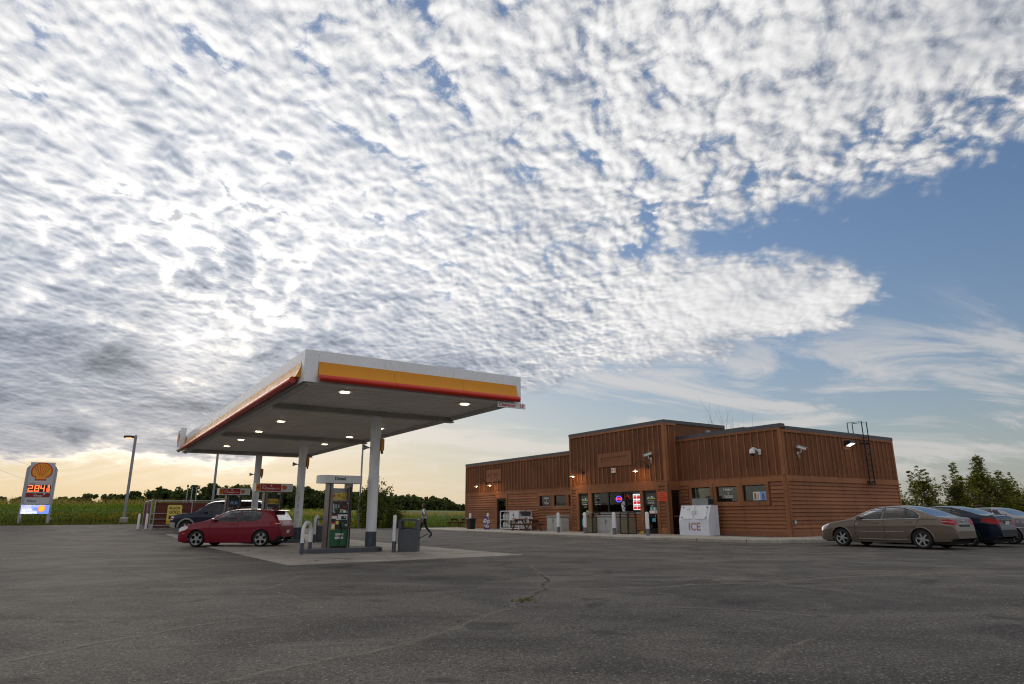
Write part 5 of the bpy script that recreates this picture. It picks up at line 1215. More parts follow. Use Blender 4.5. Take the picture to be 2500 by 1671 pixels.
# roof spoiler, exhausts, plates, lamp details
MB().loft([[(x, y * k, z_) for y in (0.60, 0.3, -0.3, -0.60)] for x, z_, k in ((1.66, 1.418, 1.0), (1.86, 1.405, 1.02), (1.93, 1.375, 1.02), (1.86, 1.36, 1.0), (1.72, 1.375, 1.0))], caps=False, closed=False).build('roof_spoiler', PG['paint'], golf, True)
plate(golf, 2.105, 0, 0.56, (0, R(8), 0), 0.30, 0.15)
for sg in (1, -1):
    MB().box(1.66, 2.05, sg * 0.80, sg * 0.60, 0.865, 0.895).build('reverse_light', M_REV, golf)
    MB().cyl((1.95, sg * 0.5, 0.26), (2.12, sg * 0.5, 0.26), 0.04, n=10).build('exhaust', M_CHR, golf)
# taupe sedan
PS = dict(L=4.85, W=1.80, wb=2.852, fo=0.95, wr=0.322, ag=0.055, rim=0.235, hole=holes_spoke(6, 0.20, 0.26, 0.34, 0.86, 0.2), paint=paint('paint_taupe', (0.165, 0.128, 0.100), 0.45, 0.28), lip=0.028, trim=M_TRIMB,
  top=[(0.0, 0.50), (0.02, 0.62), (0.12, 0.72), (0.45, 0.83), (0.95, 0.93), (1.30, 0.985), (1.50, 1.06), (1.95, 1.29), (2.25, 1.40), (2.60, 1.455), (3.0, 1.464), (3.4, 1.43), (3.75, 1.33), (4.15, 1.145), (4.38, 1.06), (4.62, 1.045), (4.72, 1.02), (4.79, 0.88), (4.83, 0.72), (4.85, 0.60)],
  bot=[(0.0, 0.30), (0.08, 0.22), (0.5, 0.20), (1.4, 0.19), (3.4, 0.19), (4.2, 0.24), (4.7, 0.27), (4.85, 0.36)],
  belt=[(0.0, 0.62), (0.5, 0.81), (1.3, 0.945), (2.5, 0.968), (3.6, 1.01), (4.3, 1.02), (4.85, 0.92)],
  plan=[(0.0, 0.70), (0.08, 0.84), (0.35, 0.955), (0.95, 0.995), (1.8, 1.0), (3.6, 1.0), (4.4, 0.965), (4.72, 0.88), (4.85, 0.74)],
  cowl=1.28, roof_f=2.30, roof_r=3.42, deck=4.34,
  windows=[[(1.62, 0.985), (1.86, 1.14), (2.12, 1.27), (2.40, 1.345), (2.56, 1.36), (2.46, 0.995)], [(2.60, 1.00), (2.68, 1.365), (3.05, 1.37), (3.30, 1.34), (3.40, 1.01)], [(3.44, 1.015), (3.36, 1.325), (3.60, 1.24), (3.78, 1.12), (3.78, 1.03)]],
  mirror=(1.66, 0.985), handles=[(2.28, 0.87), (3.42, 0.90)],
  seams=[[(1.56, 0.93), (1.50, 0.72), (1.52, 0.40), (1.60, 0.25)], [(2.56, 0.99), (2.60, 0.72), (2.58, 0.40), (2.52, 0.25)], [(3.78, 1.02), (3.72, 0.86), (3.50, 0.60), (3.36, 0.40), (3.32, 0.25)], [(1.60, 0.25), (2.5, 0.24), (3.32, 0.25)], [(3.80, 0.98), (4.2, 0.98), (4.36, 0.98)]],
  lamps=[('headlight', [(0.02, 0.56), (0.20, 0.60), (0.46, 0.74), (0.52, 0.82), (0.3, 0.80), (0.06, 0.70)], 0.45), ('taillight', [(4.42, 0.88), (4.50, 0.97), (4.70, 0.985), (4.83, 0.90), (4.84, 0.80), (4.68, 0.80), (4.56, 0.84)], 0.52), ('lower_trim', [(4.55, 0.1), (5, 0.1), (5, 0.38), (4.7, 0.36)], 0.0), ('grille', [(-0.1, 0.36), (0.05, 0.36), (0.05, 0.52), (-0.1, 0.52)], 0.0)],
  strips=[([(1.64, 0.545), (2.0, 0.545), (2.55, 0.55)], 0.012, pm('pale_moulding', (0.36, 0.31, 0.27), 0.3, 0.5)), ([(2.60, 0.55), (3.0, 0.55), (3.26, 0.555)], 0.012, pm('pale_moulding', (0.36, 0.31, 0.27), 0.3, 0.5)),
    ([(1.56, 0.965), (1.84, 1.155), (2.12, 1.295), (2.40, 1.372), (2.66, 1.395), (3.05, 1.40), (3.32, 1.365), (3.62, 1.268), (3.82, 1.13), (3.83, 1.02), (3.6, 1.00), (3.0, 0.985), (2.4, 0.97), (1.8, 0.965), (1.56, 0.96)], 0.011, M_CHR), ([(1.60, 0.30), (2.5, 0.29), (3.34, 0.30)], 0.014, pm('pale_moulding', (0.36, 0.31, 0.27), 0.3, 0.5))])
PS['wgrow'] = [grow(w_, 0.035) for w_ in PS['windows']]
sat, sy_, _ = car('sedan_car', 'taupe four-door sedan with chrome window trim, first in the parked row', 24.28 + 0.90, 12.99, R(-90), PS, 'cars parked beside the shop', 0.004)
plate(sat, 2.395, 0.0, 0.55, (0, R(10), 0)); 
MB().tube([(1.40 + 0.95 + 0.02, y, 0.845 + 0.0) for y in (-0.42, 0, 0.42)], 0.012, 6).build('boot_strip', M_CHR, sat)
MB().box(2.33, 2.40, -0.36, 0.36, 0.70, 0.80).build('plate_recess', M_TRIMB, sat)
for sg in (1, -1): MB().tube([(2.05, sg * 0.845, 0.905), (2.25, sg * 0.80, 0.90), (2.36, sg * 0.70, 0.885)], 0.008, 5).build('lamp_strip', M_REV, sat)
MB().tube([(2.37, 0, 0.90), (2.375, 0.05, 0.93), (2.37, 0.0, 0.96), (2.375, -0.05, 0.93), (2.37, 0, 0.90)], 0.01, 5).build('boot_badge', M_CHR, sat)
MB().box(-0.88, -0.80, -0.895, -0.905, 0.80, 0.825).build('side_marker', M_REV, sat)
# dark navy sedan
PC = dict(PS); PC.update(L=4.64, W=1.776, wb=2.70, fo=0.93, wr=0.315, paint=paint('paint_navy', (0.006, 0.010, 0.026), 0.3, 0.22), lip=0.012, hole=holes_spoke(5, 0.22, 0.3, 0.3, 0.88),
  top=[(0.0, 0.50), (0.03, 0.64), (0.4, 0.82), (1.0, 0.93), (1.25, 0.98), (1.45, 1.08), (1.95, 1.33), (2.3, 1.43), (2.7, 1.456), (3.1, 1.44), (3.5, 1.36), (3.95, 1.17), (4.16, 1.105), (4.42, 1.09), (4.52, 1.07), (4.58, 0.90), (4.62, 0.74), (4.64, 0.60)],
  bot=[(0.0, 0.3), (0.1, 0.2), (3.4, 0.18), (4.3, 0.24), (4.64, 0.36)], belt=[(0.0, 0.6), (0.5, 0.77), (1.3, 0.93), (2.5, 0.98), (3.6, 1.03), (4.2, 1.04), (4.64, 0.95)],
  plan=[(0.0, 0.70), (0.1, 0.86), (0.4, 0.96), (1.0, 1.0), (3.4, 1.0), (4.2, 0.95), (4.5, 0.86), (4.64, 0.72)], cowl=1.22, roof_f=2.25, roof_r=3.2, deck=4.12,
  windows=[[(1.55, 1.00), (1.85, 1.17), (2.15, 1.31), (2.45, 1.37), (2.38, 1.0)], [(2.46, 1.0), (2.54, 1.375), (2.9, 1.37), (3.12, 1.33), (3.22, 1.03)], [(3.27, 1.04), (3.20, 1.31), (3.40, 1.23), (3.56, 1.10)]],
  mirror=(1.58, 0.99), handles=[(2.2, 0.90), (3.22, 0.93)], seams=[[(1.5, 0.9), (1.46, 0.6), (1.5, 0.25)], [(2.42, 0.98), (2.46, 0.6), (2.4, 0.25)], [(3.5, 1.05), (3.36, 0.7), (3.1, 0.3)]], strips=[],
  lamps=[('headlight', [(0.02, 0.58), (0.25, 0.64), (0.55, 0.76), (0.5, 0.82), (0.1, 0.74)], 0.45), ('taillight', [(4.10, 0.90), (4.16, 0.985), (4.40, 1.00), (4.60, 0.94), (4.62, 0.80), (4.40, 0.82)], 0.40), ('lower_trim', [(4.35, 0.1), (5, 0.1), (5, 0.40), (4.5, 0.38)], 0.0)])
PC['wgrow'] = [grow(w_, 0.03) for w_ in PC['windows']]
cor, _, _ = car('sedan_car', 'dark navy sedan with long red tail lamps, middle of the parked row', 27.35 + 0.89, 12.78, R(-90), PC, 'cars parked beside the shop', 0.004)
plate(cor, 2.29, 0.0, 0.82, (0, R(10), 0)); MB().box(2.25, 2.31, -0.55, 0.55, 0.92, 0.955).build('boot_strip', M_CHR, cor); MB().tube([(2.05, -0.7, 1.09), (2.17, -0.4, 1.13), (2.2, 0, 1.14), (2.17, 0.4, 1.13), (2.05, 0.7, 1.09)], 0.018, 6).build('boot_spoiler', PC['paint'], cor, True)
# silver older sedan
PV = dict(PS); PV.update(L=5.1, W=1.88, wb=2.82, fo=1.02, wr=0.325, paint=paint('paint_silver_lilac', (0.33, 0.31, 0.335), 0.5, 0.3), lip=0.012, hole=holes_spoke(7, 0.14, 0.2, 0.3, 0.9),
  top=[(0.0, 0.52), (0.03, 0.68), (0.5, 0.82), (1.2, 0.94), (1.5, 0.985), (1.75, 1.10), (2.2, 1.32), (2.5, 1.39), (3.0, 1.405), (3.35, 1.39), (3.6, 1.32), (4.05, 1.10), (4.25, 1.045), (4.85, 1.03), (5.0, 1.0), (5.06, 0.80), (5.1, 0.58)],
  bot=[(0.0, 0.3), (0.1, 0.2), (3.6, 0.19), (4.6, 0.24), (5.1, 0.34)], belt=[(0.0, 0.62), (0.6, 0.8), (1.5, 0.93), (2.8, 0.97), (4.2, 1.0), (5.1, 0.95)],
  plan=[(0.0, 0.76), (0.1, 0.88), (0.4, 0.97), (1.0, 1.0), (4.0, 1.0), (4.7, 0.97), (5.0, 0.9), (5.1, 0.80)], cowl=1.48, roof_f=2.45, roof_r=3.42, deck=4.2,
  windows=[[(1.82, 0.985), (2.10, 1.17), (2.38, 1.30), (2.62, 1.33), (2.62, 0.99)], [(2.70, 0.99), (2.70, 1.335), (3.10, 1.34), (3.22, 1.32), (3.34, 1.0)], [(3.40, 1.0), (3.30, 1.30), (3.46, 1.26), (3.66, 1.02)]],
  mirror=(1.85, 0.97), handles=[(2.45, 0.86), (3.3, 0.88)], seams=[[(1.78, 0.94), (1.74, 0.6), (1.76, 0.25)], [(2.66, 0.97), (2.66, 0.6), (2.64, 0.25)], [(3.7, 1.0), (3.55, 0.72), (3.3, 0.5), (3.28, 0.25)], [(4.05, 0.80), (4.22, 0.80), (4.22, 0.94), (4.05, 0.94), (4.05, 0.80)]],
  strips=[([(3.55, 1.33), (3.80, 1.06), (3.84, 0.98), (3.74, 0.86)], 0.008, M_CHR), ([(4.0, 0.62), (4.9, 0.62)], 0.02, M_CHR)], lamps=[('taillight', [(4.95, 0.7), (5.2, 0.7), (5.2, 0.98), (4.95, 0.98)], 0.55), ('headlight', [(0.0, 0.55), (0.4, 0.62), (0.4, 0.75), (0.0, 0.7)], 0.5)])
PV['wgrow'] = [grow(w_, 0.03) for w_ in PV['windows']]
cad, _, _ = car('sedan_car', 'pale lilac-silver sedan, farthest right of the parked row', 30.75 + 0.94, 12.65, R(-90), PV, 'cars parked beside the shop', 0.004)
# dark blue utility vehicle
PE = dict(PS); PE.update(cat='utility vehicle', L=5.2, W=1.98, wb=3.02, fo=0.95, wr=0.385, ag=0.07, rim=0.25, hole=holes_spoke(5, 0.3, 0.42, 0.28, 0.85), paint=paint('paint_blue', (0.006, 0.010, 0.034), 0.3, 0.28), lower=pm('bumper_beige', (0.36, 0.34, 0.30), 0.45), lipmat=pm('bumper_beige', (0.36, 0.34, 0.30), 0.45), lip=0.05, tum=0.20, mirrormat=M_TRIMB, handlemat=M_CHR,
  top=[(0.0, 0.80), (0.02, 0.98), (0.15, 1.07), (0.6, 1.15), (1.25, 1.21), (1.42, 1.26), (1.75, 1.55), (2.05, 1.80), (2.35, 1.885), (3.0, 1.915), (4.6, 1.91), (4.98, 1.86), (5.08, 1.5), (5.16, 1.1), (5.2, 0.75)],
  bot=[(0.0, 0.42), (0.2, 0.36), (1.4, 0.36), (4.0, 0.36), (5.0, 0.42), (5.2, 0.46)], belt=[(0.0, 0.92), (0.5, 1.11), (1.4, 1.19), (3, 1.17), (5.2, 1.18)],
  plan=[(0.0, 0.84), (0.1, 0.92), (0.4, 0.98), (1.0, 1.0), (4.6, 1.0), (5.0, 0.97), (5.2, 0.90)], cowl=1.35, roof_f=2.2, roof_r=4.93, deck=5.1,
  windows=[[(1.85, 1.19), (2.10, 1.50), (2.35, 1.70), (2.75, 1.75), (2.75, 1.18)], [(2.85, 1.18), (2.85, 1.755), (3.70, 1.76), (3.70, 1.18)], [(3.80, 1.18), (3.80, 1.76), (4.80, 1.74), (4.85, 1.2)]],
  mirror=(1.90, 1.18), handles=[(2.62, 1.06), (3.6, 1.06)], seams=[[(1.72, 1.1), (1.7, 0.45)], [(2.80, 1.17), (2.80, 0.45)], [(3.75, 1.17), (3.75, 0.8)]], strips=[],
  lamps=[('headlight', [(-0.1, 0.80), (0.18, 0.80), (0.24, 0.98), (0.02, 1.03), (-0.1, 1.0)], 0.5), ('bumper', [(-0.1, 0.2), (0.35, 0.2), (0.32, 0.66), (-0.1, 0.68)], 0.0), ('grille', [(-0.1, 0.7), (0.06, 0.7), (0.06, 0.95), (-0.1, 0.95)], 0.0), ('lower_trim', [(1.3, 0.2), (3.6, 0.2), (3.6, 0.46), (1.3, 0.46)], 0.0), ('taillight', [(5.0, 1.0), (5.3, 1.0), (5.3, 1.4), (5.0, 1.4)], 0.6)])
PE['wgrow'] = [grow(w_, 0.03) for w_ in PE['windows']]
suv, _, _ = car('utility_vehicle', 'dark blue utility vehicle with beige wheel arches beyond the second pump', 7.44, 43.15, R(-25), PE, 'vehicles at the pumps', zg(6.5, 43.5))
for sg in (1, -1):
    MB().tube([(-0.3, sg * 0.62, 1.93), (-0.2, sg * 0.62, 1.99), (2.0, sg * 0.62, 1.99), (2.1, sg * 0.62, 1.93)], 0.02, 6).build('roof_rail', M_CHR, suv, True)
    MB().box(-2.56, -2.36, sg * 0.90, sg * 0.93, 0.86, 0.92).build('indicator', M_AMB, suv)
# dark compact between the islands, nose just showing
PK = dict(PC); PK.update(paint=paint('paint_ink', (0.008, 0.012, 0.035), 0.3, 0.25))
cmp_, _, _ = car('compact_car', 'dark blue car whose nose shows between hatchback and middle column', 8.62, 36.7, R(90), PK, 'vehicles at the pumps', zg(7, 35))
# ------------------------------------------------------------------ things along the shop front
M_PEB = None
def pebble_mat():
    m, t, b = newmat('exposed_aggregate'); co = objco(t); v = voro(co, 60.0, out='Color'); r_, g_, _ = sep(v)
    col = mixc(r_, (0.06, 0.045, 0.028), (0.30, 0.24, 0.15)); t.links.new(col.k, b.inputs['Base Color']); b.inputs['Roughness'].default_value = 0.8
    bump(t, b, r_, 0.5, 0.008); return m
M_PEB = pebble_mat(); M_BRNP = pm('dark_brown_plastic', (0.022, 0.018, 0.015), 0.5); M_RESIN = pm('pale_resin', (0.44, 0.44, 0.43), 0.55, 0, 0.18, 3.0, grime=0.3); M_RESD = pm('resin_lid', (0.26, 0.26, 0.25), 0.55, 0, 0.15, 3.0, grime=0.2)
BG = 'white bollards along the sidewalk'
for k, (s, t, lab) in enumerate(((24.3, 32.05, 'white bollard in front of the left resin cabinet'), (24.3, 29.56, 'white bollard in front of the left entrance door'), (24.3, 27.12, 'white bollard beside the ash post'), (24.3, 24.63, 'white bollard in front of the right entrance door'), (25.9, 45.48, 'white bollard behind the black bin'), (25.9, 42.82, 'white bollard behind the purple cut-out'))):
    b = thing('bollard', lab, 'bollard', s, t, 0.15, group=BG)
    MB().lathe([(0.095, 0.33), (0.095, 1.06), (0.085, 1.11), (0.055, 1.145), (0.0, 1.155)], (0, 0, 0), 16).build('post', M_WHT, b, True)
    MB().lathe([(0.098, 0.0), (0.098, 0.33)], (0, 0, 0), 16).build('foot', pm('foot_grey', (0.13, 0.14, 0.16), 0.6, grime=0.3), b, True)
def waste_bin(s, t, label):
    b = thing('waste_bin', label, 'bin', s, t, 0.152, group='pebble-sided waste bins'); w = 0.31
    for sx, sy, dx, dy in ((-1, 0, 0.02, w - 0.06), (1, 0, 0.02, w - 0.06), (0, -1, w - 0.06, 0.02), (0, 1, w - 0.06, 0.02)):
        MB().box(sx * (w - 0.02) - dx, sx * (w - 0.02) + dx, sy * (w - 0.02) - dy, sy * (w - 0.02) + dy, 0.04, 0.86).build('pebble_panel', M_PEB, b)
    for sx in (-1, 1):
        for sy in (-1, 1): MB().cbox((sx * (w - 0.02), sy * (w - 0.02), 0), (0.09, 0.09, 1.10), 0.02).build('corner_post', M_BRNP, b)
    MB().box(-w, w, -w, w, 0.86, 0.90).build('rim', M_BRNP, b); MB().box(-w + 0.03, w - 0.03, -w + 0.03, w - 0.03, 0.0, 0.04).build('base', M_BRNP, b)
    MB().loft([[(-w - 0.02, -w - 0.02, 1.08), (w + 0.02, -w - 0.02, 1.08), (w + 0.02, w + 0.02, 1.08), (-w - 0.02, w + 0.02, 1.08)], [(-w, -w, 1.12), (w, -w, 1.12), (w, w, 1.12), (-w, w, 1.12)], [(-w * 0.6, -w * 0.6, 1.19), (w * 0.6, -w * 0.6, 1.19), (w * 0.6, w * 0.6, 1.19), (-w * 0.6, w * 0.6, 1.19)]]).build('dome_lid', M_BRNP, b)
waste_bin(25.35, 30.1, 'pebble-sided bin with dark dome lid by the left entrance door'); waste_bin(25.35, 27.15, 'pebble-sided bin with dark dome lid right of the resin cabinet')
def cabinet(s0, s1, t0, t1, h, label):
    b = thing('resin_cabinet', label, 'storage cabinet', (s0 + s1) / 2, (t0 + t1) / 2, 0.152, group='pale resin storage cabinets')
    a, c = (s1 - s0) / 2, (t1 - t0) / 2
    MB().cbox((0, 0, 0.06), (2 * a, 2 * c, h - 0.16), 0.05).build('body', M_RESIN, b); MB().box(-a - 0.02, a, -c - 0.01, c + 0.01, 0, 0.06).build('base', M_RESIN, b)
    MB().loft([[(-a - 0.05, -c - 0.04, h - 0.10), (a, -c - 0.04, h - 0.10), (a, c + 0.04, h - 0.10), (-a - 0.05, c + 0.04, h - 0.10)], [(-a - 0.05, -c - 0.04, h - 0.05), (a, -c - 0.04, h - 0.03), (a, c + 0.04, h - 0.03), (-a - 0.05, c + 0.04, h - 0.05)], [(-a + 0.02, -c, h - 0.02), (a, -c, h), (a, c, h), (-a + 0.02, c, h - 0.02)]]).build('lid', M_RESD, b)
    for y0, y1 in ((-c + 0.04, -0.015), (0.015, c - 0.04)):
        d = MB().box(-a - 0.022, -a + 0.005, y0, y1, 0.09, h - 0.13).build('door', M_RESIN, b)
        for z0, z1 in ((0.13, h * 0.47), (h * 0.52, h - 0.18)): MB().box(-a - 0.034, -a - 0.022, y0 + 0.06, y1 - 0.06, z0, z1).build('door_panel', M_RESIN, d)
        MB().box(-a - 0.05, -a - 0.022, (y0 if y0 > 0 else y1 - 0.03), (y0 + 0.03 if y0 > 0 else y1), h * 0.55, h * 0.75).build('handle', M_RESD, d)
    for z0, z1 in ((0.13, h * 0.47), (h * 0.52, h - 0.18)): MB().box(-a + 0.08, a - 0.08, -c - 0.014, -c + 0.004, z0, z1).build('side_panel', M_RESIN, b)
cabinet(25.72, 26.46, 33.72, 35.15, 0.98, 'pale resin cabinet at the left edge of the entrance block'); cabinet(25.35, 26.15, 28.15, 29.75, 1.0, 'pale resin cabinet under the shop window between the bins')
ash = thing('ash_post', 'slim grey ash post with bell foot behind a bollard', 'ash post', 24.45, 27.42, 0.152)
MB().lathe([(0.15, 0.0), (0.15, 0.04), (0.11, 0.10), (0.055, 0.18), (0.05, 0.55)], (0, 0, 0), 14).build('foot', M_RESIN, ash, True); MB().lathe([(0.052, 0.55), (0.058, 0.56), (0.05, 0.66), (0.02, 0.68)], (0, 0, 0), 14).build('head', M_RESIN, ash, True)
# broom by the window
br = thing('broom', 'long-handled broom leaning by the shop window', 'broom', SE - 0.45, 26.95, 0.152)
MB().cyl((0, -0.02, 0.10), (0.36, 0.10, 1.34), 0.013, n=6).build('handle', pm('broom_wood', (0.30, 0.20, 0.12), 0.6), br); MB().cbox((0, -0.02, 0), (0.10, 0.26, 0.12), 0.02).build('brush', M_YEL, br)
# ice chest
M_ICE = pm('ice_white', (0.70, 0.73, 0.80), 0.42, 0, 0.08, 2.0, grime=0.12); M_ICER = pm('faded_red_print', (0.42, 0.20, 0.17), 0.6)
ice = thing('ice_chest', 'white outdoor ice chest with sloping doors and lettering ICE', 'ice chest', 26.32, 22.45, 0.152)
lw, dp = 1.92, 0.78
MB().prism([(0, 0), (dp, 0), (dp, 1.46), (0.26, 1.46), (0.0, 0.74)], 0, lw, 'y').build('body', M_ICE, ice)
def slope(u, off=0.0): p = Vector((0.0 + 0.26 * u, 0, 0.74 + 0.72 * u)); nrm = Vector((-0.72, 0, 0.26)).normalized(); q = p + nrm * off; return q.x, q.z
for y0, y1 in ((0.16, 0.86), (0.98, 1.70)):
    a0, a1 = slope(0.06, 0.002), slope(0.96, 0.002); b0, b1 = slope(0.06, 0.045), slope(0.96, 0.045)
    d = MB().loft([[(a0[0], y0, a0[1]), (a1[0], y0, a1[1]), (b1[0], y0, b1[1]), (b0[0], y0, b0[1])], [(a0[0], y1, a0[1]), (a1[0], y1, a1[1]), (b1[0], y1, b1[1]), (b0[0], y1, b0[1])]]).build('door', M_WHT, ice)
    ye = y1 + 0.01 if y0 < 0.5 else y0 - 0.01
    h0, h1 = slope(0.35, 0.05), slope(0.58, 0.05); hm0, hm1 = slope(0.35, 0.10), slope(0.58, 0.10)
    hy = y1 - 0.05 if y0 < 0.5 else y0 + 0.05
    MB().tube([(h0[0], hy, h0[1]), (hm0[0], hy, hm0[1]), (hm1[0], hy, hm1[1]), (h1[0], hy, h1[1])], 0.016, 6).build('handle', M_GRYM, d, True)
    for u in (0.15, 0.85):
        q = slope(u, 0.048); MB().box(q[0] - 0.03, q[0] + 0.02, (y0 - 0.03 if y0 < 0.5 else y1 - 0.03), (y0 + 0.03 if y0 < 0.5 else y1 + 0.03), q[1] - 0.03, q[1] + 0.03).build('hinge', M_GRYM, d)
text('lettering', 'ICE', 0.52, M_ICER, ice, (-0.004, 0.92, 0.40), FACE_S, 0.002, sx=1.05, bold=0.012)
MB().box(0.0, 0.006, 0, 0, 0, 0) if False else None
MB().box(0.30, dp - 0.02, 0.20, 1.22, 1.465, 1.80).build('compressor_case', M_GRYM, ice)
for k in range(9): MB().box(0.34 + k * 0.045, 0.36 + k * 0.045, 0.188, 0.20, 1.50, 1.76).build('vent_slat', M_FRM, ice)
text('lettering', 'TT', 0.16, M_FRM, ice, (slope(0.66, 0.05)[0], 1.34, slope(0.66, 0.05)[1]), (R(70), 0, R(-90)))
# propane cage
pc = thing('propane_cage', 'white propane cylinder cage with warning diamonds by the left shop door', 'cage', 25.95, 38.75, 0.152)
for a, b_ in ((0.0, 0.0), (1.15, 0.0), (0.0, 2.45), (1.15, 2.45)): pass
CW, CD, CH = 1.05, 2.40, 1.28
for x in (0, CW):
    for y in (0, CD): MB().box(x - 0.03, x + 0.03, y - 0.03, y + 0.03, 0.0, CH).build('post', M_WHT, pc)
for z in (0.10, 0.68, CH):
    for x in (0, CW): MB().box(x - 0.028, x + 0.028, 0.03, CD - 0.03, z - 0.025, z + 0.025).build('rail', M_WHT, pc)
    for y in (0, CD): MB().box(0.03, CW - 0.03, y - 0.028, y + 0.028, z - 0.025, z + 0.025).build('rail', M_WHT, pc)
MB().box(0.0, CW, 0.0, CD, CH, CH + 0.03).build('roof_sheet', M_WHT, pc); MB().box(0.04, CW, 0.04, CD, 0.10, 0.13).build('shelf', M_GRYM, pc); MB().box(0.04, CW, 0.04, CD, 0.66, 0.69).build('shelf', M_GRYM, pc)
MB().box(-0.03, 0.03, CD / 2 - 0.03, CD / 2 + 0.03, 0.1, CH).build('post', M_WHT, pc)
MB().box(0.05, CW - 0.02, -0.035, -0.028, 0.10, 0.93).build('side_sheet', M_ICE, pc); MB().box(-0.036, -0.030, 0.05, 1.12, 0.70, CH - 0.03).build('door_sheet', M_WHT, pc)
MB().box(CW - 0.02, CW, 0, CD, 0.1, CH).build('rear_sheet', M_GRYM, pc)
M_CYL = pm('propane_cylinder', (0.50, 0.50, 0.48), 0.5, 0, 0.15)
for y in (0.22, 0.55, 0.88, 1.42, 1.75, 2.1):
    for z in (0.14, 0.70):
        MB().lathe([(0.10, 0.0), (0.15, 0.05), (0.155, 0.28), (0.13, 0.36), (0.05, 0.40), (0.08, 0.41), (0.08, 0.48)], (0.22, y, z), 12).build('gas_cylinder', M_CYL, pc, True)
def diamond(parent, face, c, r):
    for k, mt in enumerate((M_RED, M_YEL, M_INK, M_BLUE)):
        cc = ((0, r / 2), (r / 2, 0), (0, -r / 2), (-r / 2, 0))[k]; h = r / 2
        pts = [(cc[0], cc[1] + h), (cc[0] + h, cc[1]), (cc[0], cc[1] - h), (cc[0] - h, cc[1])]
        if face == 'T': MB().poly([(c[0] + x, c[1], c[2] + z) for x, z in pts]).build('hazard_mark', mt, parent)
        else: MB().poly([(c[0], c[1] - x, c[2] + z) for x, z in pts]).build('hazard_mark', mt, parent)
diamond(pc, 'T', (0.55, -0.040, 0.66), 0.19); diamond(pc, 'S', (-0.040, 0.62, 1.02), 0.14); text('lettering', 'PROPANE', 0.12, M_RTXT, pc, (-0.040, 0.60, 0.79), FACE_S)
MB().box(0.5, 0.6, -0.04, 0.0, CH + 0.03, CH + 0.08).build('latch', M_BLK, pc)
# picnic tables
M_PIC = wood_mat('picnic_wood', (0.13, 0.055, 0.030), (0.20, 0.085, 0.045), 'y')
def picnic(s, t, rz, label, z=0.152, L=2.1):
    p = thing('picnic_table', label, 'picnic table', s, t, z, rz, group='wooden picnic tables')
    for k in range(5): MB().box(-0.36 + k * 0.146, -0.36 + k * 0.146 + 0.136, -L / 2, L / 2, 0.72, 0.76).build('top_plank', M_PIC, p)
    for sg in (-1, 1):
        for k in range(2): MB().box(sg * 0.62 + k * 0.14 - 0.14, sg * 0.62 + k * 0.14 - 0.01, -L / 2, L / 2, 0.43, 0.47).build('bench_plank', M_PIC, p)
    for y in (-L / 2 + 0.3, L / 2 - 0.3):
        for sg in (-1, 1): MB().loft([[(sg * 0.60 + q[0], y + q[1], 0.0) for q in ((-0.05, -0.02), (0.05, -0.02), (0.05, 0.02), (-0.05, 0.02))], [(sg * 0.20 + q[0], y + q[1], 0.72) for q in ((-0.05, -0.02), (0.05, -0.02), (0.05, 0.02), (-0.05, 0.02))]]).build('leg', M_PIC, p)
        MB().box(-0.76, 0.76, y + 0.021, y + 0.055, 0.35, 0.43).build('crossbar', M_PIC, p); MB().box(-0.36, 0.36, y + 0.021, y + 0.055, 0.64, 0.72).build('crossbar', M_PIC, p)
picnic(25.35, 36.95, 0.0, 'brown picnic table beside the propane cage', L=2.3)
picnic(28.7, 52.3, R(10), 'brown picnic table past the far left corner of the shop', 0.12)
# black bin and purple cut-out
bk = thing('waste_bin', 'squat black plastic bin near the far left corner of the shop', 'bin', 25.3, 44.3, 0.152)
MB().loft([[(x * 0.24, y * 0.24, 0.0) for x, y in ((-1, -.8), (-.8, -1), (.8, -1), (1, -.8), (1, .8), (.8, 1), (-.8, 1), (-1, .8))], [(x * 0.29, y * 0.29, 0.72) for x, y in ((-1, -.8), (-.8, -1), (.8, -1), (1, -.8), (1, .8), (.8, 1), (-.8, 1), (-1, .8))]]).build('body', M_BLK, bk); MB().cbox((0, 0, 0.70), (0.64, 0.64, 0.09), 0.03).build('rim', M_BLK, bk)
for sg in (1, -1): MB().box(-0.06, 0.06, sg * 0.29, sg * 0.36, 0.55, 0.66).build('handle', M_BLK, bk)
pu = thing('cutout_sign', 'purple cut-out board with white and blue shapes standing by the wall', 'sign', 25.35, 42.1, 0.152, R(-12))
M_PUR = pm('purple_print', (0.12, 0.05, 0.26), 0.5)
def cut(parent, pts, mat, d, nm): MB().prism(pts, -0.012 - d, -0.004 - d, 'y').build(nm, mat, parent)
cut(pu, [(-0.20, 0.0), (0.24, 0.0), (0.23, 0.25), (0.25, 0.55), (0.25, 0.92), (0.08, 0.90), (-0.10, 0.93), (-0.20, 0.90), (-0.19, 0.55)], M_PUR, 0, 'board')
for pts, mt in (([(-0.26, 0.60), (-0.14, 0.78), (0.0, 0.74), (-0.02, 0.52), (-0.12, 0.45), (-0.24, 0.48)], M_VINYL), ([(0.02, 0.36), (0.20, 0.42), (0.26, 0.62), (0.16, 0.70), (0.02, 0.62)], M_VINYL), ([(-0.24, 0.32), (-0.08, 0.14), (0.14, 0.12), (0.20, 0.26), (0.02, 0.34), (-0.14, 0.34)], M_VINYL)): cut(pu, pts, mt, 0.009, 'print_shape')
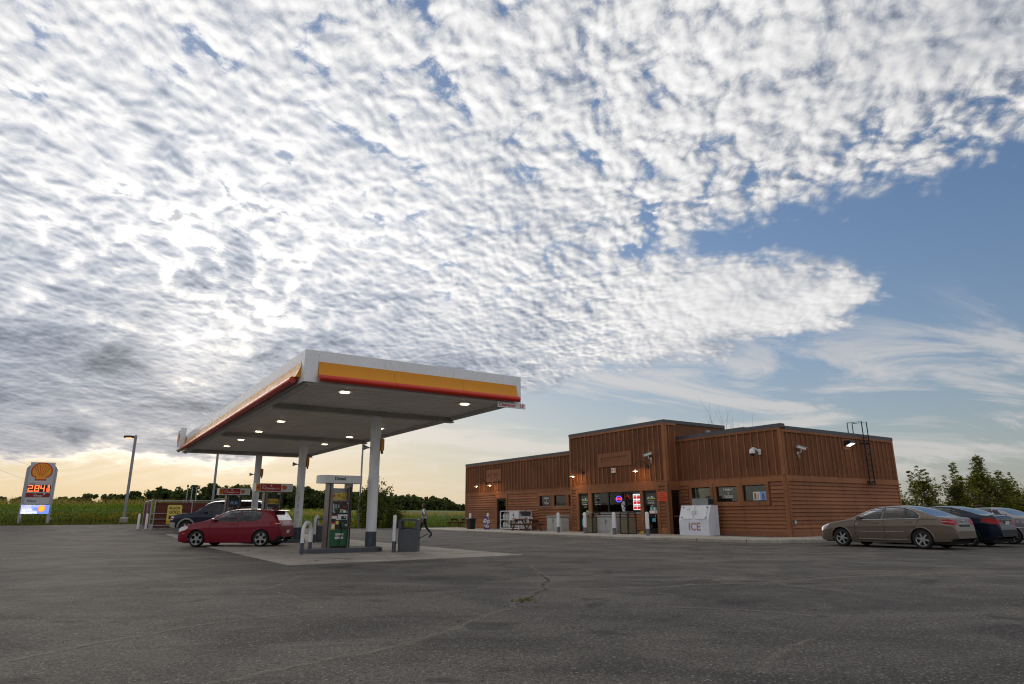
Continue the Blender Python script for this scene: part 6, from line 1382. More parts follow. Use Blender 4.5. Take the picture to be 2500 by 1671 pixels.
for x, z, r_, mt in ((0.14, 0.56, 0.07, M_BLUE), (0.16, 0.80, 0.05, M_VINYL), (-0.12, 0.62, 0.05, pm('leaf_print', (0.10, 0.28, 0.10), 0.5)), (0.06, 0.24, 0.05, M_INK), (-0.1, 0.26, 0.05, M_INK), (0.05, 0.80, 0.03, M_YEL), (0.12, 0.44, 0.04, M_BLUE)): cut(pu, [(x + r_ * math.cos(a), z + r_ * 0.7 * math.sin(a)) for a in [2 * math.pi * k / 10 for k in range(10)]], mt, 0.016, 'print_shape')
MB().box(-0.1, 0.1, 0.0, 0.25, 0.0, 0.02).build('foot', M_BLK, pu)
for k in range(2):
    c = thing('paper_cup', '%s of two white paper cups on the picnic table' % ('left' if k else 'right'), 'cup', 25.45, 36.4 + 0.42 * k, 0.915, group='paper cups on the picnic table'); MB().lathe([(0.032, 0.0), (0.042, 0.11)], (0, 0, 0), 10).build('wall', M_VINYL, c, True); MB().lathe([(0.044, 0.11), (0.044, 0.12)], (0, 0, 0), 10).build('rim', M_VINYL, c)
# ------------------------------------------------------------------ price sign
SGX, SGY, SGZ = -34.6, 48.4, 0.66
ps_ = bpy.data.objects.new('price_sign', None); COL.objects.link(ps_); ps_.location = (SGX, SGY, SGZ); ps_.rotation_euler = (0, 0, R(28)); ps_.scale = (0.68, 0.78, 0.78); tag(ps_, 'tall grey price sign with scallop emblem, red digits and bright message screen', 'sign')
M_SGN = pm('sign_grey', (0.36, 0.37, 0.40), 0.4, 0.2, 0.1, 1.5); M_SGW = pm('sign_panel', (0.50, 0.51, 0.54), 0.4, 0.05, 0.08, 1.0)
sw = 1.38
for sg in (-1, 1):
    MB().prism([(sg * sw, 0.0), (sg * (sw - 0.27), 0.0), (sg * (sw - 0.27), 5.30), (sg * (sw - 0.20), 5.30), (sg * sw, 5.05)], -0.14, 0.14, 'y').build('post', M_SGN, ps_)
    MB().box(sg * sw - 0.06, sg * (sw - 0.27) + 0.06, -0.18, 0.18, -0.12, 0.04).build('base_plate', M_GRYM, ps_)
wi = sw - 0.275
def sp_(name, z0, z1, mat, d=0.0, x0=-wi, x1=wi): return MB().box(x0, x1, -0.12 - d, 0.12, z0, z1).build(name, mat, ps_)
sp_('emblem_panel', 3.86, 5.62, M_SGW); pecten(ps_, (0, -0.121, 4.78), 0.98, 'T', red=pm('sign_red', (0.60, 0.022, 0.014), 0.4), yel=pm('sign_amber', (0.88, 0.36, 0.012), 0.4))
pp = sp_('price_panel', 2.38, 3.845, M_SGW); sp_('diesel_panel', 1.80, 2.37, M_SGW)
MB().box(-wi + 0.06, wi - 0.06, -0.128, -0.121, 2.90, 3.55).build('digit_screen', M_PBLK, ps_); MB().box(-wi + 0.03, wi - 0.03, -0.128, -0.121, 2.42, 2.80).build('brand_plate', pm('sign_dark_red', (0.24, 0.012, 0.015), 0.4), ps_)
text('lettering', 'Regular', 0.17, M_RTXT, ps_, (-0.62, -0.126, 3.66), FACE_T); text('lettering', 'Shell', 0.12, M_VINYL, ps_, (-0.25, -0.132, 2.70), FACE_T); text('lettering', 'V-Power', 0.22, M_VINYL, ps_, (0.02, -0.132, 2.545), FACE_T, bold=0.003); text('lettering', 'Diesel', 0.32, pm('sign_blue_print', (0.03, 0.05, 0.14), 0.5), ps_, (-0.45, -0.126, 2.08), FACE_T, bold=0.005)
MB().lathe([(0.05, 0.0), (0.075, -0.003), (0.05, -0.004)], (0.55, -0.129, 2.72), 12, 'y').build('flame_mark', M_VINYL, ps_)
M_LED = glow('led_digit', (1.0, 0.10, 0.03), 3.2, (0.1, 0, 0))
SEG = {'a': ((0, 2), (1, 2)), 'b': ((1, 1), (1, 2)), 'c': ((1, 0), (1, 1)), 'd': ((0, 0), (1, 0)), 'e': ((0, 0), (0, 1)), 'f': ((0, 1), (0, 2)), 'g': ((0, 1), (1, 1))}
DIG = {'2': 'abged', '8': 'abcdefg', '4': 'fgbc', '9': 'abcdfg', '1': 'bc', '0': 'abcdef'}
def digit(ch, x, z, w, h, th):
    m = MB()
    for sname in DIG[ch]:
        (a, b_), (c, d) = SEG[sname]; x0, z0, x1, z1 = x + a * w, z + b_ * h / 2, x + c * w, z + d * h / 2; m.box(x0 - th, x1 + th, -0.136, -0.129, z0 - th, z1 + th)
    m.build('led_digit', M_LED, ps_)
digit('2', -0.93, 2.97, 0.34, 0.50, 0.035); digit('8', -0.36, 2.97, 0.34, 0.50, 0.035); digit('4', 0.16, 2.97, 0.30, 0.50, 0.035); MB().box(-0.53, -0.46, -0.136, -0.129, 2.94, 3.01).build('led_digit', M_LED, ps_)
digit('9', 0.78, 3.30, 0.13, 0.20, 0.022); digit('1', 0.62, 2.96, 0.10, 0.20, 0.022); digit('0', 0.82, 2.96, 0.11, 0.20, 0.022); MB().box(0.66, 0.95, -0.136, -0.129, 3.22, 3.24).build('led_digit', M_LED, ps_)
def scr_mat():
    m, t, b = newmat('message_screen'); co = objco(t); x, y, z = sep(co); n = noi(vmul(co, (0.8, 1.0, 1.6)), 1.6, 3, 0.5)
    col = mixc((n + x * 0.15).ss(0.4, 0.62), (0.55, 0.55, 0.85), (0.16, 0.28, 0.80)); t.links.new(col.k, b.inputs['Emission Color']); b.inputs['Emission Strength'].default_value = 1.0; b.inputs['Base Color'].default_value = (0.02, 0.02, 0.03, 1); return m
MB().box(-sw + 0.10, sw - 0.12, -0.16, 0.10, 0.90, 1.75).build('screen_case', M_BLK, ps_); MB().box(-sw + 0.12, sw - 0.14, -0.166, -0.1605, 0.92, 1.73).build('message_screen', scr_mat(), ps_)
M_LW = glow('screen_white', (1, 1, 1), 1.1); text('lettering', 'GOOD', 0.27, M_LW, ps_, (-0.72, -0.170, 1.27), FACE_T, bold=0.006); text('lettering', 'MORNING!', 0.27, M_LW, ps_, (-0.45, -0.170, 1.03), FACE_T, bold=0.006)
sunx, sunz = 0.55, 1.38; M_SY = glow('screen_sun', (1.0, 0.52, 0.03), 1.0); M_SO = glow('screen_sun_rays', (0.95, 0.25, 0.02), 0.9)
MB().poly([(sunx + (0.37 if k % 2 else 0.27) * math.cos(math.pi * k / 12), -0.168, sunz + (0.35 if k % 2 else 0.27) * math.sin(math.pi * k / 12)) for k in range(24)]).build('sun_rays', M_SO, ps_); MB().poly([(sunx + 0.245 * math.cos(math.pi * k / 12), -0.170, sunz + 0.245 * math.sin(math.pi * k / 12)) for k in range(24)]).build('sun_disc', M_SY, ps_)
for dx in (-0.08, 0.09): MB().box(sunx + dx - 0.03, sunx + dx + 0.03, -0.174, -0.171, sunz + 0.05, sunz + 0.09).build('sun_eye', M_INK, ps_)
MB().tube([(sunx - 0.10, -0.173, sunz - 0.06), (sunx, -0.173, sunz - 0.12), (sunx + 0.10, -0.173, sunz - 0.06)], 0.012, 5).build('sun_smile', M_SO, ps_)
MB().box(sw + 0.001, sw + 0.16, -0.08, 0.08, 0.35, 0.62).build('switch_box', M_GRYM, ps_)
# ------------------------------------------------------------------ lamp posts
def lamp_post(x, y, z, h, label, heads, rz, base=True, lean=0.0):
    p = bpy.data.objects.new('lamp_post', None); COL.objects.link(p); p.location = (x, y, z); p.rotation_euler = (0, lean, rz); tag(p, label, 'lamp post', 'lamp posts round the lot')
    if base: MB().lathe([(0.27, -0.2), (0.27, 0.50), (0.24, 0.53)], (0, 0, 0), 18).build('concrete_base', M_CONC, p, True); MB().box(-0.18, 0.18, -0.18, 0.18, 0.53, 0.58).build('base_plate', M_WHT, p)
    zb = 0.55 if base else 0.0
    MB().loft([[(a * 0.075, b_ * 0.075, zb) for a, b_ in ((-1, -1), (1, -1), (1, 1), (-1, 1))], [(a * 0.075, b_ * 0.075, h) for a, b_ in ((-1, -1), (1, -1), (1, 1), (-1, 1))]]).build('pole', pm('pole_grey', (0.26, 0.27, 0.29), 0.4, 0.5, 0.15, 1.0), p)
    for sg in heads:
        MB().box(sg * 0.075, sg * 0.20, -0.03, 0.03, h - 0.14, h - 0.08).build('arm', M_FRM, p); hd = MB().cbox((sg * 0.50, 0, h - 0.20), (0.66, 0.36, 0.17), 0.03).build('lamp_head', M_FRM, p)
        MB().box(sg * 0.50 - 0.2, sg * 0.50 + 0.2, -0.13, 0.13, h - 0.215, h - 0.201).build('lens', glow('post_lens', (1.0, 0.45, 0.08), 2.2) if len(heads) == 1 else M_SIL, hd)
    return p
lamp_post(-29.3, 50.5, 0.52, 6.75, 'lamp post with one lit amber head between the sign and the fence', (-1,), R(5))
lamp_post(-27.5, 61.0, 0.3, 7.05, 'lamp post with two heads rising behind the red fence', (-1, 1), R(-8), False)
lamp_post(-13.2, 57.5, 0.0, 11.5, 'thin lamp post seen above the diesel pump topper', (1, -1), R(20), False)
# utility light at the left edge with two service wires
ut = bpy.data.objects.new('utility_pole', None); COL.objects.link(ut); ut.location = (-62.5, 75.0, 0.4); tag(ut, 'utility pole with curved lamp arm at the far left edge', 'utility pole')
MB().cyl((0, 0, 0), (0, 0, 11.0), 0.15, 0.11, 10).build('pole', pm('pole_wood', (0.10, 0.075, 0.055), 0.9), ut, True)
MB().tube([(0, 0, 8.0), (0.6, 0, 8.15), (1.15, 0, 8.6), (1.3, 0, 9.3), (1.45, 0, 9.75)], 0.045, 7).build('lamp_arm', M_FRM, ut, True); MB().lathe([(0.10, -0.25), (0.16, 0.0), (0.20, 0.22), (0.12, 0.30)], (1.50, 0, 9.95), 12).build('lamp_head', M_FRM, ut, True); MB().lathe([(0.13, 0.0), (0.17, 0.2), (0.17, 0.65), (0.1, 0.75)], (0.55, 0, 9.2), 12).build('transformer', M_FRM, ut, True)
for k, (a, b_) in enumerate((((1.1, 0, 9.3), (24.0, -20, 4.4)), ((0.2, 0, 7.9), (23.5, -20, 3.4)))):
    a = Vector(a); b_ = Vector(b_); MB().tube([tuple(a.lerp(b_, q / 10) - Vector((0, 0, 1.6 * (q / 10) * (1 - q / 10)))) for q in range(11)], 0.010, 4).build('service_wire', M_FRM, ut)
# ------------------------------------------------------------------ tank enclosure: chain-link fence with dark red slats
FZ = 0.37; F0 = (4.15, 49.0); FL = 7.2
fe = thing('slatted_fence', 'chain-link fence filled with dark red slats round the tanks', 'fence', F0[0], F0[1], FZ)
M_SLAT = pm('slat_maroon', (0.12, 0.012, 0.018), 0.6, 0, 0.2, 3.0, spec=0.2); M_GALV = pm('galvanised', (0.40, 0.41, 0.43), 0.45, 0.7, 0.2, 4.0)
for x in (0.0, 0.22, 2.4, 4.8, 7.2): MB().cyl((x, 0, 0), (x, 0, 1.90 if x < 0.1 else 1.86), 0.035, n=8).build('post', M_GALV, fe, True)
for z in (1.80, 1.72, 0.98, 0.62, 0.22): MB().cyl((0, -0.03, z), (FL if z > 1.5 else (2.6 if z > 0.9 else 3.2), -0.03, z), 0.026 if z != 1.72 else 0.016, n=6).build('rail', M_GALV, fe, True)
for x in (0.0,): 
    for y in (2.4, 4.8): MB().cyl((x, y, 0), (x, y, 1.86), 0.035, n=8).build('post', M_GALV, fe, True)
MB().cyl((0, 0, 1.80), (0, 4.8, 1.80), 0.026, n=6).build('rail', M_GALV, fe, True)
for k in range(118):
    x = 0.25 + k * 0.0588; MB().box(x, x + 0.052, 0.0, 0.008, 0.06, 1.68 + rnd.uniform(-0.01, 0.01)).build('slat', M_SLAT, fe) if k < 1 else None
me_sl = [o for o in fe.children if o.name.startswith('slat')][0].data
for k in range(1, 118): inst('slat', me_sl, fe, (k * 0.0588, rnd.uniform(-0.004, 0.004), rnd.uniform(-0.01, 0.01)))
for k in range(80): inst('slat', me_sl, fe, (0.0 , k * 0.0588 - 0.2 + 0.25, 0.0), (0, 0, R(90)))
# wire diamonds
wm = MB()
for k in range(-16, 66):
    x0 = k * 0.115
    for sg in (1, -1):
        a0, a1 = x0 if sg > 0 else x0 + 1.6, x0 + 1.6 if sg > 0 else x0
        p0, p1 = Vector((a0, -0.012, 0.06)), Vector((a1, -0.012, 1.66))
        for P0, P1 in ((p0, p1),):
            d = P1 - P0; lo = 0.0; hi = 1.0
            if d.x > 0: lo = max(lo, (0.24 - P0.x) / d.x); hi = min(hi, (FL - P0.x) / d.x)
            else: lo = max(lo, (FL - P0.x) / d.x); hi = min(hi, (0.24 - P0.x) / d.x)
            if hi > lo: q0 = P0 + d * lo; q1 = P0 + d * hi; wm.add([tuple(q0 + Vector((0, 0, -0.0022))), tuple(q0 + Vector((0, 0, 0.0022))), tuple(q1 + Vector((0, 0, 0.0022))), tuple(q1 + Vector((0, 0, -0.0022)))], [(0, 1, 2, 3)])
stuff(wm.build('wire_mesh', pm('wire_dull', (0.16, 0.13, 0.13), 0.6, 0.3), fe, fix=False))
bn = thing('fence_banner', 'yellow banner on the fence with black lettering', 'banner', F0[0] + 0.95, F0[1] - 0.075, FZ + 0.30)
M_BNY = pm('banner_yellow', (0.72, 0.55, 0.10), 0.55, 0, 0.1, 1.0); bw = 0.86
MB().prism([(0.06, 0), (bw - 0.06, 0), (bw, 0.05), (bw, 1.16), (bw - 0.06, 1.22), (0.06, 1.22), (0, 1.16), (0, 0.05)], 0.0, 0.012, 'y').build('sheet', M_BNY, bn)
for body, sz, z in (('BLACK', 0.22, 1.02), ('IS THE NEW', 0.075, 0.89), ('GOLD', 0.24, 0.75)): text('lettering', body, sz, M_INK, bn, (bw / 2, -0.002, z), FACE_T, bold=0.006 if sz > 0.1 else 0, sx=0.98)
for x0, x1 in ((0.12, 0.42), (0.45, 0.74)): MB().box(x0, x1, -0.004, -0.0005, 0.33, 0.55).build('picture', M_INK, bn)
MB().box(0.0, bw, -0.003, -0.0004, 0.02, 0.24).build('lower_strip', pm('banner_amber', (0.62, 0.36, 0.03), 0.5), bn); MB().box(0.3, 0.5, -0.006, -0.0035, 0.16, 0.2).build('printed_line', M_RTXT, bn); MB().box(0.36, 0.56, -0.006, -0.0035, 0.07, 0.12).build('printed_line', M_INK, bn)
for k, x in enumerate((-0.62, -0.18)):
    b = thing('bollard', ('leftmost' if k == 0 else 'second') + ' of the white bollards at the fence corner', 'bollard', F0[0] + x, F0[1] - 0.25, FZ - 0.02, group='white bollards at the fence'); MB().lathe([(0.07, 0.0), (0.07, 0.93), (0.05, 0.98), (0.0, 1.0)], (0, 0, 0), 12).build('post', M_WHT, b, True); MB().lathe([(0.10, -0.02), (0.10, 0.02), (0.075, 0.03)], (0, 0, 0), 12).build('collar', M_GRYM, b)
for k, x in enumerate((2.05, 2.33, 2.61)):
    v = thing('vent_pipe', ('left', 'middle', 'right')[k] + ' one of three thin vent pipes behind the fence', 'vent pipe', F0[0] + x, F0[1] + 0.35, FZ, group='tank vent pipes'); MB().cyl((0, 0, 0), (0, 0, 2.72), 0.03, n=8).build('pipe', M_GALV, v, True); MB().lathe([(0.03, 2.70), (0.065, 2.74), (0.055, 2.84), (0.0, 2.86)], (0, 0, 0), 10).build('cap', M_FRM, v, True)
tk = thing('storage_tank', 'pale blue-white storage tank in front of the red fence', 'tank', F0[0] + 3.6, F0[1] - 0.75, FZ - 0.05)
MB().lathe([(0.0, -1.75), (0.26, -1.70), (0.38, -1.5), (0.38, 1.5), (0.26, 1.70), (0.0, 1.75)], (0, 0, 0.62), 18, 'x').build('vessel', pm('tank_blue_white', (0.50, 0.58, 0.68), 0.4), tk, True)
for x in (-1.1, 1.1): MB().box(x - 0.08, x + 0.08, -0.3, 0.3, 0.0, 0.30).build('saddle', M_GRYM, tk)
MB().cbox((0.1, 0, 0.98), (0.55, 0.3, 0.10), 0.03).build('valve_cover', pm('valve_orange', (0.55, 0.12, 0.02), 0.5), tk); MB().cbox((0.75, 0, 0.98), (0.45, 0.34, 0.16), 0.03).build('gauge_box', M_GALV, tk)
# ------------------------------------------------------------------ person walking to the shop
def person():
    root = thing('person', 'person in white tee and grey vest with dark trousers walking across the lot', 'person', 16.0, 33.15, zg(16, 33.15) + 0.004, R(-42))
    # walking towards local -x ; y is sideways
    V = {'pel': (0, 0, 0.96), 'wa': (0.0, 0, 1.10), 'ch': (-0.02, 0, 1.30), 'nk': (-0.03, 0, 1.47), 'nk2': (-0.04, 0, 1.53),
         'hl': (0.0, -0.10, 0.92), 'hr': (0.0, 0.10, 0.92), 'kl': (-0.16, -0.10, 0.50), 'al': (-0.30, -0.10, 0.09), 'kr': (0.10, 0.10, 0.50), 'ar': (0.42, 0.10, 0.17),
         'sl': (-0.02, -0.19, 1.42), 'el': (0.08, -0.25, 1.15), 'wl': (0.0, -0.22, 0.92), 'sr': (-0.02, 0.19, 1.42), 'er': (0.02, 0.26, 1.15), 'wr': (-0.16, 0.22, 0.98)}
    Rr = {'pel': (0.15, 0.13), 'wa': (0.16, 0.12), 'ch': (0.17, 0.125), 'nk': (0.07, 0.065), 'nk2': (0.055, 0.055), 'hl': (0.10, 0.10), 'hr': (0.10, 0.10), 'kl': (0.068, 0.068), 'al': (0.05, 0.05), 'kr': (0.068, 0.068), 'ar': (0.05, 0.05), 'sl': (0.065, 0.065), 'el': (0.045, 0.045), 'wl': (0.030, 0.034), 'sr': (0.065, 0.065), 'er': (0.045, 0.045), 'wr': (0.030, 0.034)}
    E = [('pel', 'wa'), ('wa', 'ch'), ('ch', 'nk'), ('nk', 'nk2'), ('pel', 'hl'), ('hl', 'kl'), ('kl', 'al'), ('pel', 'hr'), ('hr', 'kr'), ('kr', 'ar'), ('ch', 'sl'), ('sl', 'el'), ('el', 'wl'), ('ch', 'sr'), ('sr', 'er'), ('er', 'wr')]
    # hands: palm then five fingers each
    for sd, w, dirv in (('l', 'wl', Vector((-0.2, 0.0, -1))), ('r', 'wr', Vector((-0.75, -0.1, -0.6)))):
        d = dirv.normalized(); wv = Vector(V[w]); pal = wv + d * 0.07; V['p' + sd] = tuple(pal); Rr['p' + sd] = (0.034, 0.022); E.append((w, 'p' + sd))
        sidev = Vector((1, 0, 0)) - d * d.x; sidev.normalize(); inw = Vector((0, 1 if sd == 'l' else -1, 0))
        for k in range(4):
            b0 = pal + d * 0.035 + sidev * (k - 1.5) * 0.018; ln = (0.065, 0.075, 0.07, 0.055)[k]; m1 = b0 + d * ln * 0.55; m2 = m1 + (d * 0.8 + inw * 0.6).normalized() * ln * 0.5
            for q, pt in enumerate((b0, m1, m2)): V['f%s%d%d' % (sd, k, q)] = tuple(pt); Rr['f%s%d%d' % (sd, k, q)] = (0.009, 0.009)
            E += [('p' + sd, 'f%s%d0' % (sd, k)), ('f%s%d0' % (sd, k), 'f%s%d1' % (sd, k)), ('f%s%d1' % (sd, k), 'f%s%d2' % (sd, k))]
        t0 = wv + d * 0.04 - sidev * 0.034; t1 = t0 + (d * 0.7 - sidev * 0.6 + inw * 0.2).normalized() * 0.05
        for q, pt in enumerate((t0, t1)): V['t%s%d' % (sd, q)] = tuple(pt); Rr['t%s%d' % (sd, q)] = (0.010, 0.010)
        E += [(w, 't%s0' % sd), ('t%s0' % sd, 't%s1' % sd)]
    names = list(V); me = bpy.data.meshes.new('body'); me.from_pydata([V[k] for k in names], [(names.index(a), names.index(b_)) for a, b_ in E], [])
    o = bpy.data.objects.new('body', me); COL.objects.link(o); o.parent = root
    md = o.modifiers.new('skin', 'SKIN'); o.modifiers.new('sub', 'SUBSURF').levels = 1; o.modifiers['sub'].render_levels = 1
    for i, k in enumerate(names): me.skin_vertices[0].data[i].radius = Rr[k]; me.skin_vertices[0].data[i].use_root = (k == 'pel')
    # clothing by height and reach, in the object's own space
    m, t, b = newmat('person_skin_and_clothes'); x, y, z = sep(objco(t)); ay = y.m('ABSOLUTE')
    skin = (0.36, 0.20, 0.14)
    tee = (0.70, 0.70, 0.74); vest = (0.20, 0.205, 0.24); tr = (0.012, 0.012, 0.015)
    c = mixc(z.m('LESS_THAN', 0.985) * 1.0, vest, tr)
    c = mixc(z.m('GREATER_THAN', 0.985) * z.m('LESS_THAN', 1.06), c, (0.5, 0.5, 0.53))
    c = mixc(ay.m('GREATER_THAN', 0.165) * z.m('GREATER_THAN', 1.02), c, tee); c = mixc(x.m('LESS_THAN', -0.085) * z.m('GREATER_THAN', 1.06), c, tee)
    c = mixc(ay.m('GREATER_THAN', 0.195) * z.m('LESS_THAN', 1.23), c, skin)
    c = mixc(z.m('GREATER_THAN', 1.46), c, skin)
    t.links.new(c.k, b.inputs['Base Color']); b.inputs['Roughness'].default_value = 0.85; me.materials.append(m)
    M_SK = pm('skin', skin, 0.6, 0, 0.1); M_HAIR = pm('dark_hair', (0.025, 0.012, 0.008), 0.6)
    # head with nose, ears, eyes, mouth
    h = MB(); rings = []; c0 = Vector((-0.05, 0, 1.64))
    for i in range(11):
        a = math.pi * i / 10; zz = 0.115 * math.cos(a); r_ = math.sin(a); jaw = 1.0 if zz > -0.02 else 1.0 - 0.35 * min(1, (-zz - 0.02) / 0.09)
        ring = []
        for k in range(18):
            q = 2 * math.pi * k / 18; xx, yy = 0.095 * r_ * math.cos(q), 0.076 * r_ * math.sin(q) * jaw
            if math.cos(q) < -0.92 and -0.05 < zz < 0.02: xx -= 0.020 * (1 - abs(zz + 0.02) / 0.035) if abs(zz + 0.02) < 0.035 else 0
            ring.append((c0.x + xx, c0.y + yy, c0.z + zz))
        rings.append(ring)
    h.loft(rings, True); h.build('head', M_SK, root, True)
    for sg in (1, -1):
        MB().lathe([(0.0, -0.008), (0.012, -0.004), (0.012, 0.004), (0.0, 0.008)], (c0.x - 0.086, sg * 0.032, c0.z + 0.012), 8, 'x').build('eye', M_INK, root, True); MB().lathe([(0.0, -0.008), (0.022, 0.0), (0.018, 0.010), (0.0, 0.012)], (c0.x + 0.008, sg * 0.074, c0.z - 0.004), 8, 'y').build('ear', M_SK, root, True)
    MB().box(c0.x - 0.088, c0.x - 0.080, -0.024, 0.024, c0.z - 0.062, c0.z - 0.055).build('mouth', pm('lip', (0.25, 0.09, 0.08), 0.6), root)
    hr = MB(); rings = []
    for i in range(9):
        a = math.pi * 0.78 * i / 8; zz = 0.128 * math.cos(a); r_ = math.sin(a)
        rings.append([(c0.x + 0.018 + 0.098 * r_ * math.cos(q) * (0.55 if math.cos(q) < -0.2 and zz < 0.06 else 1.0), c0.y + 0.086 * r_ * math.sin(q), c0.z + 0.010 + zz) for q in [2 * math.pi * k / 18 for k in range(18)]])
    hr.loft(rings, True); hr.build('hair', M_HAIR, root, True)
    for (x, y, z_), pitch in (((-0.30, -0.10, 0.0), 0), ((0.42, 0.10, 0.075), 0.62)):
        s_ = MB().loft([[(0.06, -0.045, 0.0), (0.06, 0.045, 0.0), (-0.22, 0.048, 0.0), (-0.22, -0.048, 0.0)], [(0.065, -0.048, 0.045), (0.065, 0.048, 0.045), (-0.21, 0.046, 0.04), (-0.21, -0.046, 0.04)], [(0.055, -0.04, 0.11), (0.055, 0.04, 0.11), (-0.06, 0.036, 0.095), (-0.06, -0.036, 0.095)]]).build('shoe', M_TRIMB, root, True)
        s_.location = (x, y, z_); s_.rotation_euler = (0, -pitch, 0)
    return root
person()
# ------------------------------------------------------------------ vegetation
def leaf_mat(name, c0, c1, trans=0.5):
    m = bpy.data.materials.new(name); m.use_nodes = True; t = m.node_tree; t.nodes.clear()
    o = t.nodes.new('ShaderNodeOutputMaterial'); d = t.nodes.new('ShaderNodeBsdfDiffuse'); tr = t.nodes.new('ShaderNodeBsdfTranslucent'); mx = t.nodes.new('ShaderNodeMixShader')
    g = t.nodes.new('ShaderNodeNewGeometry'); rn = X(t, g.outputs['Random Per Island']); P = X(t, g.outputs['Position'])
    n = noi(P, 0.7, 3, 0.6)
    col = scol(mixc((rn * 0.6 + n * 0.4).ss(0.25, 0.75), c0, c1), rn.lin(0, 1, 0.75, 1.25))
    t.links.new(col.k, d.inputs[0]); tc = mixc(1.0, col, (1.5, 1.35, 0.55), 'MULTIPLY', t); t.links.new(tc.k, tr.inputs[0])
    mx.inputs[0].default_value = trans; t.links.new(d.outputs[0], mx.inputs[1]); t.links.new(tr.outputs[0], mx.inputs[2]); t.links.new(mx.outputs[0], o.inputs[0])
    return m
M_CORN = leaf_mat('corn_leaf', (0.075, 0.130, 0.026), (0.14, 0.20, 0.048)); M_TASS = leaf_mat('corn_tassel', (0.20, 0.17, 0.07), (0.30, 0.26, 0.12)); M_WOOD = leaf_mat('wood_leaf', (0.055, 0.080, 0.034), (0.11, 0.135, 0.055), 0.4); M_RIDGE = leaf_mat('hazed_ridge_leaf', (0.085, 0.105, 0.065), (0.14, 0.16, 0.10), 0.3); M_TREE = leaf_mat('tree_leaf', (0.090, 0.110, 0.024), (0.20, 0.20, 0.045), 0.5); M_BUSH = leaf_mat('bush_leaf', (0.050, 0.065, 0.022), (0.095, 0.11, 0.036), 0.4); M_GRASS = leaf_mat('grass_blade', (0.060, 0.085, 0.020), (0.13, 0.14, 0.045), 0.4); M_GOLD = leaf_mat('goldenrod', (0.12, 0.11, 0.02), (0.28, 0.21, 0.03), 0.4); M_BARK = pm('bark', (0.075, 0.060, 0.045), 0.9, 0, 0.3, 8.0, bmp=0.5); M_BARE = pm('bare_twig', (0.085, 0.075, 0.065), 0.9)  # ridge leaves are paled, painting distance haze into their colour
def rawmesh(name, v, f, mat, parent=None, mi=None):
    me = bpy.data.meshes.new(name); me.from_pydata(v, [], f)
    for m in (mat if isinstance(mat, (list, tuple)) else [mat]): me.materials.append(m)
    if mi: me.polygons.foreach_set('material_index', mi)
    o = bpy.data.objects.new(name, me); COL.objects.link(o); o.parent = parent; return o
vr = random.Random(11)
# corn: rows of stalks along the field edge
def corn_field():
    v, f, mi = [], [], []
    def tri(a, b, c, m): k = len(v); v.extend((a, b, c)); f.append((k, k + 1, k + 2)); mi.append(m)
    def stalk(x, y, z, h, detail):
        lean = vr.gauss(0, 0.06), vr.gauss(0, 0.06)
        nl = 8 if detail else 4
        for k in range(nl):
            q = (k + 0.6) / nl; zz = z + h * (0.06 + 0.80 * q); a = vr.uniform(0, 6.283); L = vr.uniform(0.38, 0.62) * (1.15 - 0.5 * q); w = 0.055 if detail else 0.10
            px, py = x + lean[0] * q, y + lean[1] * q; dx, dy = math.cos(a), math.sin(a); ox, oy = -dy * w * 0.5, dx * w * 0.5
            m_ = (px + dx * L * 0.5, py + dy * L * 0.5, zz + L * 0.42); e = (px + dx * L, py + dy * L, zz + L * vr.uniform(-0.15, 0.30))
            tri((px, py, zz), (m_[0] + ox, m_[1] + oy, m_[2]), (m_[0] - ox, m_[1] - oy, m_[2]), 0); tri((m_[0] - ox, m_[1] - oy, m_[2]), (m_[0] + ox, m_[1] + oy, m_[2]), e, 0)
        tx, ty = x + lean[0], y + lean[1]
        tri((x - 0.02, y, z), (x + 0.02, y, z), (tx, ty, z + h), 0)
        for k in range(3):
            a = vr.uniform(0, 6.283); L = 0.28; tri((tx - 0.012, ty, z + h * 0.95), (tx + 0.012, ty, z + h * 0.95), (tx + math.cos(a) * 0.12, ty + math.sin(a) * 0.12, z + h + L * vr.uniform(0.5, 1.0)), 1)
    for r in range(16):
        t = 62.3 + r * 0.76
        step = 0.20 if r < 5 else 0.36
        for s0, s1 in ((-9, 47),):
            s = s0
            while s < s1:
                ww = W(s, t + vr.gauss(0, 0.05))
                stalk(ww.x, ww.y, zterr(s, t), vr.gauss(1.95, 0.10), r < 4); s += step * vr.uniform(0.8, 1.2)
    # the crowd of tops behind, thinning with distance
    t = 74.6
    while t < 240:
        step = 0.55 + (t - 74) * 0.02
        s = -40 - (t - 70) * 0.6
        while s < 34 + (t - 70) * 0.25:
            ww = W(s, t + vr.uniform(-0.3, 0.3)); z = zterr(s, t); h = vr.gauss(1.95, 0.12)
            for k in range(3):
                a = vr.uniform(0, 6.283); L = 0.45 + step * 0.5; px, py, zz = ww.x + vr.uniform(-.3, .3) * step, ww.y + vr.uniform(-.3, .3) * step, z + h - vr.uniform(0.1, 0.5)
                tri((px - 0.1 * step, py, zz - 0.3), (px + 0.1 * step, py, zz - 0.3), (px + math.cos(a) * L, py + math.sin(a) * L, zz + 0.25), 0)
            tri((ww.x - 0.03 * step, ww.y, z + h - 0.1), (ww.x + 0.03 * step, ww.y, z + h - 0.1), (ww.x + vr.uniform(-.1, .1), ww.y, z + h + 0.25), 1)
            s += step * vr.uniform(0.7, 1.3)
        t += 0.9 + (t - 74) * 0.018
    return rawmesh('corn_crop', v, f, [M_CORN, M_TASS], None, mi)
o = stuff(corn_field()); o['label'] = 'green corn with pale tassels filling the field behind the lot'; o['category'] = 'corn'
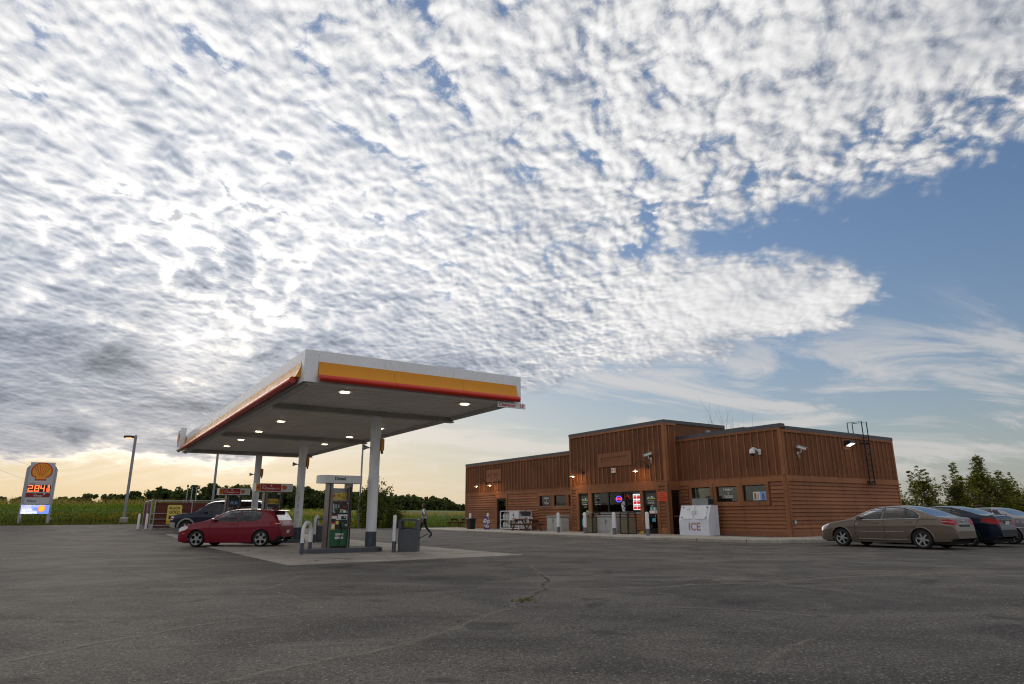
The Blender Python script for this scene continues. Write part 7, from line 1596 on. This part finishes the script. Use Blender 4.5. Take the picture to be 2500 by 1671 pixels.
# solid mass of the field just under the tops so the ground never shows between far plants
def corn_floor():
    ss = rng((-140, -40, 8), (-40, 40, 20), (40, 110, 6)); ts = rng((66, 260, 30),)
    return terrain_mesh('corn_underlayer', ss, ts, lambda s, t: zterr(s, t) + (0.2 if t < 66.5 else 1.45), M_UND)
M_UND, _t, _b = newmat('corn_shade'); _c = noi(objco(_t), 1.5, 5, 0.7); _t.links.new(mixc(_c.ss(0.35, 0.65), (0.06, 0.10, 0.024), (0.12, 0.165, 0.045)).k, _b.inputs['Base Color']); _b.inputs['Roughness'].default_value = 1.0; bump(_t, _b, _c, 1.0, 0.3)
stuff(corn_floor())
# grass verge and weeds
def scatter_blades(name, n, region, hmin, hmax, mat, wid=0.02, lean=0.35):
    v, f = [], []
    for _ in range(n):
        s, t = region(); ww = W(s, t); z = zterr(s, t) - 0.01; h = vr.uniform(hmin, hmax); a = vr.uniform(0, 6.283); b = vr.uniform(0, 6.283)
        k = len(v); v.extend(((ww.x - wid * math.cos(a), ww.y - wid * math.sin(a), z), (ww.x + wid * math.cos(a), ww.y + wid * math.sin(a), z), (ww.x + h * lean * math.cos(b), ww.y + h * lean * math.sin(b), z + h))); f.append((k, k + 1, k + 2))
    return stuff(rawmesh(name, v, f, mat))
scatter_blades('verge_grass', 26000, lambda: (vr.uniform(-10, 42), 55.0 + abs(vr.gauss(0, 2.4))), 0.06, 0.22, M_GRASS, 0.03)
scatter_blades('tall_weeds', 9000, lambda: (vr.uniform(-10, 46), vr.gauss(60.6, 0.9)), 0.3, 0.95, M_GRASS, 0.03, 0.25)
def gold_patch():
    v, f = [], []
    for c, t0, sp, n in ((6.5, 60.2, 3.0, 900), (1.5, 60.5, 4.0, 250), (-9, 60.6, 6, 200), (13.0, 57.6, 1.0, 700), (22, 59.0, 5.0, 700), (9.0, 60.0, 4.0, 500)):
        for _ in range(n):
            s, t = vr.gauss(c, sp * 0.5), vr.gauss(t0, 0.5); ww = W(s, t); z = zterr(s, t) + vr.uniform(0.45, 1.0)
            for q in range(2):
                a = vr.uniform(0, 6.28); k = len(v); v.extend(((ww.x, ww.y, z), (ww.x + 0.10 * math.cos(a), ww.y + 0.10 * math.sin(a), z + 0.02), (ww.x + 0.05 * math.cos(a + 1), ww.y + 0.05 * math.sin(a + 1), z + 0.11))); f.append((k, k + 1, k + 2))
    return stuff(rawmesh('goldenrod_weeds', v, f, M_GOLD))
gold_patch()
def tuft(x, y, n, label):
    v, f = [], []
    for _ in range(n):
        a = vr.uniform(0, 6.28); r_ = abs(vr.gauss(0, 0.09)); px, py = x + r_ * math.cos(a) * 1.6, y + r_ * math.sin(a); h = vr.uniform(0.015, 0.05); b = vr.uniform(0, 6.28); k = len(v)
        v.extend(((px - 0.006, py, 0.0), (px + 0.006, py, 0.0), (px + h * 0.8 * math.cos(b), py + h * 0.8 * math.sin(b), h))); f.append((k, k + 1, k + 2))
    return stuff(rawmesh('weed_tuft', v, f, M_GRASS))
for x, y, n in ((0.14, 9.9, 60), (0.2, 10.1, 24), (2.0, 8.4, 9), (-9.2, 23.6, 60), (-4.6, 18.9, 90), (-5.3, 18.3, 50)): tuft(x, y, n, '')
# trees
def limb(m, p, d, L, r, depth, tips, spread=0.55, up=0.25, kids=3):
    pts = [p]; q = p.copy(); dd = d.copy(); rr = [r]
    for k in range(4):
        dd = (dd + Vector((vr.gauss(0, 0.12), vr.gauss(0, 0.12), up * 0.2))).normalized(); q = q + dd * L / 4; pts.append(q.copy()); rr.append(r * (1 - 0.16 * (k + 1)))
    m.tube([tuple(a) for a in pts], rr, 6 if depth > 1 else 4, False)
    if depth == 0: tips.append((q, dd)); return
    for k in range(kids):
        a = pts[2 + k % 3]; nd = (dd + Vector((vr.gauss(0, spread), vr.gauss(0, spread), vr.uniform(-0.05, up)))).normalized(); limb(m, a, nd, L * vr.uniform(0.55, 0.8), r * 0.5, depth - 1, tips, spread, up, kids)
    tips.append((pts[-1], dd))
def tree(name, label, x, y, z, h, rx, mat, n_leaf, group, leaf=0.16, stems=1, shape='oval', low=0.15, seed=0, gap=0.0):
    global vr
    keep = vr; vr = random.Random(seed)
    root = bpy.data.objects.new(name, None); COL.objects.link(root); root.location = (x, y, z); root.scale = (1, 1, 0.80) if 'poplar' in name else (1, 1, 1); tag(root, label, 'bush' if 'bush' in name else 'tree', group)
    tips = []
    for sidx in range(stems):
        m = MB(); d = Vector((vr.gauss(0, 0.12 if stems < 2 else 0.28), vr.gauss(0, 0.12 if stems < 2 else 0.28), 1)).normalized()
        off = Vector((0, 0, -0.1)) if stems == 1 else Vector((vr.uniform(-0.5, 0.5) * rx, vr.uniform(-0.5, 0.5) * rx, -0.1))
        limb(m, off, d, h * 0.42, 0.018 * h / (stems ** 0.4), 3, tips, 0.50, 0.45, 3); m.build('trunk', M_BARK, root, True)
    # crown: leaves hung round twig tips and through an uneven volume
    v, f = [], []
    cl = []
    for _ in range(170):
        u = vr.uniform(0, 1) ** 1.15; zz = low * h + (0.80 - low) * h * u
        wd = {'oval': math.sin(math.pi * min(1, 0.12 + 0.86 * u)) ** 0.7, 'cone': (1 - u) ** 0.75 + 0.04, 'round': math.sqrt(max(0.02, 1 - (2 * u - 1) ** 2))}[shape]
        a = vr.uniform(0, 6.283); r_ = rx * wd * math.sqrt(vr.uniform(0, 1)); cl.append((Vector((r_ * math.cos(a), r_ * math.sin(a), zz)), rx * vr.uniform(0.10, 0.22) * (0.5 + wd * 0.6)))
    for k in range(6 if 'poplar' in name else 4):
        q = vr.uniform(0, 6.283); r0 = rx * vr.uniform(0.0, 0.62); hh = h * (1.24 - 0.50 * r0 / rx) * vr.uniform(0.9, 1.08)
        for i in range(9): zz = hh * (0.45 + 0.55 * i / 8); cl.append((Vector((r0 * math.cos(q) * (1 + 0.1 * i / 8), r0 * math.sin(q), zz)), rx * (0.19 - 0.017 * i)))
    for p, dd in tips[::5]:
        if p.z < h: cl.append((p, rx * 0.12))
    for _ in range(n_leaf):
        c, r_ = vr.choice(cl); p = c + Vector((vr.gauss(0, r_), vr.gauss(0, r_), vr.gauss(0, r_ * 0.9)))
        if p.z < low * h * 0.5: continue
        a = Vector((vr.gauss(0, 1), vr.gauss(0, 1), vr.gauss(0, 1))).normalized(); b_ = a.orthogonal().normalized(); s_ = leaf * vr.uniform(0.6, 1.3); k = len(v)
        v.extend((tuple(p - b_ * s_ * 0.32), tuple(p + a * s_ * 0.5), tuple(p + b_ * s_ * 0.32), tuple(p - a * s_ * 0.5))); f.append((k, k + 1, k + 2, k + 3))
    rawmesh('crown', v, f, mat, root); vr = keep
    return root
def gp(px, py, Y):
    """ground direction helper: a point at depth Y straight ahead and px to the side"""
    return px, Y
TG = 'young trees beyond the parked cars'
tree('poplar_tree', 'slim dark young tree right behind the shop corner', 34.2, 55.5, 0.0, 5.8, 1.3, M_TREE, 5200, TG, 0.21, 2, 'oval', 0.0, 21)
tree('poplar_tree', 'small sapling leaning at the edge of the shop corner', 32.6, 55.8, 0.0, 3.5, 0.55, M_TREE, 900, TG, 0.2, 1, 'oval', 0.1, 22)
tree('poplar_tree', 'pointed yellow-green young tree behind the navy sedan', 36.7, 55.0, 0.0, 5.4, 1.35, M_TREE, 6500, TG, 0.21, 2, 'cone', 0.0, 23)
tree('poplar_tree', 'broad yellow-green young tree, tallest behind the parked cars', 40.0, 56.5, 0.0, 6.4, 2.3, M_TREE, 14000, TG, 0.22, 3, 'oval', 0.0, 24)
tree('poplar_tree', 'low spreading young tree at the right of the parked cars', 43.3, 57.5, 0.0, 4.4, 1.7, M_TREE, 6500, TG, 0.22, 2, 'round', 0.0, 25)
tree('poplar_tree', 'dark young tree cut by the right edge', 48.0, 55.5, 0.0, 5.2, 1.3, M_TREE, 6000, TG, 0.21, 2, 'oval', 0.0, 26)
tree('willow_bush', 'tall dark bush at the lot edge behind the near column', -12.2, 57.6, 0.0, 3.9, 1.25, M_BUSH, 9000, None, 0.15, 5, 'round', 0.0, 27)
tree('willow_bush', 'low shrub at the lot edge right of the tall bush', -10.6, 58.6, -0.2, 2.3, 0.9, M_BUSH, 3000, None, 0.14, 3, 'round', 0.0, 28)
# low scrub under the right-hand trees
def scrub():
    v, f = [], []
    for _ in range(9000):
        x = vr.uniform(31, 62); y = vr.gauss(56, 2.0) + (x - 40) * 0.05; z = abs(vr.gauss(0, 0.75)) * (0.7 + 0.5 * math.sin(x * 0.9)); a = Vector((vr.gauss(0, 1), vr.gauss(0, 1), vr.gauss(0, 1))).normalized(); b_ = a.orthogonal().normalized(); s_ = vr.uniform(0.12, 0.24); p = Vector((x, y, z)); k = len(v)
        v.extend((tuple(p - b_ * s_ * 0.3), tuple(p + a * s_ * 0.5), tuple(p + b_ * s_ * 0.3), tuple(p - a * s_ * 0.5))); f.append((k, k + 1, k + 2, k + 3))
    return stuff(rawmesh('scrub_foliage', v, f, M_TREE))
scrub()
# bare tree behind the shop
bt = bpy.data.objects.new('bare_tree', None); COL.objects.link(bt); bt.location = (21.2, 62.0, 0.0); bt.scale = (0.85, 0.85, 0.80); tag(bt, 'leafless tree whose top shows above the shop roof', 'tree')
for dx in (-1.6, -0.8, -0.1, 0.6, 1.4):
    m = MB(); tp = []; limb(m, Vector((dx * 0.4, 0, -0.2)), Vector((dx * 0.05, 0, 1)).normalized(), 5.2 + (0.8 - abs(dx) * 0.3), 0.09, 3, tp, 0.26, 0.6, 3); m.build('branch', M_BARE, bt)
# far woods: crowns massed along the horizon
def woods(name, pts, dens, hscale, mat, depth=25.0, seed=5, leaf=1.3):
    r = random.Random(seed); v, f = [], []
    for (x0, y0, h0), (x1, y1, h1) in zip(pts, pts[1:]):
        L = math.hypot(x1 - x0, y1 - y0); n = int(L * dens)
        for _ in range(n):
            q = r.random(); cx, cy, h = x0 + (x1 - x0) * q, y0 + (y1 - y0) * q, h0 + (h1 - h0) * q
            cy += r.uniform(0, depth); cx += r.gauss(0, 3); s, t = ST(cx, cy); zb = zterr(s, t); H = h * r.uniform(0.62, 1.06); rx = H * r.uniform(0.22, 0.36)
            blobs = [(Vector((r.gauss(0, rx * 0.5), r.gauss(0, rx * 0.5), H * r.uniform(0.25, 0.92))), rx * r.uniform(0.25, 0.5)) for _ in range(16)]
            for b_, br_ in blobs:
                for _ in range(34):
                    d = Vector((r.gauss(0, 1), r.gauss(0, 1), r.gauss(0, 1))).normalized(); p = Vector((cx, cy, zb)) + b_ + d * br_ * r.uniform(0.6, 1.05)
                    a = (d + Vector((r.gauss(0, .6), r.gauss(0, .6), r.gauss(0, .6)))).normalized(); u = a.orthogonal().normalized(); w = a.cross(u); s_ = leaf * r.uniform(0.5, 1.1) * 0.75; k = len(v)
                    v.extend((tuple(p - u * s_), tuple(p + w * s_ * 0.8), tuple(p + u * s_), tuple(p - w * s_ * 0.8))); f.append((k, k + 1, k + 2, k + 3))
            k = len(v); v.extend(((cx - 0.25, cy, zb), (cx + 0.25, cy, zb), (cx, cy, zb + H * 0.7))); f.append((k, k + 1, k + 2))
    return stuff(rawmesh(name, v, f, mat))
woods('far_woods', [(-215, 205, 5), (-190, 215, 5), (-162, 225, 5), (-150, 230, 3), (-143, 228, 6), (-130, 226, 7.5), (-113, 225, 10.5), (-90, 235, 10.5), (-70, 240, 9.5), (-52, 250, 8), (-36, 265, 7), (-22, 285, 4)], 2.4, 1, M_WOOD, 30, 5, 0.85)
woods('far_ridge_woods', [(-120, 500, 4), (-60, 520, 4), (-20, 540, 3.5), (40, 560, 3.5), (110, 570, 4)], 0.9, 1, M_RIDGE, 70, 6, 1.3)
woods('right_woods', [(120, 190, 3.5), (150, 205, 4), (200, 220, 4)], 0.9, 1, M_WOOD, 25, 7, 0.9)
